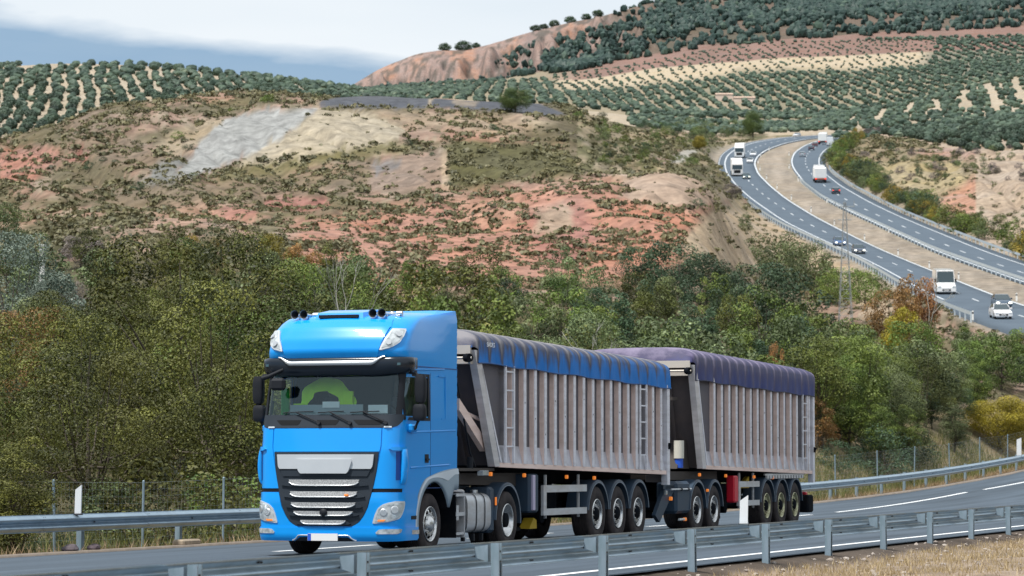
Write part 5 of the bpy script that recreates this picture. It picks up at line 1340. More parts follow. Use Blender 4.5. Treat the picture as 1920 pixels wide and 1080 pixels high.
def tractor():
    T = empty('tractor_unit', (TR_X, TR_Y, 0), TR_ROT)
    tag(T, 'bright blue lorry tractor unit with high roof driving towards the camera', 'lorry')
    # ---- shell
    wl = np.array(sorted(set(list(np.arange(.26, 4.01, .045)) + [2.28, 2.98, 4.01]))); aw = np.arange(-3.72, 3.721, .04)
    A, W = np.meshgrid(aw, wl); P = cabP(A, W); P[..., 0] = np.minimum(P[..., 0], CABR)
    Ac = (A[:-1, :-1] + A[1:, 1:]) / 2; Wc = (W[:-1, :-1] + W[1:, 1:]) / 2; Xc = (P[:-1, :-1, 0] + P[1:, 1:, 0]) / 2
    keep = np.ones(Ac.shape, bool)
    keep &= ~((np.abs(Ac) < 1.20) & (Wc > 2.30) & (Wc < 2.96))                      # windscreen
    sidew = (np.abs(Ac) > a_of_x(-1.19, Wc)) & (Xc < -.18) & (Wc > 2.27) & (Wc < 2.93)
    keep &= ~sidew
    keep &= ~((np.hypot(Xc - .03, Wc - .52) < .72) & (np.abs(Ac) > 1.3))              # wheel arch
    keep &= ~((Wc < 1.06) & (Xc > .03) & (np.abs(Ac) > 1.3))
    keep &= ~((Xc > CABR - .012))
    keep &= ~((Wc > 1.115) & (Wc < 1.16) & (np.abs(Ac) < .0))
    sh = MB(); sh.grid(P, 0, True, keep)
    # roof and back wall
    top = P[-1]; c = np.array([.35, 1.25, 4.06]); ring = [tuple(p) for p in top]
    rp = []
    for t in (0, .25, .6, .99): q = top * (1 - t) + c * t; q[:, 2] = 4.01 + .05 * math.sin(t * 1.57); rp.append(q)
    sh.grid(np.array(rp), 0, True)
    sh.add([(CABR, .005, 1.06), (CABR, 2.495, 1.06), (CABR, 2.47, 4.01), (CABR, .03, 4.01)], [(0, 1, 2, 3)])
    sh.build('cab_body', M_BLUE, T)
    sp = MB()   # raised rear roof fairing with flared sides
    sp.hexa([(.30, .10, 3.99), (CABR + .02, .02, 3.96), (CABR + .02, 2.48, 3.96), (.30, 2.40, 3.99), (.55, .16, 4.075), (CABR + .02, .045, 4.09), (CABR + .02, 2.455, 4.09), (.55, 2.34, 4.075)])
    sp.build('roof_fairing', M_BLUE, T)
    # ---- inside
    it = MB(); A2, W2 = np.meshgrid(np.linspace(-3.4, 3.4, 90), np.linspace(1.3, 3.1, 14)); I = cabP(A2, W2, np.full(A2.shape, -.06))
    Ai = A2[:-1, :-1] + .03; Wi = W2[:-1, :-1] + .06; Xi = I[:-1, :-1, 0]
    it.grid(I, 0, True, ~((np.abs(Ai) < 1.22) & (Wi > 2.22)) & ~((Xi > -1.0) & (Xi < -.12) & (Wi > 2.2) & (Wi < 3.0)) & (Xi < .85))
    it.box(.80, .84, .05, 2.45, 1.2, 3.1); it.box(-1.3, .84, .05, 2.45, 3.10, 3.14); it.box(-1.3, .84, .05, 2.45, 1.18, 1.22)
    it.build('interior_lining', mat('cab_lining', (.06, .115, .14), .85), T)
    ds = MB(); ds.bbox(-1.34, -.80, .10, 2.40, 1.7, 2.30, .05); ds.bbox(-.9, -.6, 1.55, 2.35, 2.2, 2.40, .05); ds.build('dashboard', mat('dash', (.15, .18, .19), .8), T)
    lo = MB(); lo.box(-1.20, -1.18, .75, 2.05, 2.30, 2.47); lo.build('windscreen_tray', mat('tray', (.30, .38, .40), .5), T)
    pp = MB(); pp.box(-1.22, -1.20, 1.16, 1.46, 2.42, 2.52); pp.box(-1.28, -1.26, .28, .62, 2.32, 2.46); pp.build('paper', mat('paper', (.80, .88, .88), .8), T)
    for (yc, nm) in ((1.83, 'seat'), (.62, 'seat')):
        s = empty('seat', (0, 0, 0), 0, T); b = MB(); b.bbox(-.35, .25, yc - .27, yc + .27, 1.6, 1.85, .06); b.bbox(.12, .32, yc - .26, yc + .26, 1.8, 2.62, .07); b.bbox(.12, .27, yc - .15, yc + .15, 2.62, 2.88, .05)
        b.build('seat_cushion', mat('seat_cloth', (.10, .13, .15), .9), s)
    vest = MB()                                            # safety vest hung over the seat back: an arch of cloth
    an = np.linspace(-.25, math.pi + .2, 24); P = []
    for k, (r, dx) in enumerate(((.30, .0), (.40, .03), (.47, .06), (.54, .12))):
        P.append(np.stack([-.80 + dx + .02 * np.sin(an * 5), 1.62 - r * .95 * np.cos(an) + .03 * np.sin(an * 7 + k), 2.42 + r * .95 * np.maximum(np.sin(an), -.6) - .16 * (np.cos(an) > .75) * 0], -1))
    vest.grid(np.stack(P, 1)); vest.box(-.81, -.75, 1.95, 2.17, 2.26, 2.5); vest.box(-.77, -.71, 1.12, 1.30, 2.44, 2.70)
    vest.build('safety_vest', mat('hi_vis', (.55, 1.0, .03), .7, emit=None, noise=(5, .3, (.40, .85, .03), .4, .6)), T)
    v2 = MB(); v2.bbox(-.9, -.84, 2.22, 2.36, 2.28, 2.75, .02); v2.build('green_curtain', mat('green_cloth', (.02, .35, .06), .8), T)
    sw = MB(); n = 24; c0 = Vector((-.62, .62, 2.28)); ax = [Vector((math.cos(t) * .0, math.cos(t), 0)) * .23 + Vector((.10, 0, .20)) * math.sin(t) for t in np.linspace(0, math.tau, n)]
    sw.tube([c0 + q for q in ax], .017, 6, cap=False); sw.box(-.64, -.60, .42, .82, 2.26, 2.30); sw.build('steering_wheel', M_BLACK, T)
    # ---- glass
    g = MB(); A3, W3 = np.meshgrid(np.linspace(-1.21, 1.21, 40), np.linspace(2.28, 2.98, 10)); g.grid(cabP(A3, W3, np.full(A3.shape, -.006))); ws = g.build('windscreen', M_GLASS, T)
    fr = MB(); panel(fr, rows_lin([(2.97, -1.36, 1.36), (3.07, -1.36, 1.36)]), .012, -.02, 40)
    for s in (-1, 1): panel(fr, [(w, min(s * 1.16, s * 1.27), max(s * 1.16, s * 1.27)) for w in np.linspace(2.28, 2.98, 10)], .010, -.02, 5)
    fr.build('windscreen_frame', M_BLACK, ws)
    for s in (-1, 1):
        sd = MB(); ww = np.linspace(2.24, 2.95, 8); al = [(w, a_of_x(-1.21, w), a_of_x(-.17, w)) for w in ww]
        Ag = np.array([[l + (r - l) * t for t in np.linspace(0, 1, 6)] for (_, l, r) in al]) * s; Wg = np.array([[w] * 6 for w in ww])
        sd.grid(cabP(Ag, Wg, np.full(Ag.shape, -.004))); q = sd.build('side_window', M_GLASS, T)
        fm = MB()
        for (xa, xb, wa, wb) in ((-1.23, -1.18, 2.22, 2.97), (-.22, -.14, 2.22, 2.97), (-1.23, -.14, 2.93, 2.98), (-1.23, -.14, 2.21, 2.26)):
            rows = []
            for w in np.linspace(wa, wb, 4):
                l, r = a_of_x(xa, w), a_of_x(xb, w); rows.append((w, l, r) if s > 0 else (w, -r, -l))
            panel(fm, rows, .008, -.02, 4)
        fm.build('window_frame', M_BLACK, q)
    # ---- black apron under the windscreen with three vents and wipers
    ap = MB(); panel(ap, rows_lin([(2.085, -1.10, 1.10), (2.11, -1.20, 1.20), (2.20, -1.30, 1.30), (2.30, -1.32, 1.32)], 9), .014, -.02, 40); apo = ap.build('windscreen_apron', M_GREYPL, T)
    for (a0, a1) in ((-.92, -.46), (-.18, .22), (.46, .98)):
        vn = MB(); panel(vn, [(2.13, a0 + .10, a1 - .06), (2.155, a0 + .06, a1 - .03), (2.21, a0, a1)], .018, .0, 8)
        vn.build('vent', mat('vent_black', (.006, .007, .009), .6), apo)
    for (a0, a1, wa) in ((-.12, -.80, 2.34), (.42, -.16, 2.35), (1.02, .40, 2.35)):
        wp = MB(); p0 = cabP(a0, 2.16, .05); p1 = cabP((a0 * .35 + a1 * .65), 2.335, .05); e0 = cabP(a0 + .12 - .25, 2.345, .035); e1 = cabP(a1, 2.325, .035)
        wp.tube([p0, p1], .012, 6); wp.tube([e0, (np.array(e0) + np.array(e1)) / 2 + [-.01, 0, .004], e1], .010, 6); wp.tube([cabP(a0, 2.15, .02), cabP(a0, 2.15, .07)], .03, 8)
        wp.build('wiper', M_BLACK, T)
    sw2 = MB()
    for a in (-1.0, 1.05): panel(sw2, [(2.085, a - .06, a + .06), (2.105, a - .055, a + .055)], .03, 0, 4)
    sw2.build('washer_cap', mat('washer_silver', (.7, .75, .78), .3, .5), T)
    # ---- sun visor with its silver strip
    def visP(a, z, off):
        a = np.asarray(a, float); q = cabP(a, 3.0 + 0 * a, np.full(a.shape, float(off)) if np.ndim(off) == 0 else off); q[..., 2] = z; return q
    Av = np.linspace(-1.66, 1.66, 70); kk = 1 - .85 * sstep(1.22, 1.66, np.abs(Av)); dw = .07 * sstep(.7, 1.6, np.abs(Av)); vz = MB()
    P = [visP(Av, z + dw * (3.24 - z) / .31, o * kk) for z, o in ((2.935, .0), (2.93, .04), (2.95, .075), (3.02, .112), (3.10, .125), (3.18, .122), (3.225, .11), (3.24, .06))]
    vz.grid(np.array(P)); vis = vz.build('sun_visor', M_BLACKGL, T)
    As = np.linspace(-.93, .93, 50); up = .13 * sstep(.70, .93, np.abs(As)); st = MB()
    P = [visP(As, 3.105 + .075 * f + up * (1 - .4 * f), .112 + o - .02 * sstep(.75, .93, np.abs(As))) for f, o in ((0, .005), (0, .035), (.5, .035), (1, .028), (1, .0))]
    st.grid(np.array(P)); st.build('silver_strip', M_CHROME, vis)
    # ---- roof front panel, lamps, horns, light bar
    rf = MB(); panel(rf, rows_lin([(3.235, -.80, .80), (3.30, -.83, .83), (3.72, -.96, .96)], 14), .022, -.01, 30); rf.build('roof_panel', M_BLUE, T)
    cr = MB(); panel(cr, rows_lin([(3.722, -.98, .98), (3.86, -.94, .94)], 5), .010, -.01, 24); cr.build('roof_brow', M_BLUE, T)
    for s in (-1, 1):
        lp = MB(); R = [(3.34, .86, .90), (3.38, .87, 1.05), (3.46, .90, 1.17), (3.56, .95, 1.23), (3.66, .99, 1.25), (3.69, 1.01, 1.24)]
        f = lambda rows: rows if s > 0 else [(w, -r, -l) for (w, l, r) in rows]
        panel(lp, f(rows_lin(R, 12)), .030, -.01, 8); L_ = lp.build('roof_lamp', M_LAMPRIM, T)
        ln = MB(); panel(ln, f(rows_lin([(w + (.03 if i == 0 else (-.02 if i == 5 else 0)), l + .035, max(r - .035, l + .05)) for i, (w, l, r) in enumerate(R)], 12)), .036, .0, 8); ln.build('lens', M_LENS, L_)
        for (a, w) in ((1.00, 3.46), (1.13, 3.58)):
            rg = MB(); cc = cabP(s * a, w, .04); nn = Vector(cabP(s * a, w, .06)) - Vector(cc); rg.tube([cc, Vector(cc) + nn], [.052, .045], 14); rg.build('bulb_ring', M_CHROME, L_)
    for yb in (2.06, 1.90, .66, .50):
        h = MB(); z0 = 3.965; x0 = -1.02
        pr = [(0, .075), (.02, .066), (.06, .045), (.14, .026), (.30, .018), (.42, .018)]
        h.lathe([(a, r) for a, r in pr], (x0, yb, z0), axis='x', n=16); h.lathe([(.015, .062), (.07, .03), (.10, .0)], (x0, yb, z0), axis='x', n=16, m=1)
        h.lathe([(.42, .018), (.43, .05), (.48, .05), (.49, .0)], (x0, yb, z0), axis='x', n=12)
        h.box(x0 + .2, x0 + .24, yb - .015, yb + .015, z0 - .12, z0)
        h.build('air_horn', [M_CHROME, M_BLACK], T)
    for y in (.30, 1.80): hb = MB(); hb.box(-.74, -.64, y, y + .43, 3.88, 3.94); hb.tube([(-.70, y + .06, 3.97), (-.70, y - .04, 3.97)], .04, 8); hb.build('horn_bracket', M_CHROME, T)
    lb = MB(); 
    lb.hexa([(-1.02, .82, 3.84), (-.35, .75, 3.90), (-.35, 1.78, 3.90), (-1.02, 1.71, 3.84), (-.95, .86, 3.985), (-.35, .80, 4.06), (-.35, 1.73, 4.06), (-.95, 1.67, 3.985)]); l2 = lb.build('roof_light_bar', M_BLUE, T)
    ls = MB(); ls.box(-1.03, -.94, .92, 1.62, 3.90, 3.95); ls.build('slot', M_BLACK, l2)
    # ---- front panels below the windscreen
    fp = MB(); panel(fp, rows_lin([(1.70, -.93, .93), (1.78, -.95, .95), (2.075, -.95, .95)], 9), .018, -.01, 26); fp.build('front_panel', M_BLUE, T)
    for s in (-1, 1):
        f = lambda rows: rows if s > 0 else [(w, -r, -l) for (w, l, r) in rows]
        cp = MB(); panel(cp, f(rows_lin([(1.105, .83, 1.40), (1.2, .86, 1.44), (1.70, .955, 1.44), (1.78, .97, 1.42), (2.08, .97, 1.42)], 16)), .014, -.01, 12); cp.build('corner_panel', M_BLUE, T)
        df = MB(); rws = []                                 # vertical air deflector blade standing off the corner
        for w in np.linspace(1.16, 1.78, 14):
            e = math.sin((w - 1.16) / .62 * math.pi) ** .4; rws.append((w, e))
        P = np.array([[cabP(s * aa, w, .012 + oo * e) for (aa, oo) in ((1.29, .012), (1.285, .05), (1.31, .075), (1.36, .08), (1.405, .06), (1.41, .03), (1.39, .012))] for (w, e) in rws])
        df.grid(P, flip=s < 0); o = df.build('air_deflector', M_BLUE, T)
        dk = MB(); panel(dk, f([(w, 1.20, 1.29) for w in np.linspace(1.24, 1.70, 8)]), .020, 0, 3); dk.build('deflector_gap_shade', mat('shadow_blue', (.001, .05, .26), .5), o)  # raised dark blue plate: the shade of the gap put into its colour
        lp_ = MB(); panel(lp_, f([(1.715, 1.14, 1.36), (1.74, 1.08, 1.38), (1.78, 1.12, 1.38)]), .05, 0, 8); lp_.build('deflector_lip', M_BLUE, o)
    # ---- grille
    gr = MB(); GR = [(.50, -.50, .50), (.56, -.60, .60), (.66, -.68, .68), (.80, -.75, .75), (1.10, -.83, .83), (1.40, -.89, .89), (1.69, -.92, .92)]
    panel(gr, rows_lin(GR, 26), .024, -.01, 24); G = gr.build('grille', M_GREYPL, T)
    def gw(w): return np.interp(w, [g[0] for g in GR], [g[2] for g in GR])
    ch = MB(); panel(ch, rows_lin([(1.42, -.80, .80), (1.46, -.83, .83), (1.655, -.85, .85)], 8), .055, .0, 24); C = ch.build('silver_panel', mat('silver_paint', (.60, .62, .64), .34, .35, noise=(1.2, .3, (.5, .52, .55), .4, .6)), G)
    cb = MB(); panel(cb, rows_lin([(1.345, -.40, .40), (1.385, -.44, .44), (1.57, -.50, .50), (1.575, -.48, .48)], 8), .085, .03, 16); cb.build('raised_centre', mat('silver_paint', ), C)
    lowb = MB(); panel(lowb, rows_lin([(1.30, -.74, .74), (1.415, -.80, .80)], 4), .040, 0, 20); lowb.build('lower_lip', M_GREYPL, G)
    for i, (w0, w1) in enumerate(((1.145, 1.25), (.955, 1.055), (.795, .885), (.665, .745), (.525, .60))):
        ah = gw(w0) - .05; am = ah - .20 + .02 * i
        b = MB(); panel(b, rows_lin([(w0 - .012, -am * .96, am * .96), (w0 + .01, -ah, ah), (w1 - .03, -am - .05, am + .05), (w1, -am, am)], 7), .055, .0, 22); B_ = b.build('grille_bar', M_GREYPL, G)
        b = MB(); panel(b, [(w0 + .012, -am + .03, am - .03), (w0 + .045, -am, am), (w1 - .004, -am - .03, am + .03)], .060, .03, 22); b.build('mesh_insert', M_MESHG, B_)
        b = MB(); at_ = np.linspace(-1, 1, 26); pts = [cabP(t * (am + .02), w0 + .006 + .05 * abs(t) ** 10, .066) for t in at_]; b.tube(pts, .011, 6); b.build('chrome_line', M_CHROME, B_)
        if i == 1: b = MB(); b.bbox(-1.70, -1.66, .80, .86, .985, 1.015, .005); b.build('orange_mark', M_ORANGE, B_)
    sn = MB(); c = cabP(0.02, .72, .075); sn.lathe([(-.02, .0), (-.02, .06), (.03, .07)], (float(c[0]), float(c[1]), .72), axis='x', n=14); sn.build('radar_cover', M_BLACK, G)
    # ---- dark joint between cab and bumper
    jn = MB(); panel(jn, [(1.045, -1.34, 1.34), (1.10, -1.34, 1.34)], .006, -.03, 40); jn.build('bumper_joint', mat('joint_black', (.008, .008, .01), .6), T)
    # ---- bumper in two corner pieces and a lower bar
    bp = MB()
    for s in (-1, 1):
        f = lambda rows: rows if s > 0 else [(w, -r, -l) for (w, l, r) in rows]
        rows = []
        for w in np.linspace(.44, 1.04, 16):
            ae = a_of_x(-.72, w); rows.append((w, gw(max(w, .5)) + .012 - (.06 if w < .5 else 0), ae))
        panel(bp, f(rows), .022, -.02, 22)
    panel(bp, rows_lin([(.27, -1.85, 1.85), (.30, -1.93, 1.93), (.38, -1.94, 1.94), (.475, -1.94, 1.94)], 8), .038, -.02, 60)
    bp.build('bumper', M_BLUE, T)
    nt_ = MB(); panel(nt_, rows_lin([(.272, -.52, .52), (.335, -.42, .42)], 4), .044, 0, 20); nt_.build('lower_intake', M_BLACK, T)
    ct = MB(); ct.tube([cabP(a, .285 + .065 * (1 - sstep(.42, .56, abs(a))), .05) for a in np.linspace(-.56, .56, 30)], .012, 6); ct.build('intake_trim', M_CHROME, T)
    for s in (-1, 1):
        f = lambda rows: rows if s > 0 else [(w, -r, -l) for (w, l, r) in rows]
        HL = [(.545, .84, .90), (.57, .84, 1.10), (.62, .855, 1.27), (.70, .88, 1.33), (.78, .92, 1.37), (.85, 1.0, 1.39), (.885, 1.10, 1.39), (.90, 1.2, 1.38)]
        h = MB(); panel(h, f(rows_lin(HL, 16)), .036, 0, 12); H = h.build('headlight', M_LAMPRIM, T)
        l = MB(); panel(l, f(rows_lin([(w + (.028 if i == 0 else (-.022 if i == 7 else 0)), a + .032, max(b - .035, a + .06)) for i, (w, a, b) in enumerate(HL)], 16)), .042, 0, 12); l.build('lens', M_LENS, H)
        for (a, w, r) in ((1.02, .72, .065), (1.18, .76, .07)):
            rg = MB(); cc = Vector(cabP(s * a, w, .040)); nn = Vector(cabP(s * a, w, .050)) - cc; rg.tube([cc, cc + nn], [r, r * .8], 16); rg.build('reflector', M_CHROME, H)
        oi = MB(); panel(oi, f([(.578, .92, 1.02), (.605, .93, 1.05)]), .047, .03, 4); oi.build('indicator', M_ORANGE, H)
        fg = MB(); panel(fg, f([(.375, .90, 1.22), (.40, .89, 1.28), (.445, .94, 1.30), (.455, 1.0, 1.28)]), .050, 0, 8); fg.build('fog_lamp', M_LENS, T)
        # bumper side slot and corner lamp
        sl = MB(); rows = [(w, a_of_x(-1.0, w), a_of_x(-.70, w)) for w in (.60, .66)]; panel(sl, f(rows), .028, 0, 5); sl.build('step_slot', M_BLACK, T)
        cl = MB(); rows = [(w, a_of_x(-1.0, w), a_of_x(-.71, w)) for w in (.36, .43)]; panel(cl, f(rows), .046, 0, 5); cl.build('corner_lamp', M_LENS, T)
    pl = MB(); pl.box(-1.668, -1.650, .985, 1.515, .262, .378); npl = pl.build('number_plate', M_PLATE, T)
    pb = MB(); pb.box(-1.672, -1.6685, 1.455, 1.512, .265, .375); pb.build('blue_band', M_EU, npl)
    # ---- doors: joints, handle, steps, arch trim
    for s in (-1, 1):
        y = 0 if s > 0 else 2.5; o = -1 if s > 0 else 1
        S = lambda v: y + o * v
        def bx(mb, x0, x1, v0, v1, z0, z1, m=0): a, b = sorted((S(v0), S(v1))); mb.box(x0, x1, a, b, z0, z1, m)
        d = MB(); bx(d, -.12, -.108, -.001, .0025, 1.15, 3.0); bx(d, -1.02, CABR, -.001, .003, 3.09, 3.105); bx(d, -.30, .62, 0, .002, 1.10, 1.11) 
        D_ = d.build('door', mat('joint_blue', (.002, .05, .22), .5), T)
        hd = MB(); bx(hd, -.36, -.20, -.02, .006, 1.52, 1.66); bx(hd, -.35, -.21, .006, .03, 1.56, 1.59); hd.build('door_handle', M_BLACK, D_)
        cz = MB()
        for (z0, z1, xa, xb) in ((1.995, 2.035, -1.0, 1.02), (1.42, 1.455, -.98, .72), (3.02, 3.05, -.98, .50)):
            bxs = [(xa, S(-.006), z0), (xb, S(-.006), z0 + .05), (xb, S(-.006), z1 + .05), (xa, S(-.006), z1)]
            cz.hexa([(xa, S(-.003), z0), (xb, S(-.003), z0 + .05), (xb, S(.012), z0 + .06), (xa, S(.012), z0 + .01), (xa, S(-.003), z1), (xb, S(-.003), z1 + .05), (xb, S(.012), z1 + .035), (xa, S(.012), z1 - .012)])
        cz.build('door_crease', M_BLUE, D_)
        hb_ = MB(); 
        for (x0, x1, z0, z1) in ((.24, .56, 2.95, 2.97), (.54, .56, 2.24, 2.97), (.38, .56, 2.24, 2.26)): bx(hb_, x0, x1, -.002, .006, z0, z1)
        hb_.build('locker_outline', M_BLUE, T)
        tr = MB(); an = np.radians(np.linspace(190, 20, 30)); inn, out = [], []
        for t in an:
            r0 = .70; ix, iz = .03 + r0 * math.cos(t), .52 + r0 * math.sin(t) * .98; inn.append((ix, iz))
        for t in np.linspace(0, 1, 30):
            if t < .35: k = t / .35; a = math.radians(190 - 75 * k); out.append((.03 + .84 * math.cos(a), .52 + .82 * math.sin(a)))
            else: k = (t - .35) / .65; a = math.radians(115); x0 = .03 + .84 * math.cos(a); z0 = .52 + .82 * math.sin(a); out.append((x0 + (CABR - x0) * k, z0 + (1.43 - z0) * (k * (2 - k) * .8 + .2 * k)))
        for i in range(9): t = (i + 1) / 9; inn.append((inn[29][0] + (CABR - inn[29][0]) * t, inn[29][1] + (1.07 - inn[29][1]) * min(1, 2 * t))); 
        # resample both edges to the same count
        def rs(pts, n=44):
            p = np.array(pts); L = np.r_[0, np.cumsum(np.hypot(*np.diff(p, axis=0).T))]; q = np.linspace(0, L[-1], n); return np.stack([np.interp(q, L, p[:, 0]), np.interp(q, L, p[:, 1])], -1)
        I_, O_ = rs(inn), rs(out); G_ = []
        for (c_, v) in ((I_, -.05), (I_, .020), (I_ * .7 + O_ * .3, .030), (I_ * .35 + O_ * .65, .028), (O_, .014), (O_, -.005)): G_.append(np.stack([c_[:, 0], np.full(44, S(v)), c_[:, 1]], -1))
        tr.grid(np.stack(G_, 1)); tr.build('wheel_arch_trim', M_TRIM, T)
        hi = MB(); H0 = O_ * .97 + I_ * .03; H1 = O_ * .72 + I_ * .28; hi.grid(np.stack([np.stack([H0[:, 0], np.full(44, S(.0205)), H0[:, 1]], -1), np.stack([H1[:, 0], np.full(44, S(.034)), H1[:, 1]], -1)], 1)); hi.build('arch_upper_band', mat('pale_trim', (.50, .55, .60), .45), T)
        il = MB(); P = [np.stack([.03 + .69 * np.cos(an), np.full(30, S(v)), .52 + .68 * np.sin(an)], -1) for v in (-.01, -.75)]; il.grid(np.stack(P, 1)); il.build('inner_arch', M_DARK, T)
        # mirrors
        mr = empty('mirror', (0, 0, 0), 0, T); M = MB(); xm = -1.02; ym = S(.34)
        def rbox(x0, x1, yc, hy, z0, z1, top, bot):
            rings = []
            zz = np.linspace(z0, z1, 9)
            for z in zz:
                k = 1 - ((abs(z - (z0 + z1) / 2) / ((z1 - z0) / 2)) ** 4) * .25; t = np.linspace(0, math.tau, 18, endpoint=False); c, s_ = np.cos(t), np.sin(t)
                rings.append([(((x0 + x1) / 2) + (x1 - x0) / 2 * np.sign(cc) * abs(cc) ** .6 * k, yc + hy * np.sign(ss) * abs(ss) ** .5 * k, z) for cc, ss in zip(c, s_)])
            n = 18; vs = [p for r in rings for p in r]; fs = [(i * n + k, i * n + (k + 1) % n, (i + 1) * n + (k + 1) % n, (i + 1) * n + k) for i in range(8) for k in range(n)]
            M.add(vs, fs, 0, True); M.add(rings[0], [tuple(range(n))]); M.add(rings[-1], [tuple(range(n - 1, -1, -1))])
        rbox(xm - .09, xm + .06, S(.20), .095, 2.50, 2.95, 0, 0); rbox(xm - .09, xm + .07, S(.18), .110, 2.20, 2.47, 0, 0)
        M.tube([(xm, S(.0), 2.98), (xm, S(.12), 2.97), (xm, S(.16), 2.92)], .022, 6); M.tube([(xm - .0, S(.16), 2.22), (xm, S(.10), 2.08), (xm - .02, S(-.02), 2.04)], .030, 7); M.tube([(xm, S(.2), 2.44), (xm, S(.2), 2.50)], .05, 8)
        M.build('mirror_housing', M_BLACK, mr)
        ma = MB(); ma.bbox(xm - .12, xm + .16, *sorted((S(-.03), S(.09))), 2.02, 2.15, .03); ma.build('mirror_foot', M_BLUE, mr)
    # front mirror inside top corner
    fmn = MB(); fmn.tube([cabP(-.85, 3.02, .1), cabP(-1.05, 2.90, .16), cabP(-1.12, 2.86, .2)], [.03, .035, .045], 8); fmn.bbox(-1.60, -1.48, 1.98, 2.24, 2.70, 2.90, .04); fmn.build('front_mirror', M_BLACK, T)
    # ---- chassis, tank, wheels
    ch = MB()
    for y in (.80, 1.62): ch.box(-1.0, 5.1, y, y + .08, .80, 1.06)
    ch.box(-1.25, .9, .5, 2.0, .45, 1.05); ch.box(4.9, 5.1, .8, 1.7, .7, 1.05); ch.box(-.3, .3, .3, 2.2, .40, .56); ch.box(3.4, 3.9, .3, 2.2, .38, .62); ch.box(.9, 2.2, .9, 1.6, .4, 1.2)
    ch.build('chassis', M_DARK, T)
    fw = MB(); fw.lathe([(0, .52), (.06, .55), (.10, .5), (.10, 0)], (3.35, 1.25, 1.12), axis='z', n=30); fw.build('fifth_wheel', M_DARK, T)
    for (x0, x1, nm) in ((1.62, 2.86, 'fuel_tank'),):
        t = MB(); yz = []
        for k in range(32):
            a = math.tau * k / 32; c, s_ = math.cos(a), math.sin(a); yz.append((.36 + .32 * np.sign(c) * abs(c) ** .45, .66 + .34 * np.sign(s_) * abs(s_) ** .45))
        xs = [x0, x0 + .025, x0 + .05, x1 - .05, x1 - .025, x1]; kk = [.90, .97, 1, 1, .97, .90]; vs = []
        for x, k in zip(xs, kk): vs += [(x, .36 + (a - .36) * k, .66 + (b - .66) * k) for a, b in yz]
        n = 32; t.add(vs, [(i * n + k, i * n + (k + 1) % n, (i + 1) * n + (k + 1) % n, (i + 1) * n + k) for i in range(5) for k in range(n)], 0, True)
        t.add(vs[:n], [tuple(range(n))]); t.add(vs[-n:], [tuple(range(n - 1, -1, -1))]); tk = t.build(nm, M_ALU, T)
        for x in (x0 + .02, 2.10, 2.50):
            b = MB(); vs = []
            for xx in (x - .02, x + .02):
                vs += [(xx, .36 + (a - .36) * 1.03, .66 + (c - .66) * 1.03) for a, c in yz]
            b.add(vs, [(k, (k + 1) % n, n + (k + 1) % n, n + k) for k in range(n)], 0, True); b.box(x - .03, x + .03, .08, .14, .18, .30); b.build('strap', M_BLACK, tk)
        c = MB(); c.tube([(2.6, .28, .98), (2.6, .28, 1.05)], .07, 12); c.build('filler_cap', M_CHROME, tk)
    st = MB(); st.box(1.18, 1.60, .06, .12, .30, .34); st.box(1.18, 1.60, .05, .13, .62, .68); st.box(1.17, 1.21, .06, .5, .25, .98, 2); st.box(1.57, 1.61, .06, .5, .25, .98); st.box(1.18, 1.62, .05, .55, .95, 1.0)
    st.box(1.3, 1.6, .30, .36, .3, .95, 1); st.tube([(1.30, .12, .80), (1.30, .12, .55)], .07, 10); st.tube([(1.15, .2, 1.06), (1.7, .15, 1.04), (1.75, .15, 1.02)], .03, 8, 0)
    st.build('step_box', [M_ALU, mat('rusty_brown', (.16, .09, .06), .8), M_DARK], T)
    mf = MB(); mf.bbox(2.75, 3.02, .05, .55, .30, 1.10, .05); mf.build('mudguard_flap', M_FEND, T)
    mudguard(T, 3.64, .50, .66, .03, .62, -5, 178); mudguard(T, 3.64, .50, .66, 2.47, 1.90, -5, 178)
    q = MB(); q.box(2.975, 3.0, .02, .03, .78, .92); q.box(3.0, 3.03, .015, .025, .78, .92); q.build('side_marker', M_ORANGE, T)
    q = MB(); q.bbox(-.65, .7, .25, .3, .9, 1.1, .01); q.build('splash_panel', M_DARK, T)
    wheel(T, 0, .04, .507, kind='steer'); wheel(T, 0, 2.46, .507, kind='steer', side=1)
    wheel(T, 3.64, .03, .507, kind='drive', width=.27); wheel(T, 3.64, 2.47, .507, kind='drive', width=.27, side=1); wheel(T, 3.64, .37, .507, kind='drive', width=.27); wheel(T, 3.64, 2.13, .507, kind='drive', width=.27, side=1)
    return T
tractor()

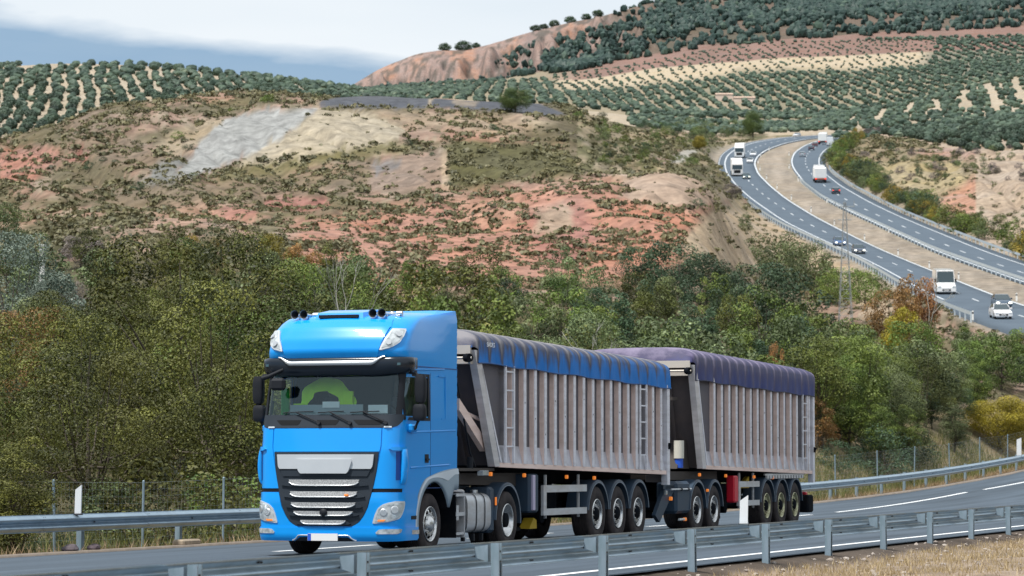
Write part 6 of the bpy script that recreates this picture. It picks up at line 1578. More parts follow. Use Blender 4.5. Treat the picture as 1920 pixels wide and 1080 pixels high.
M_TALU = mat('weathered_aluminium', (.84, .66, .60), .6, .0, noise=((.9, 2, 6), .6, (.64, .46, .39), .4, .65))
M_RIBE = mat('rib_face', (.70, .70, .76), .5, .0, noise=((1, 2, 7), .5, (.36, .34, .34), .45, .7))  # outward rib faces: bluish skylight put into the metal's colour
M_TDARK = mat('dark_side_sheet', (.10, .095, .115), .75, .1, noise=((1.2, 1.2, 3), .6, (.13, .115, .115), .4, .65))  # sheet between the ribs, darker than the rib and rail metal
M_TFRONT = mat('grimy_front_wall', (.085, .075, .080), .8, noise=(1.5, .7, (.12, .10, .095), .4, .6))
def tarp_mat(name, cloth, grime, lo, hi, z0, z1, spacing, u0):
    """tarpaulin cloth with road grime that has settled on the crown and run down along the hoops"""
    m = bpy.data.materials.new(name); m.use_nodes = True; nt = m.node_tree; N = nt.nodes; L = nt.links; p = N['Principled BSDF']
    tc = N.new('ShaderNodeTexCoord'); sp = N.new('ShaderNodeSeparateXYZ'); L.new(tc.outputs['Object'], sp.inputs[0])
    def M(op, a, b=None, c=None, clamp=False):
        n = N.new('ShaderNodeMath'); n.operation = op; n.use_clamp = clamp
        for i, v in enumerate((a, b, c)):
            if v is None: continue
            if isinstance(v, (int, float)): n.inputs[i].default_value = v
            else: L.new(v, n.inputs[i])
        return n.outputs[0]
    mp = N.new('ShaderNodeMapping'); mp.inputs['Scale'].default_value = (3.2, 1.2, 1.0); L.new(tc.outputs['Object'], mp.inputs[0])
    nz = N.new('ShaderNodeTexNoise'); nz.inputs['Scale'].default_value = 1.6; nz.inputs['Detail'].default_value = 6; nz.inputs['Roughness'].default_value = .65; L.new(mp.outputs[0], nz.inputs[0])
    h = M('DIVIDE', M('SUBTRACT', sp.outputs[2], z0), z1 - z0)
    hoop = M('ABSOLUTE', M('SINE', M('MULTIPLY', M('SUBTRACT', sp.outputs[0], u0), math.pi / spacing)))     # 0 at the hoops
    hoop = M('POWER', M('SUBTRACT', 1.0, hoop), 2.2)
    g = M('ADD', M('MULTIPLY', hoop, .50), M('ADD', h, M('MULTIPLY', M('SUBTRACT', nz.outputs[0], .5), 1.1)))
    f = N.new('ShaderNodeMapRange'); f.inputs[1].default_value = lo; f.inputs[2].default_value = hi; L.new(g, f.inputs[0])
    f2 = N.new('ShaderNodeMapRange'); f2.inputs[1].default_value = hi; f2.inputs[2].default_value = hi + .45; L.new(g, f2.inputs[0])
    a = N.new('ShaderNodeMix'); a.data_type = 'RGBA'; L.new(f.outputs[0], a.inputs[0]); a.inputs[6].default_value = cloth + (1,); a.inputs[7].default_value = grime[0] + (1,)
    b = N.new('ShaderNodeMix'); b.data_type = 'RGBA'; L.new(f2.outputs[0], b.inputs[0]); L.new(a.outputs[2], b.inputs[6]); b.inputs[7].default_value = grime[1] + (1,)
    L.new(b.outputs[2], p.inputs['Base Color']); p.inputs['Roughness'].default_value = .55; p.inputs['Specular IOR Level'].default_value = .2
    bp = N.new('ShaderNodeBump'); bp.inputs['Strength'].default_value = .35; bp.inputs['Distance'].default_value = .03; L.new(nz.outputs[0], bp.inputs['Height']); L.new(bp.outputs[0], p.inputs['Normal'])
    return m
def trailer(name, label, u0, u0t, u1, zb, zt, slope, crown, tarp, ladders, ribs, n_axle, guard, rim, front_label, sag, tz, mark=None):
    """tipping trailer: u0 bottom front, u0t top front (leaning forward), u1 rear; heights zb bottom and zt lower tarp edge at the front, falling by slope"""
    T = empty(name, (TR_X, TR_Y, 0), TR_ROT); tag(T, label, 'trailer')
    def Z(z, u): return z - slope * (u - u0)
    H = crown - .42                                         # height of the side wall's top rail
    B = empty('tipper_body', (0, 0, 0), 0, T)
    def fx(z): return u0 + (u0t - u0) * (z - zb) / (H - zb)
    for y, o in ((.06, -1), (2.44, 1)):
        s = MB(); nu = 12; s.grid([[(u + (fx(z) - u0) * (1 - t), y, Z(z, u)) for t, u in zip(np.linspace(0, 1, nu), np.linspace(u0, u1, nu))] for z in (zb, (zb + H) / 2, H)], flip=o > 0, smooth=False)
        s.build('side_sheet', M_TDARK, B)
        sl = MB(); a, b, c = (y + o * .08, y + o * .085, y + o * .0)
        # lower rail and sloping sill sheet
        sl.hexa([(u0, y, Z(zb - .03, u0)), (u1, y, Z(zb - .03, u1)), (u1, a, Z(zb - .03, u1)), (u0, a, Z(zb - .03, u0)), (u0, y, Z(zb + .05, u0)), (u1, y, Z(zb + .05, u1)), (u1, a, Z(zb + .05, u1)), (u0, a, Z(zb + .05, u0))])
        sl.add([(u0 - .04, a - o * .01, Z(zb + .05, u0)), (u1, a - o * .01, Z(zb + .05, u1)), (u1, y + o * .004, Z(zb + .36, u1)), (u0 - .12, y + o * .004, Z(zb + .36, u0))], [(0, 1, 2, 3)], 1)
        sl.box(u0t + .1, u1, *sorted((y, y + o * .06)), 0, 0) if False else None
        sl.build('sill_rail', [M_TALU, mat('sill_sheet', (.52, .52, .58), .5, .1, noise=(2, .5, (.26, .24, .25), .4, .6))], B)
        tp = MB(); n2 = 2; za, zb_ = H - .12, H
        tp.hexa([(u0t, y, Z(za, u0t)), (u1, y, Z(za, u1)), (u1, y + o * .07, Z(za, u1)), (u0t, y + o * .07, Z(za, u0t)), (u0t, y, Z(zb_, u0t)), (u1, y, Z(zb_, u1)), (u1, y + o * .07, Z(zb_, u1)), (u0t, y + o * .07, Z(zb_, u0t))]); tp.build('top_rail', M_TALU, B)
        # leaning front post and upright rear post
        fp = MB(); w = .26; ya, yb = sorted((y - o * .03, y + o * .10))
        fp.hexa([(u0 - w, ya, Z(zb - .02, u0)), (u0 + .0, ya, Z(zb - .02, u0)), (u0 + .0, yb, Z(zb - .02, u0)), (u0 - w, yb, Z(zb - .02, u0)), (u0t - w, ya, Z(H, u0t)), (u0t, ya, Z(H, u0t)), (u0t, yb, Z(H, u0t)), (u0t - w, yb, Z(H, u0t))]); fp.build('front_post', mat('post_aluminium', (.58, .56, .57), .5, .1, noise=((1, 2, 6), .5, (.33, .31, .30), .4, .65)), B)
        st = MB(); st.hexa([(u0 + .03, ya, Z(zb + .06, u0)), (u0 + .09, ya, Z(zb + .06, u0)), (u0 + .09, yb, Z(zb + .06, u0)), (u0 + .03, yb, Z(zb + .06, u0)), (u0t + .10, ya, Z(H - .3, u0t)), (u0t + .16, ya, Z(H - .3, u0t)), (u0t + .16, yb, Z(H - .3, u0t)), (u0t + .10, yb, Z(H - .3, u0t))]); st.build('front_strip', M_RIBE, B)
        rp = MB(); rp.hexa([(u1 - .16, ya, Z(zb - .24, u1)), (u1 + .02, ya, Z(zb - .24, u1)), (u1 + .02, yb, Z(zb - .24, u1)), (u1 - .16, yb, Z(zb - .24, u1)), (u1 - .16, ya, Z(H, u1)), (u1 + .02, ya, Z(H, u1)), (u1 + .02, yb, Z(H, u1)), (u1 - .16, yb, Z(H, u1))])
        rp.tube([(u1 - .07, y + o * .10, Z(zb + .5, u1)), (u1 - .07, y + o * .13, Z(zb + .62, u1))], .04, 8, 1); rp.build('rear_post', [M_RIBE, M_DARK], B)
        for i, u in enumerate(ribs):
            r = MB(); w = .135; d = .085; y0, y1 = y, y + o * d; zl, zh = zb + .05, H - .02
            if u - w / 2 < fx(H): pass
            # tapered channel: face plus two flanks, foot splayed
            def q(du, yy, z): return (u + du, yy, Z(z, u))
            r.hexa([q(-w / 2, min(y0, y1), zl), q(w / 2, min(y0, y1), zl), q(w / 2, max(y0, y1), zl), q(-w / 2, max(y0, y1), zl), q(-w / 2, min(y0, y1), zh), q(w / 2, min(y0, y1), zh), q(w / 2, max(y0, y1), zh), q(-w / 2, max(y0, y1), zh)], 0)
            e0, e1 = sorted((y1, y1 + o * .012)); r.hexa([q(-w / 2 + .012, e0, zl), q(w / 2, e0, zl), q(w / 2, e1, zl), q(-w / 2 + .012, e1, zl), q(-w / 2 + .012, e0, zh), q(w / 2, e0, zh), q(w / 2, e1, zh), q(-w / 2 + .012, e1, zh)], 1)
            r.box(u - .012, u + .0, *sorted((y1 + o * .012, y1 + o * .018)), Z(zb + .5 + .9 * ((i * 37) % 10) / 10, u), Z(zb + .53 + .9 * ((i * 37) % 10) / 10, u), 2)
            r.build('rib', [M_TALU, M_RIBE, M_DARKST], B)
        if o < 0:
            for (ua, ub) in ladders:
                l = MB(); yo = y + o * .10
                for k in range(5):
                    z = zb + .34 + .33 * k
                    l.box(ua + .03, ub - .03, yo - .012, yo + .012, Z(z, ua) - .014, Z(z, ua) + .014)
                for u in (ua, ub): l.box(u - .035, u + .035, yo - .02, yo + .012, Z(zb + .06, u), Z(zt + .02, u))
                l.build('ladder', M_RIBE, B)
    fl = MB(); fl.hexa([(u0, .06, Z(zb - .03, u0)), (u1, .06, Z(zb - .03, u1)), (u1, 2.44, Z(zb - .03, u1)), (u0, 2.44, Z(zb - .03, u0)), (u0, .06, Z(zb + .02, u0)), (u1, .06, Z(zb + .02, u1)), (u1, 2.44, Z(zb + .02, u1)), (u0, 2.44, Z(zb + .02, u0))]); fl.build('floor', M_DARK, B)
    fw = MB(); fw.add([(u0 - .03, .08, Z(zb, u0)), (u0 - .03, 2.42, Z(zb, u0)), (u0t - .03, 2.42, H), (u0t - .03, .08, H)], [(3, 2, 1, 0)])
    for y in (.55, 1.0, 1.5, 1.95): fw.hexa([(u0 - .08, y, zb), (u0 - .02, y, zb), (u0 - .02, y + .06, zb), (u0 - .08, y + .06, zb), (u0t - .08, y, H), (u0t - .02, y, H), (u0t - .02, y + .06, H), (u0t - .08, y + .06, H)])
    fw.build('front_wall', M_TFRONT, B)
    bw = MB(); bw.box(u1 - .02, u1 + .02, .1, 2.4, Z(zb, u1), Z(H, u1)); bw.build('tailgate', M_TALU, B)
    tf = MB(); tf.box(u0t - .30, u0t - .24, .02, 2.48, H - .05, H + .10); tf.box(u0t - .26, u0t, .03, 2.47, H - .22, H - .14); tf.tube([(u0t - .33, -.02, H - .12), (u0t - .33, 2.5, H - .12)], .025, 6)
    for y in (.0, .75, 2.4): tf.tube([(u0t - .36, y, H - .12), (u0t - .30, y + .1, H - .12)], .075, 8, 1)
    tf.build('front_frame', [mat('frame_pale', (.55, .50, .44), .5, .2), M_DARK], B)
    # ---- tarp over hoops
    t = MB(); us = np.linspace(u0t - .12, u1 + .06, int((u1 - u0t) / .06)); P = []
    sec = [(0, 0), (0, .25), (0, .5), (.0, .75), (.0, 1.0)]
    for y_side in (0,):
        for u in us:
            zlo = Z(zt, u); zc_ = Z(crown, u); sh = zc_ - .40; row_ = []
            ph = math.pi * (u - us[0]) / sag; bow = abs(math.sin(ph)); e = sstep(0, .35, u - us[0]) * sstep(0, .3, us[-1] - u)
            dip = -.022 * bow * e
            wav = .012 * math.sin(u * 5.1) + .010 * math.sin(u * 11.3 + 1)
            for k in range(5): tt = k / 4; row_.append((u, -.045 - .007 * (1 - bow) + wav * (1 - tt) * .8, zlo + (sh - zlo) * tt + .012 * math.sin(u * 2.9) * (1 - tt)))
            for k in range(1, 20):
                a = math.pi * k / 20; cy = 1.25 - 1.295 * abs(math.cos(a)) ** .55 * np.sign(math.cos(a)); cz = sh + (zc_ - sh) * math.sin(a) ** .55
                row_.append((u, cy + 0 * dip, cz + dip * math.sin(a) ** .5 - .04 * (1 - e) * math.sin(a)))
            for k in range(4, -1, -1): tt = k / 4; row_.append((u, 2.545 + .007 * (1 - bow) - wav * (1 - tt) * .8, zlo + (sh - zlo) * tt))
            P.append(row_)
    t.grid(P, 0, True)
    # front flap closing the tarp, tucked at the top frame
    F0 = P[0]; mid = [(u0t - .20, p[1], max(p[2] - .02, H + .10) if 5 <= i < 25 else p[2]) for i, p in enumerate(F0)]
    hem = [(u0t - .30, min(max(p[1], .0), 2.5), H + .06) for p in F0[4:25]]; t.grid([[(p[0], p[1], p[2]) for p in F0[4:25]], [((p[0] * .4 + q[0] * .6) - .0, p[1] * .6 + q[1] * .4, p[2] * .45 + q[2] * .55 + .02) for p, q in zip(F0[4:25], hem)], hem], 0, True)
    F1 = P[-1]; t.grid([[(p[0], p[1], p[2]) for p in F1], [(p[0] + .02, 1.25 + (p[1] - 1.25) * .97, Z(H - .25, u1)) for p in F1]], 0, True)
    tp = t.build('tarpaulin', tarp, T)
    ed = MB(); ed.tube([(p[0][0], p[0][1] - .004, p[0][2] + .01) for p in P], .012, 5); ed.build('tarp_hem', mat('hem_' + name + str(int(u0)), tz, .6), tp)
    if mark:
        cu = bpy.data.curves.new('tarp_print', 'FONT'); cu.body = mark; cu.size = .11; cu.extrude = .001; cu.align_x = 'CENTER'; tmp = bpy.data.objects.new('tmp_text', cu); COL.objects.link(tmp)
        bpy.context.view_layer.update(); me = bpy.data.meshes.new_from_object(tmp); bpy.data.objects.remove(tmp); me.materials.clear(); me.materials.append(mat('print_white', (.7, .74, .78), .6)); me.name = 'printed_mark'
        o = link('printed_mark', me, tp); o.location = (u0t + .42, -.088, Z(crown, u0) - .33); o.rotation_euler = (math.pi / 2, 0, 0); o.scale = (1.25, 1, 1)
    # ---- running gear
    c = MB()
    for y in (.78, 1.62): c.hexa([(u0 - .3, y, zb - .22), (u1 - .1, y, Z(zb - .28, u1) + .02), (u1 - .1, y + .1, Z(zb - .28, u1) + .02), (u0 - .3, y + .1, zb - .22), (u0 - .3, y, zb - .03), (u1 - .1, y, Z(zb, u1) - .035), (u1 - .1, y + .1, Z(zb, u1) - .035), (u0 - .3, y + .1, zb - .03)])
    ax = n_axle
    for a in ax: c.tube([(a, .2, .53), (a, 2.3, .53)], .07, 8); c.box(a - .25, a + .12, .7, .85, .55, .95); c.box(a - .25, a + .12, 1.65, 1.8, .55, .95)
    c.box(ax[0] - .5, u1 - .6, .7, 1.8, .80, 1.02); c.box(u1 - .15, u1, .15, 2.35, .55, .72); c.tube([(ax[0] - 1.9, .5, .55), (ax[0] - 1.9, 1.3, .55)], .16, 12); c.bbox(guard[0] - .1, guard[1] - .2, .55, 1.0, .55, 1.05, .04)
    for y in (.45, 1.95): c.box(guard[0] - .45, guard[0] - .3, y, y + .12, .35, 1.2); c.box(guard[0] - .55, guard[0] - .2, y - .06, y + .18, .28, .35)
    c.build('chassis', M_DARK, T)
    for a in ax:
        for s in (-1, 1): wheel(T, a, .05 if s < 0 else 2.45, .535, .535, 'trailer', .37, s, rim)
        mudguard(T, a, .535, .645, .03, .47, 8, 172); mudguard(T, a, .535, .645, 2.47, 2.03, 8, 172)
    sk = MB()
    for a in ax[:-1]: sk.box(a + .56, a + .74, .06, .46, .62, .74)
    sk.build('mudguard_bridge', M_FEND, T)
    g0, g1 = guard[:2]
    for y in (.02, 2.42):
        g = MB(); g.box(g0, g1, y, y + .04, .98, 1.11); g.box(g0, g1, y, y + .04, .56, .68); g.box(g0 - .002, g0 + .16, y - .006, y + .046, .56, 1.112); g.box(g0 + .3, g0 + .34, y + .06, y + .10, .5, 1.3); g.box(g1 - .30, g1 - .26, y + .06, y + .10, .5, 1.3)
        g.build('side_guard', M_ALU, T)
    lt = MB()
    for u in (g0 - 1.0, g0 + 1.3, g0 + 2.9, u0 - .30): lt.bbox(u - .04, u + .04, .0, .05, Z(zb - .16, u) - .03, Z(zb - .16, u) + .04, .01)
    lt.build('side_marker', M_ORANGE, T)
    return T, B
TARP1 = tarp_mat('blue_tarpaulin', (.001, .155, .52), ((.045, .050, .085), (.215, .205, .22)), .40, .78, 3.08, 3.80, .60, 1.9)
TARP2 = tarp_mat('violet_tarpaulin', (.030, .045, .17), ((.055, .050, .11), (.26, .22, .33)), .22, .72, 3.12, 4.05, .62, 15.0)
ribs1 = [3.74, 4.33, 4.88, 5.42, 5.96, 6.50, 7.04, 7.58, 8.12, 8.66, 9.20, 9.74, 10.28, 10.82, 11.9, 12.45]
A_, B_ = trailer('tipping_trailer', 'first grey ribbed tipping trailer under a grimy bright blue tarpaulin', 3.05, 2.05, 13.0, 1.475, 3.22, .0165, 3.86, TARP1, [(3.30, 3.72), (11.0, 11.42)], ribs1, [8.62, 9.90, 11.18], (5.45, 7.90), M_RIM, '', .60, (.01, .09, .28), mark='SADE5')
ribs2 = [16.3, 16.88, 17.46, 18.04, 18.62, 19.20, 19.78, 20.36, 20.94, 21.52, 22.10, 22.68, 23.26, 24.4]
C2, D2 = trailer('tipping_trailer', 'rear grey ribbed tipping trailer under a faded violet blue tarpaulin', 15.65, 14.95, 24.9, 1.42, 3.27, .0145, 4.02, TARP2, [(23.75, 24.15)], ribs2, [20.85, 22.12, 23.36], (18.35, 20.1), M_RIMY, '', .62, (.03, .035, .07))
def trailer_extras(T1, T2):
    # struts and cables in front of the first body
    s = MB(); s.hexa([(1.55, .10, 2.62), (1.75, .10, 2.62), (1.75, .22, 2.62), (1.55, .22, 2.62), (2.6, .10, 1.85), (2.8, .10, 1.85), (2.8, .22, 1.85), (2.6, .22, 1.85)][:0] or [(1.5, .12, 2.42), (2.72, .12, 1.72), (2.72, .22, 1.72), (1.5, .22, 2.42), (1.5, .12, 2.62), (2.66, .12, 1.98), (2.66, .22, 1.98), (1.5, .22, 2.62)])
    s.build('diagonal_strut', M_TALU, T1); s = MB()
    s.hexa([(1.5, 1.9, 2.42), (2.72, 1.9, 1.72), (2.72, 2.0, 1.72), (1.5, 2.0, 2.42), (1.5, 1.9, 2.62), (2.66, 1.9, 1.98), (2.66, 2.0, 1.98), (1.5, 2.0, 2.62)])
    s.build('diagonal_strut', M_TALU, T1); s = MB(); s.tube([(1.7, .5, 2.55), (2.55, .16, 2.28)], .035, 6); s.build('tie_rod', M_TALU, T1)
    n = MB(); n.hexa([(1.3, .3, 1.16), (5.0, .3, 1.10), (5.0, 2.2, 1.10), (1.3, 2.2, 1.16), (1.3, .3, 1.34), (5.2, .3, 1.34), (5.2, 2.2, 1.34), (1.3, 2.2, 1.34)]); n.box(1.3, 3.0, .05, 2.45, 1.38, 1.43); n.bbox(4.75, 5.25, .04, .6, .62, 1.32, .03, 1)
    n.build('gooseneck', [mat('greasy_steel', (.06, .052, .048), .7), M_FEND], T1)
    c = MB()
    for (y, x) in ((.5, 1.45), (.9, 1.4), (1.3, 1.5)): c.tube([(1.12, y, 1.9), (x + .15, y + .05, 1.45), (x + .5, y, 1.5), (x + .7, y, 1.95)], .02, 6)
    c.tube([(1.6, .2, 2.9), (1.75, .14, 2.3), (2.0, .12, 1.7), (2.2, .1, 1.45)], .018, 6); c.tube([(1.95, .1, 1.42), (1.95, .1, 1.62)], .06, 8); c.build('hose', M_BLACK, T1)
    b = MB(); b.bbox(2.28, 2.55, -.02, .10, 1.30, 1.39, .01); b.build('marker_lamp', M_LENS, T1)
    d = MB(); d.bbox(4.86, 4.98, .0, .06, .66, 1.30, .01); d.build('reflector_strip', mat('pale_violet', (.5, .45, .6), .4), T1)
    w = MB(); w.prism([(6.0, .30), (6.42, .30), (6.40, .46), (6.25, .50)], .5, .7); w.build('wheel_chock', mat('chock_yellow', (.62, .42, .03), .6), T1)
    # gear between the trailers
    g = MB(); g.tube([(14.6, .55, 3.0), (14.95, .75, 1.7)], .06, 8); g.tube([(14.5, 1.0, 3.0), (15.1, 1.15, 1.5)], .045, 8); g.box(14.3, 14.7, .3, 1.2, 2.85, 2.92); g.hexa([(14.6, .30, 1.4), (15.5, .30, 1.4), (15.5, 2.2, 1.4), (14.6, 2.2, 1.4), (15.0, .30, 2.0), (15.35, .30, 2.0), (15.35, 2.2, 2.0), (15.0, 2.2, 2.0)])
    g.box(14.0, 17.6, .3, 2.2, 1.16, 1.34); g.build('hydraulic_ram', mat('greasy_steel'), T2)
    t = MB(); t.tube([(14.75, .30, 1.62), (14.75, .30, 2.0)], .11, 14); t.tube([(14.75, .30, 1.42), (14.75, .30, 1.62)], .09, 12, 1); t.build('oil_canister', [mat('cream_plastic', (.62, .60, .52), .5), M_EU], T2)
    e = MB(); e.bbox(17.95, 18.28, .0, .2, .64, 1.24, .03); e.build('extinguisher_box', M_RED, T2)
    q = MB(); q.prism([(19.5, .95), (20.2, .95), (20.2, 1.22)], .3, .4); q.build('wheel_chock', mat('chock_yellow'), T2)
    h = MB(); h.box(20.6, 24.1, .02, .06, 1.235, 1.275)
    for k in range(14): h.box(20.7 + .24 * k, 20.84 + .24 * k, .0, .05, 1.16, 1.235)
    h.build('tool_rack', M_ALU, T2)
    r = MB(); r.bbox(24.95, 25.12, .2, .55, .62, .82, .02); r.build('tail_lamp', M_RED, T2); r2 = MB(); r2.bbox(24.5, 25.0, .02, .5, .32, .75, .04); r2.build('rear_flap', M_DARK, T2)
    r = MB(); r.bbox(13.02, 13.3, .05, .5, 1.12, 1.42, .02); r.build('junction_box', mat('dirty_box', (.32, .27, .26), .7), T1); r3 = MB(); r3.bbox(13.0, 13.06, .0, .10, 1.18, 1.26, .01); r3.build('tail_lamp', M_RED, T1)
trailer_extras(A_, C2)
def dolly():
    T = empty('dolly_axle', (TR_X, TR_Y, 0), TR_ROT); tag(T, 'dark blue two-axle dolly coupling the two trailers', 'dolly')
    c = MB()
    for y in (.8, 1.62): c.box(13.9, 17.4, y, y + .1, .8, 1.05)
    c.hexa([(12.4, 1.15, .55), (14.3, .85, .7), (14.3, 1.65, .7), (12.4, 1.35, .55), (12.4, 1.15, .68), (14.3, .85, .95), (14.3, 1.65, .95), (12.4, 1.35, .68)])
    for a in (15.27, 16.55): c.tube([(a, .2, .53), (a, 2.3, .53)], .07, 8)
    c.lathe([(0, .52), (.1, .52), (.1, 0)], (16.0, 1.25, 1.05), axis='z', n=26); c.box(15, 17, .5, 2.0, .6, .85); c.build('chassis', M_DARK, T)
    f = MB(); f.hexa([(12.45, .10, .45), (12.75, .10, .30), (12.75, .18, .30), (12.45, .18, .45), (13.2, .10, 1.05), (13.9, .10, 1.05), (13.9, .18, 1.05), (13.2, .18, 1.05)]); f.box(13.0, 14.3, .10, .18, .98, 1.08); f.build('side_frame', M_FEND, T)
    b = MB(); b.bbox(13.75, 14.72, .04, .5, .46, 1.14, .06); b.build('storage_box', M_FEND, T)
    r = MB(); r.tube([(13.2, .0, .97), (14.65, .0, .97)], .02, 8); r.tube([(13.9, 0, .97), (13.95, 0, .97)], .035, 8, 1); r.tube([(14.4, 0, .97), (14.45, 0, .97)], .035, 8, 1); r.build('rail', [M_CHROME, M_BLACK], T)
    for a in (15.27, 16.55):
        for s in (-1, 1): wheel(T, a, .05 if s < 0 else 2.45, .52, .52, 'trailer', .37, s, M_RIM)
        mudguard(T, a, .52, .635, .03, .47, 5, 178); mudguard(T, a, .52, .635, 2.47, 2.03, 5, 178)
    l = MB(); l.bbox(13.35, 13.43, .03, .09, .74, .82, .01); l.bbox(15.9, 15.98, .0, .05, .9, .96, .01); l.bbox(14.3, 14.40, .02, .08, .30, .37, .01); l.build('side_marker', M_ORANGE, T)
    l = MB(); l.bbox(13.0, 13.08, .03, .09, .86, .95, .01); l.bbox(13.9, 14.28, .02, .07, .31, .36, .01); l.build('marker_lamp', M_LENS, T)
dolly()
# ------------------------------------------------------------------ traffic on the far motorway
M_CGLASS = mat('car_glass', (.03, .05, .06), .12, 0, coat=.4)
M_CTYRE = mat('car_tyre', (.02, .02, .022), .8)
M_HL = mat('lit_headlight', (.9, .9, .8), .2, emit=(1, .97, .8, 3.0))
M_HOFF = mat('headlight_glass', (.75, .78, .8), .2)
M_TL = mat('lit_tail_lamp', (.6, .02, .01), .3, emit=(1, .05, .01, 1.6))
M_TOFF = mat('tail_lamp', (.35, .01, .01), .3)
def car(kind, col, px, py, label, away=False, lights=False, carr=None, turn=0.0):
    """x forward. kind: car, van"""
    D = D_of_y(py); p = far_pt(px, D)
    E = E_LR if px < epx(E_LR, D) + 4 else E_RL
    a = far_pt(epx(E, D - 6), D - 6); b = far_pt(epx(E, D + 6), D + 6); d = (a - b) if not away else (b - a)
    yaw = math.atan2(d[1], d[0]); pit = -math.atan2(d[2], math.hypot(d[0], d[1]))
    R = empty(kind if kind != 'car' else 'passenger_car', tuple(p + [0, 0, .02])); R.rotation_euler = (0, pit, yaw + turn); tag(R, label, kind)
    if kind == 'car': R.scale = (.88, .88, .88)
    paint = mat('paint_%s' % '_'.join('%03d' % int(c * 100) for c in col), col, .3, 0, coat=.7)
    L, Wd, H = (4.4, 1.78, 1.47) if kind == 'car' else (5.6, 2.0, 2.55)
    hl = L / 2
    if kind == 'car':
        low = [(-hl, .45), (-hl + .05, .85), (-hl + .25, .98), (-.9, 1.0), (.75, .95), (hl - .35, .78), (hl - .05, .62), (hl, .40)]
        cab = [(-hl + .25, .97), (-hl + .75, 1.40), (-.5, 1.47), (.05, 1.44), (.95, .95)]
    else:
        low = [(-hl, .4), (-hl, 1.25), (0, 1.25), (hl - 1.15, 1.25), (hl - .25, 1.0), (hl - .03, .75), (hl, .4)]
        cab = [(-hl, 1.24), (-hl + .06, 2.45), (-hl + .3, 2.55), (.9, 2.52), (1.25, 2.40), (hl - 1.05, 1.24)]
    b_ = MB(); zf = .28
    ys = [(-Wd / 2, .12), (-Wd / 2 + .06, 0), (0, -.0), (Wd / 2 - .06, 0), (Wd / 2, .12)]
    b_.grid([[(x, y, z - dz * (z - .4)) for (x, z) in low] for (y, dz) in ys], 0, False)
    for y in (-Wd / 2, Wd / 2): b_.add([(x, y, z - .12 * (z - .4)) for (x, z) in low] + [(hl, y, zf), (-hl, y, zf)], [tuple(range(len(low) + 2))])
    for x in (-hl, hl): z = .45 if x < 0 else .40; b_.add([(x, -Wd / 2, zf), (x, Wd / 2, zf), (x, Wd / 2, z), (x, -Wd / 2, z)], [(0, 1, 2, 3)])
    # roof
    g = .14 if kind == 'car' else .05
    top = [c for c in cab if c[1] > (1.3 if kind == 'car' else 2.3)]
    b_.grid([[(x, s * (Wd / 2 - g - .06), z) for (x, z) in top] for s in (-1, 1)], 0, False)
    if kind == 'van':
        bk = [c for c in cab if c[0] < 1.0]
        for s in (-1, 1): b_.add([(x, s * (Wd / 2 - g * (z - 1.2)), z) for (x, z) in bk] + [(.9, s * (Wd / 2), 1.24)], [tuple(range(len(bk) + 1))])
        b_.add([(-hl, -Wd / 2, 1.24), (-hl, Wd / 2, 1.24), (-hl + .06, Wd / 2 - .08, 2.45), (-hl + .06, -Wd / 2 + .08, 2.45)], [(0, 1, 2, 3)])
        b_.grid([[(x, s * (Wd / 2 - .10), z) for (x, z) in cab[1:5]] for s in (-1, 1)], 0, False)
    for s in (-1, 1):    # pillars
        for (x0, z0), (x1, z1) in ((cab[-1], top[-1]), (cab[0], top[0])):
            b_.tube([(x0, s * (Wd / 2 - .03), z0), (x1, s * (Wd / 2 - g - .06), z1)], .035, 5, cap=False)
    b_.build('car_body', paint, R)
    f0, f1 = cab[-1], cab[-2]; ws = MB(); wd0, wd1 = Wd / 2 - .08, Wd / 2 - g - .08
    ws.add([(f0[0] - .02, -wd0, f0[1]), (f0[0] - .02, wd0, f0[1]), (f1[0] - .01, wd1, f1[1] - .01), (f1[0] - .01, -wd1, f1[1] - .01)], [(0, 1, 2, 3)]); ws.build('windscreen', M_CGLASS, R)
    if kind == 'car':
        rw = MB(); r0, r1 = cab[0], cab[1]; rw.add([(r0[0] + .02, -wd0, r0[1]), (r0[0] + .02, wd0, r0[1]), (r1[0] + .01, wd1, r1[1] - .01), (r1[0] + .01, -wd1, r1[1] - .01)], [(0, 1, 2, 3)]); rw.build('rear_window', M_CGLASS, R)
    for s in (-1, 1):
        sw = MB()
        pts = [(x, s * (Wd / 2 - .02 - (g + .03) * (z - .95) / .5), z) for (x, z) in cab] if kind == 'car' else [(1.0, s * (Wd / 2 - .0), 1.3), (1.7, s * (Wd / 2 - .0), 1.3), (1.45, s * (Wd / 2 - .05), 1.95), (1.0, s * (Wd / 2 - .05), 2.0)]
        sw.add(pts, [tuple(range(len(pts)))]); sw.build('side_window', M_CGLASS, R)
        mr = MB(); mr.bbox(f0[0] - .25, f0[0] - .1, *sorted((s * Wd / 2, s * (Wd / 2 + .18))), f0[1], f0[1] + .18 + (.2 if kind == 'van' else 0), .02); mr.build('wing_mirror', M_CTYRE if kind == 'van' else paint, R)
        for xw in (-hl + .85, hl - .85):
            w = MB(); w.lathe([(0, .17), (.0, .30), (.03, .325), (.19, .325), (.2, .2)], (xw, s * (Wd / 2) - (.0 if s < 0 else .2) - (.005 if s < 0 else -.005), .325), n=18); w.lathe([(.02 if s < 0 else .18, .0), (.01 if s < 0 else .19, .19)], (xw, s * (Wd / 2) - (.0 if s < 0 else .2), .325), n=14, m=1); w.build('wheel', [M_CTYRE, M_HOFF], R)
        h = MB(); zz = .62 if kind == 'car' else .85; h.bbox(hl - .16, hl + .01, s * (Wd / 2 - .22) - .17, s * (Wd / 2 - .22) + .17, zz - .08, zz + .07, .02); h.build('headlight', M_HL if lights and not away else M_HOFF, R)
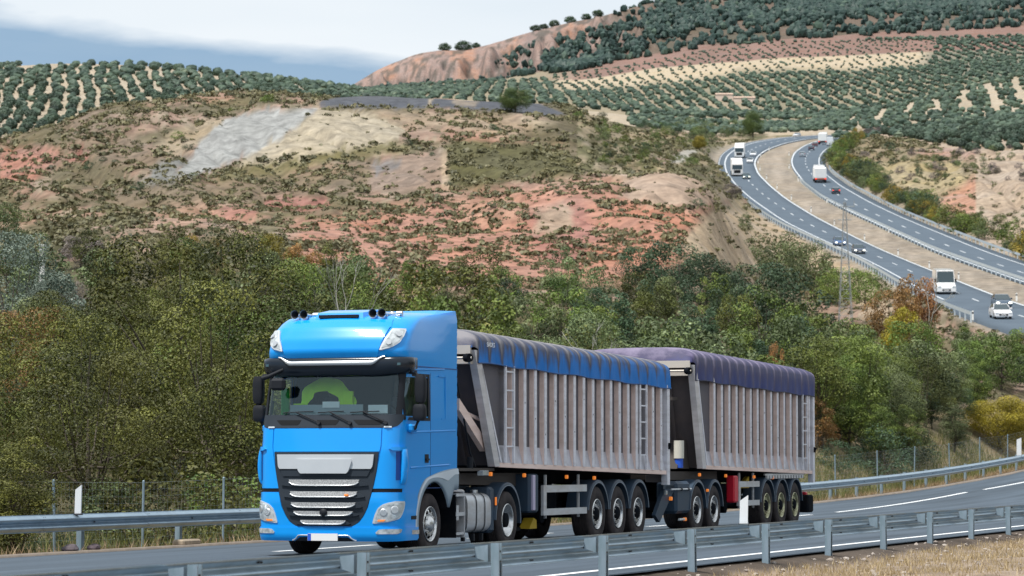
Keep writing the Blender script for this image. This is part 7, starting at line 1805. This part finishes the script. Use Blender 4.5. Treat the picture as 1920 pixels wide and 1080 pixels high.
        t = MB(); t.bbox(-hl - .01, -hl + .10, s * (Wd / 2 - .16) - .13, s * (Wd / 2 - .16) + .13, .78, .95, .02); t.build('tail_lamp', M_TL if lights and away else M_TOFF, R)
    gr = MB(); gr.box(hl - .03, hl + .012, -.45, .45, .36, .56); gr.box(-hl - .012, -hl + .02, -.3, .3, .5, .62); gr.build('grille', M_CTYRE, R)
    pl = MB(); pl.box(hl + .012, hl + .02, -.26, .26, .40, .50); pl.build('number_plate', M_PLATE, R)
def far_lorry(px, py, label, cab=(.8, .8, .8), box=(.85, .85, .84), away=False, L=9.0, h=3.9, low=(.05, .05, .05), artic=False):
    D = D_of_y(py); p = far_pt(px, D); E = E_LR if px < epx(E_LR, D) + 4 else E_RL
    a = far_pt(epx(E, D - 8), D - 8); b = far_pt(epx(E, D + 8), D + 8); d = (a - b) if not away else (b - a)
    R = empty('lorry', tuple(p + [0, 0, .02])); R.rotation_euler = (0, -math.atan2(d[2], math.hypot(d[0], d[1])), math.atan2(d[1], d[0])); tag(R, label, 'lorry')
    W = 1.25; hx = L / 2; cp = mat('lorry_cab_%d' % int(cab[0] * 100), cab, .35, coat=.5); bp = mat('lorry_box_%d' % int(box[0] * 100), box, .5)
    c = MB(); c.grid([[(hx, y, z) if False else (hx - (0 if z < 1.5 else .18 * (z - 1.5) / 1.2) , y, z) for z in (.4, 1.5, 2.8)] for y in (-W, 0, W)], 0); c.bbox(hx - 2.0, hx - .20, -W, W, .5, 2.8, .08); c.hexa([(hx - 1.9, -W, 2.75), (hx - .5, -W, 2.75), (hx - .5, W, 2.75), (hx - 1.9, W, 2.75), (hx - 1.9, -W + .1, 3.6), (hx - 1.2, -W + .2, 3.5), (hx - 1.2, W - .2, 3.5), (hx - 1.9, W - .1, 3.6)]); c.bbox(hx - .5, hx + .02, -W, W, .35, 1.0, .05); c.build('cab', cp, R)
    w = MB(); w.add([(hx + .015, -W + .12, 1.6), (hx + .015, W - .12, 1.6), (hx - .14, W - .15, 2.6), (hx - .14, -W + .15, 2.6)], [(0, 1, 2, 3)]); w.build('windscreen', M_CGLASS, R)
    g = MB(); g.box(hx, hx + .035, -.75, .75, .75, 1.45); g.build('grille', M_CTYRE, R)
    x1 = hx - 2.25; b_ = MB(); b_.bbox(-hx, x1, -W, W, 1.05, h, .04); b_.build('box_body', bp, R)
    rr = MB(); rr.box(-hx - .03, -hx, -W + .02, W - .02, .75, 1.05); rr.build('rear_bumper', mat('lorry_low_%d' % int(low[0] * 100), low, .6), R)
    ch = MB(); ch.box(-hx + .1, hx - .3, -.9, .9, .5, 1.04); ch.build('chassis', M_CTYRE, R)
    for s in (-1, 1):
        for x in (hx - 1.1, -hx + 1.2, -hx + 2.5): q = MB(); q.lathe([(0, .25), (0, .48), (.03, .5), (.28, .5)], (x, -W if s < 0 else W - .28, .5), n=18); q.box(x - .2, x + .2, (-W - .004) if s < 0 else (W - .0), (-W) if s < 0 else (W + .004), .3, .7, 0); q.build('wheel', M_CTYRE, R)
        h_ = MB(); h_.bbox(hx - .02, hx + .05, s * (W - .3) - .18, s * (W - .3) + .18, .62, .85, .02); h_.build('headlight', M_HOFF, R)
        t = MB(); t.bbox(-hx - .06, -hx, s * (W - .22) - .16, s * (W - .22) + .16, .8, .98, .01); t.build('tail_lamp', M_TL if away else M_TOFF, R)
def traffic():
    car('car', (.78, .78, .80), 1877, 597, 'white car following close on the dark one, lowest on the motorway at right')
    car('car', (.04, .07, .11), 1879, 577, 'dark car with lit headlights beside the white car at right', lights=True)
    car('van', (.80, .80, .80), 1771, 550, 'tall white van driving down the motorway past the orange poplars')
    car('car', (.02, .09, .25), 1575, 460, 'blue car with lit headlights, left of the pair near the mast', lights=True)
    car('car', (.03, .05, .09), 1611, 475, 'dark blue car with lit headlights, right of the pair near the mast', lights=True)
    car('car', (.02, .06, .07), 1401, 334, 'dark green car with bright headlights beside the white lorry', lights=True)
    car('car', (.78, .78, .80), 1408, 304, 'white car left of the median on the bend, nearer one')
    car('car', (.74, .76, .80), 1414, 291, 'white car on the bend, farther one')
    car('car', (.78, .78, .80), 1497, 254, 'pale car at the far end of the left carriageway')
    far_lorry(1383, 328, 'white lorry on the motorway bend, nearer of the two in the left lane', (.75, .72, .70), L=8.5, h=3.8)
    far_lorry(1389, 294, 'white lorry on the motorway bend, right behind the first one', L=8, h=3.7)
    far_lorry(1539, 340, 'white lorry with a reddish tail driving away on the right carriageway', away=True, low=(.42, .17, .13), L=9, h=3.2)
    car('car', (.02, .025, .04), 1569, 362, 'black car with red tail lamps following the white lorry uphill', away=True, lights=True)
    car('car', (.30, .34, .38), 1507, 292, 'grey car by the median on the right carriageway bend', away=True)
    car('car', (.03, .03, .05), 1524, 280, 'dark car on the right carriageway bend, left of two', away=True)
    car('car', (.10, .03, .04), 1531, 273, 'dark red car on the right carriageway bend, right of two', away=True)
    far_lorry(1546, 268.5, 'small white lorry at the far end of the right carriageway', away=True, L=6.5, h=3.3)
    car('van', (.72, .75, .78), 1560, 271, 'white van farthest right at the end of the motorway', away=True)
traffic()

def haze():
    mb = MB(); x0, x1, y0, y1, z0, z1 = -6000, 6000, -400, 9500, -2.4, 900
    mb.box(x0, x1, y0, y1, z0, z1); m = bpy.data.materials.new('haze_air'); m.use_nodes = True; nt = m.node_tree
    for n in list(nt.nodes): nt.nodes.remove(n)
    o = nt.nodes.new('ShaderNodeOutputMaterial'); v = nt.nodes.new('ShaderNodeVolumePrincipled'); v.inputs['Density'].default_value = HAZE_D; v.inputs['Color'].default_value = (.62, .78, .95, 1); v.inputs['Anisotropy'].default_value = .2
    nt.links.new(v.outputs[0], o.inputs['Volume']); h = mb.build('haze', m); h['kind'] = 'stuff'; h['label'] = 'thin bluish haze over the valley'; h['category'] = 'haze'
HAZE_D = .00008
#haze()
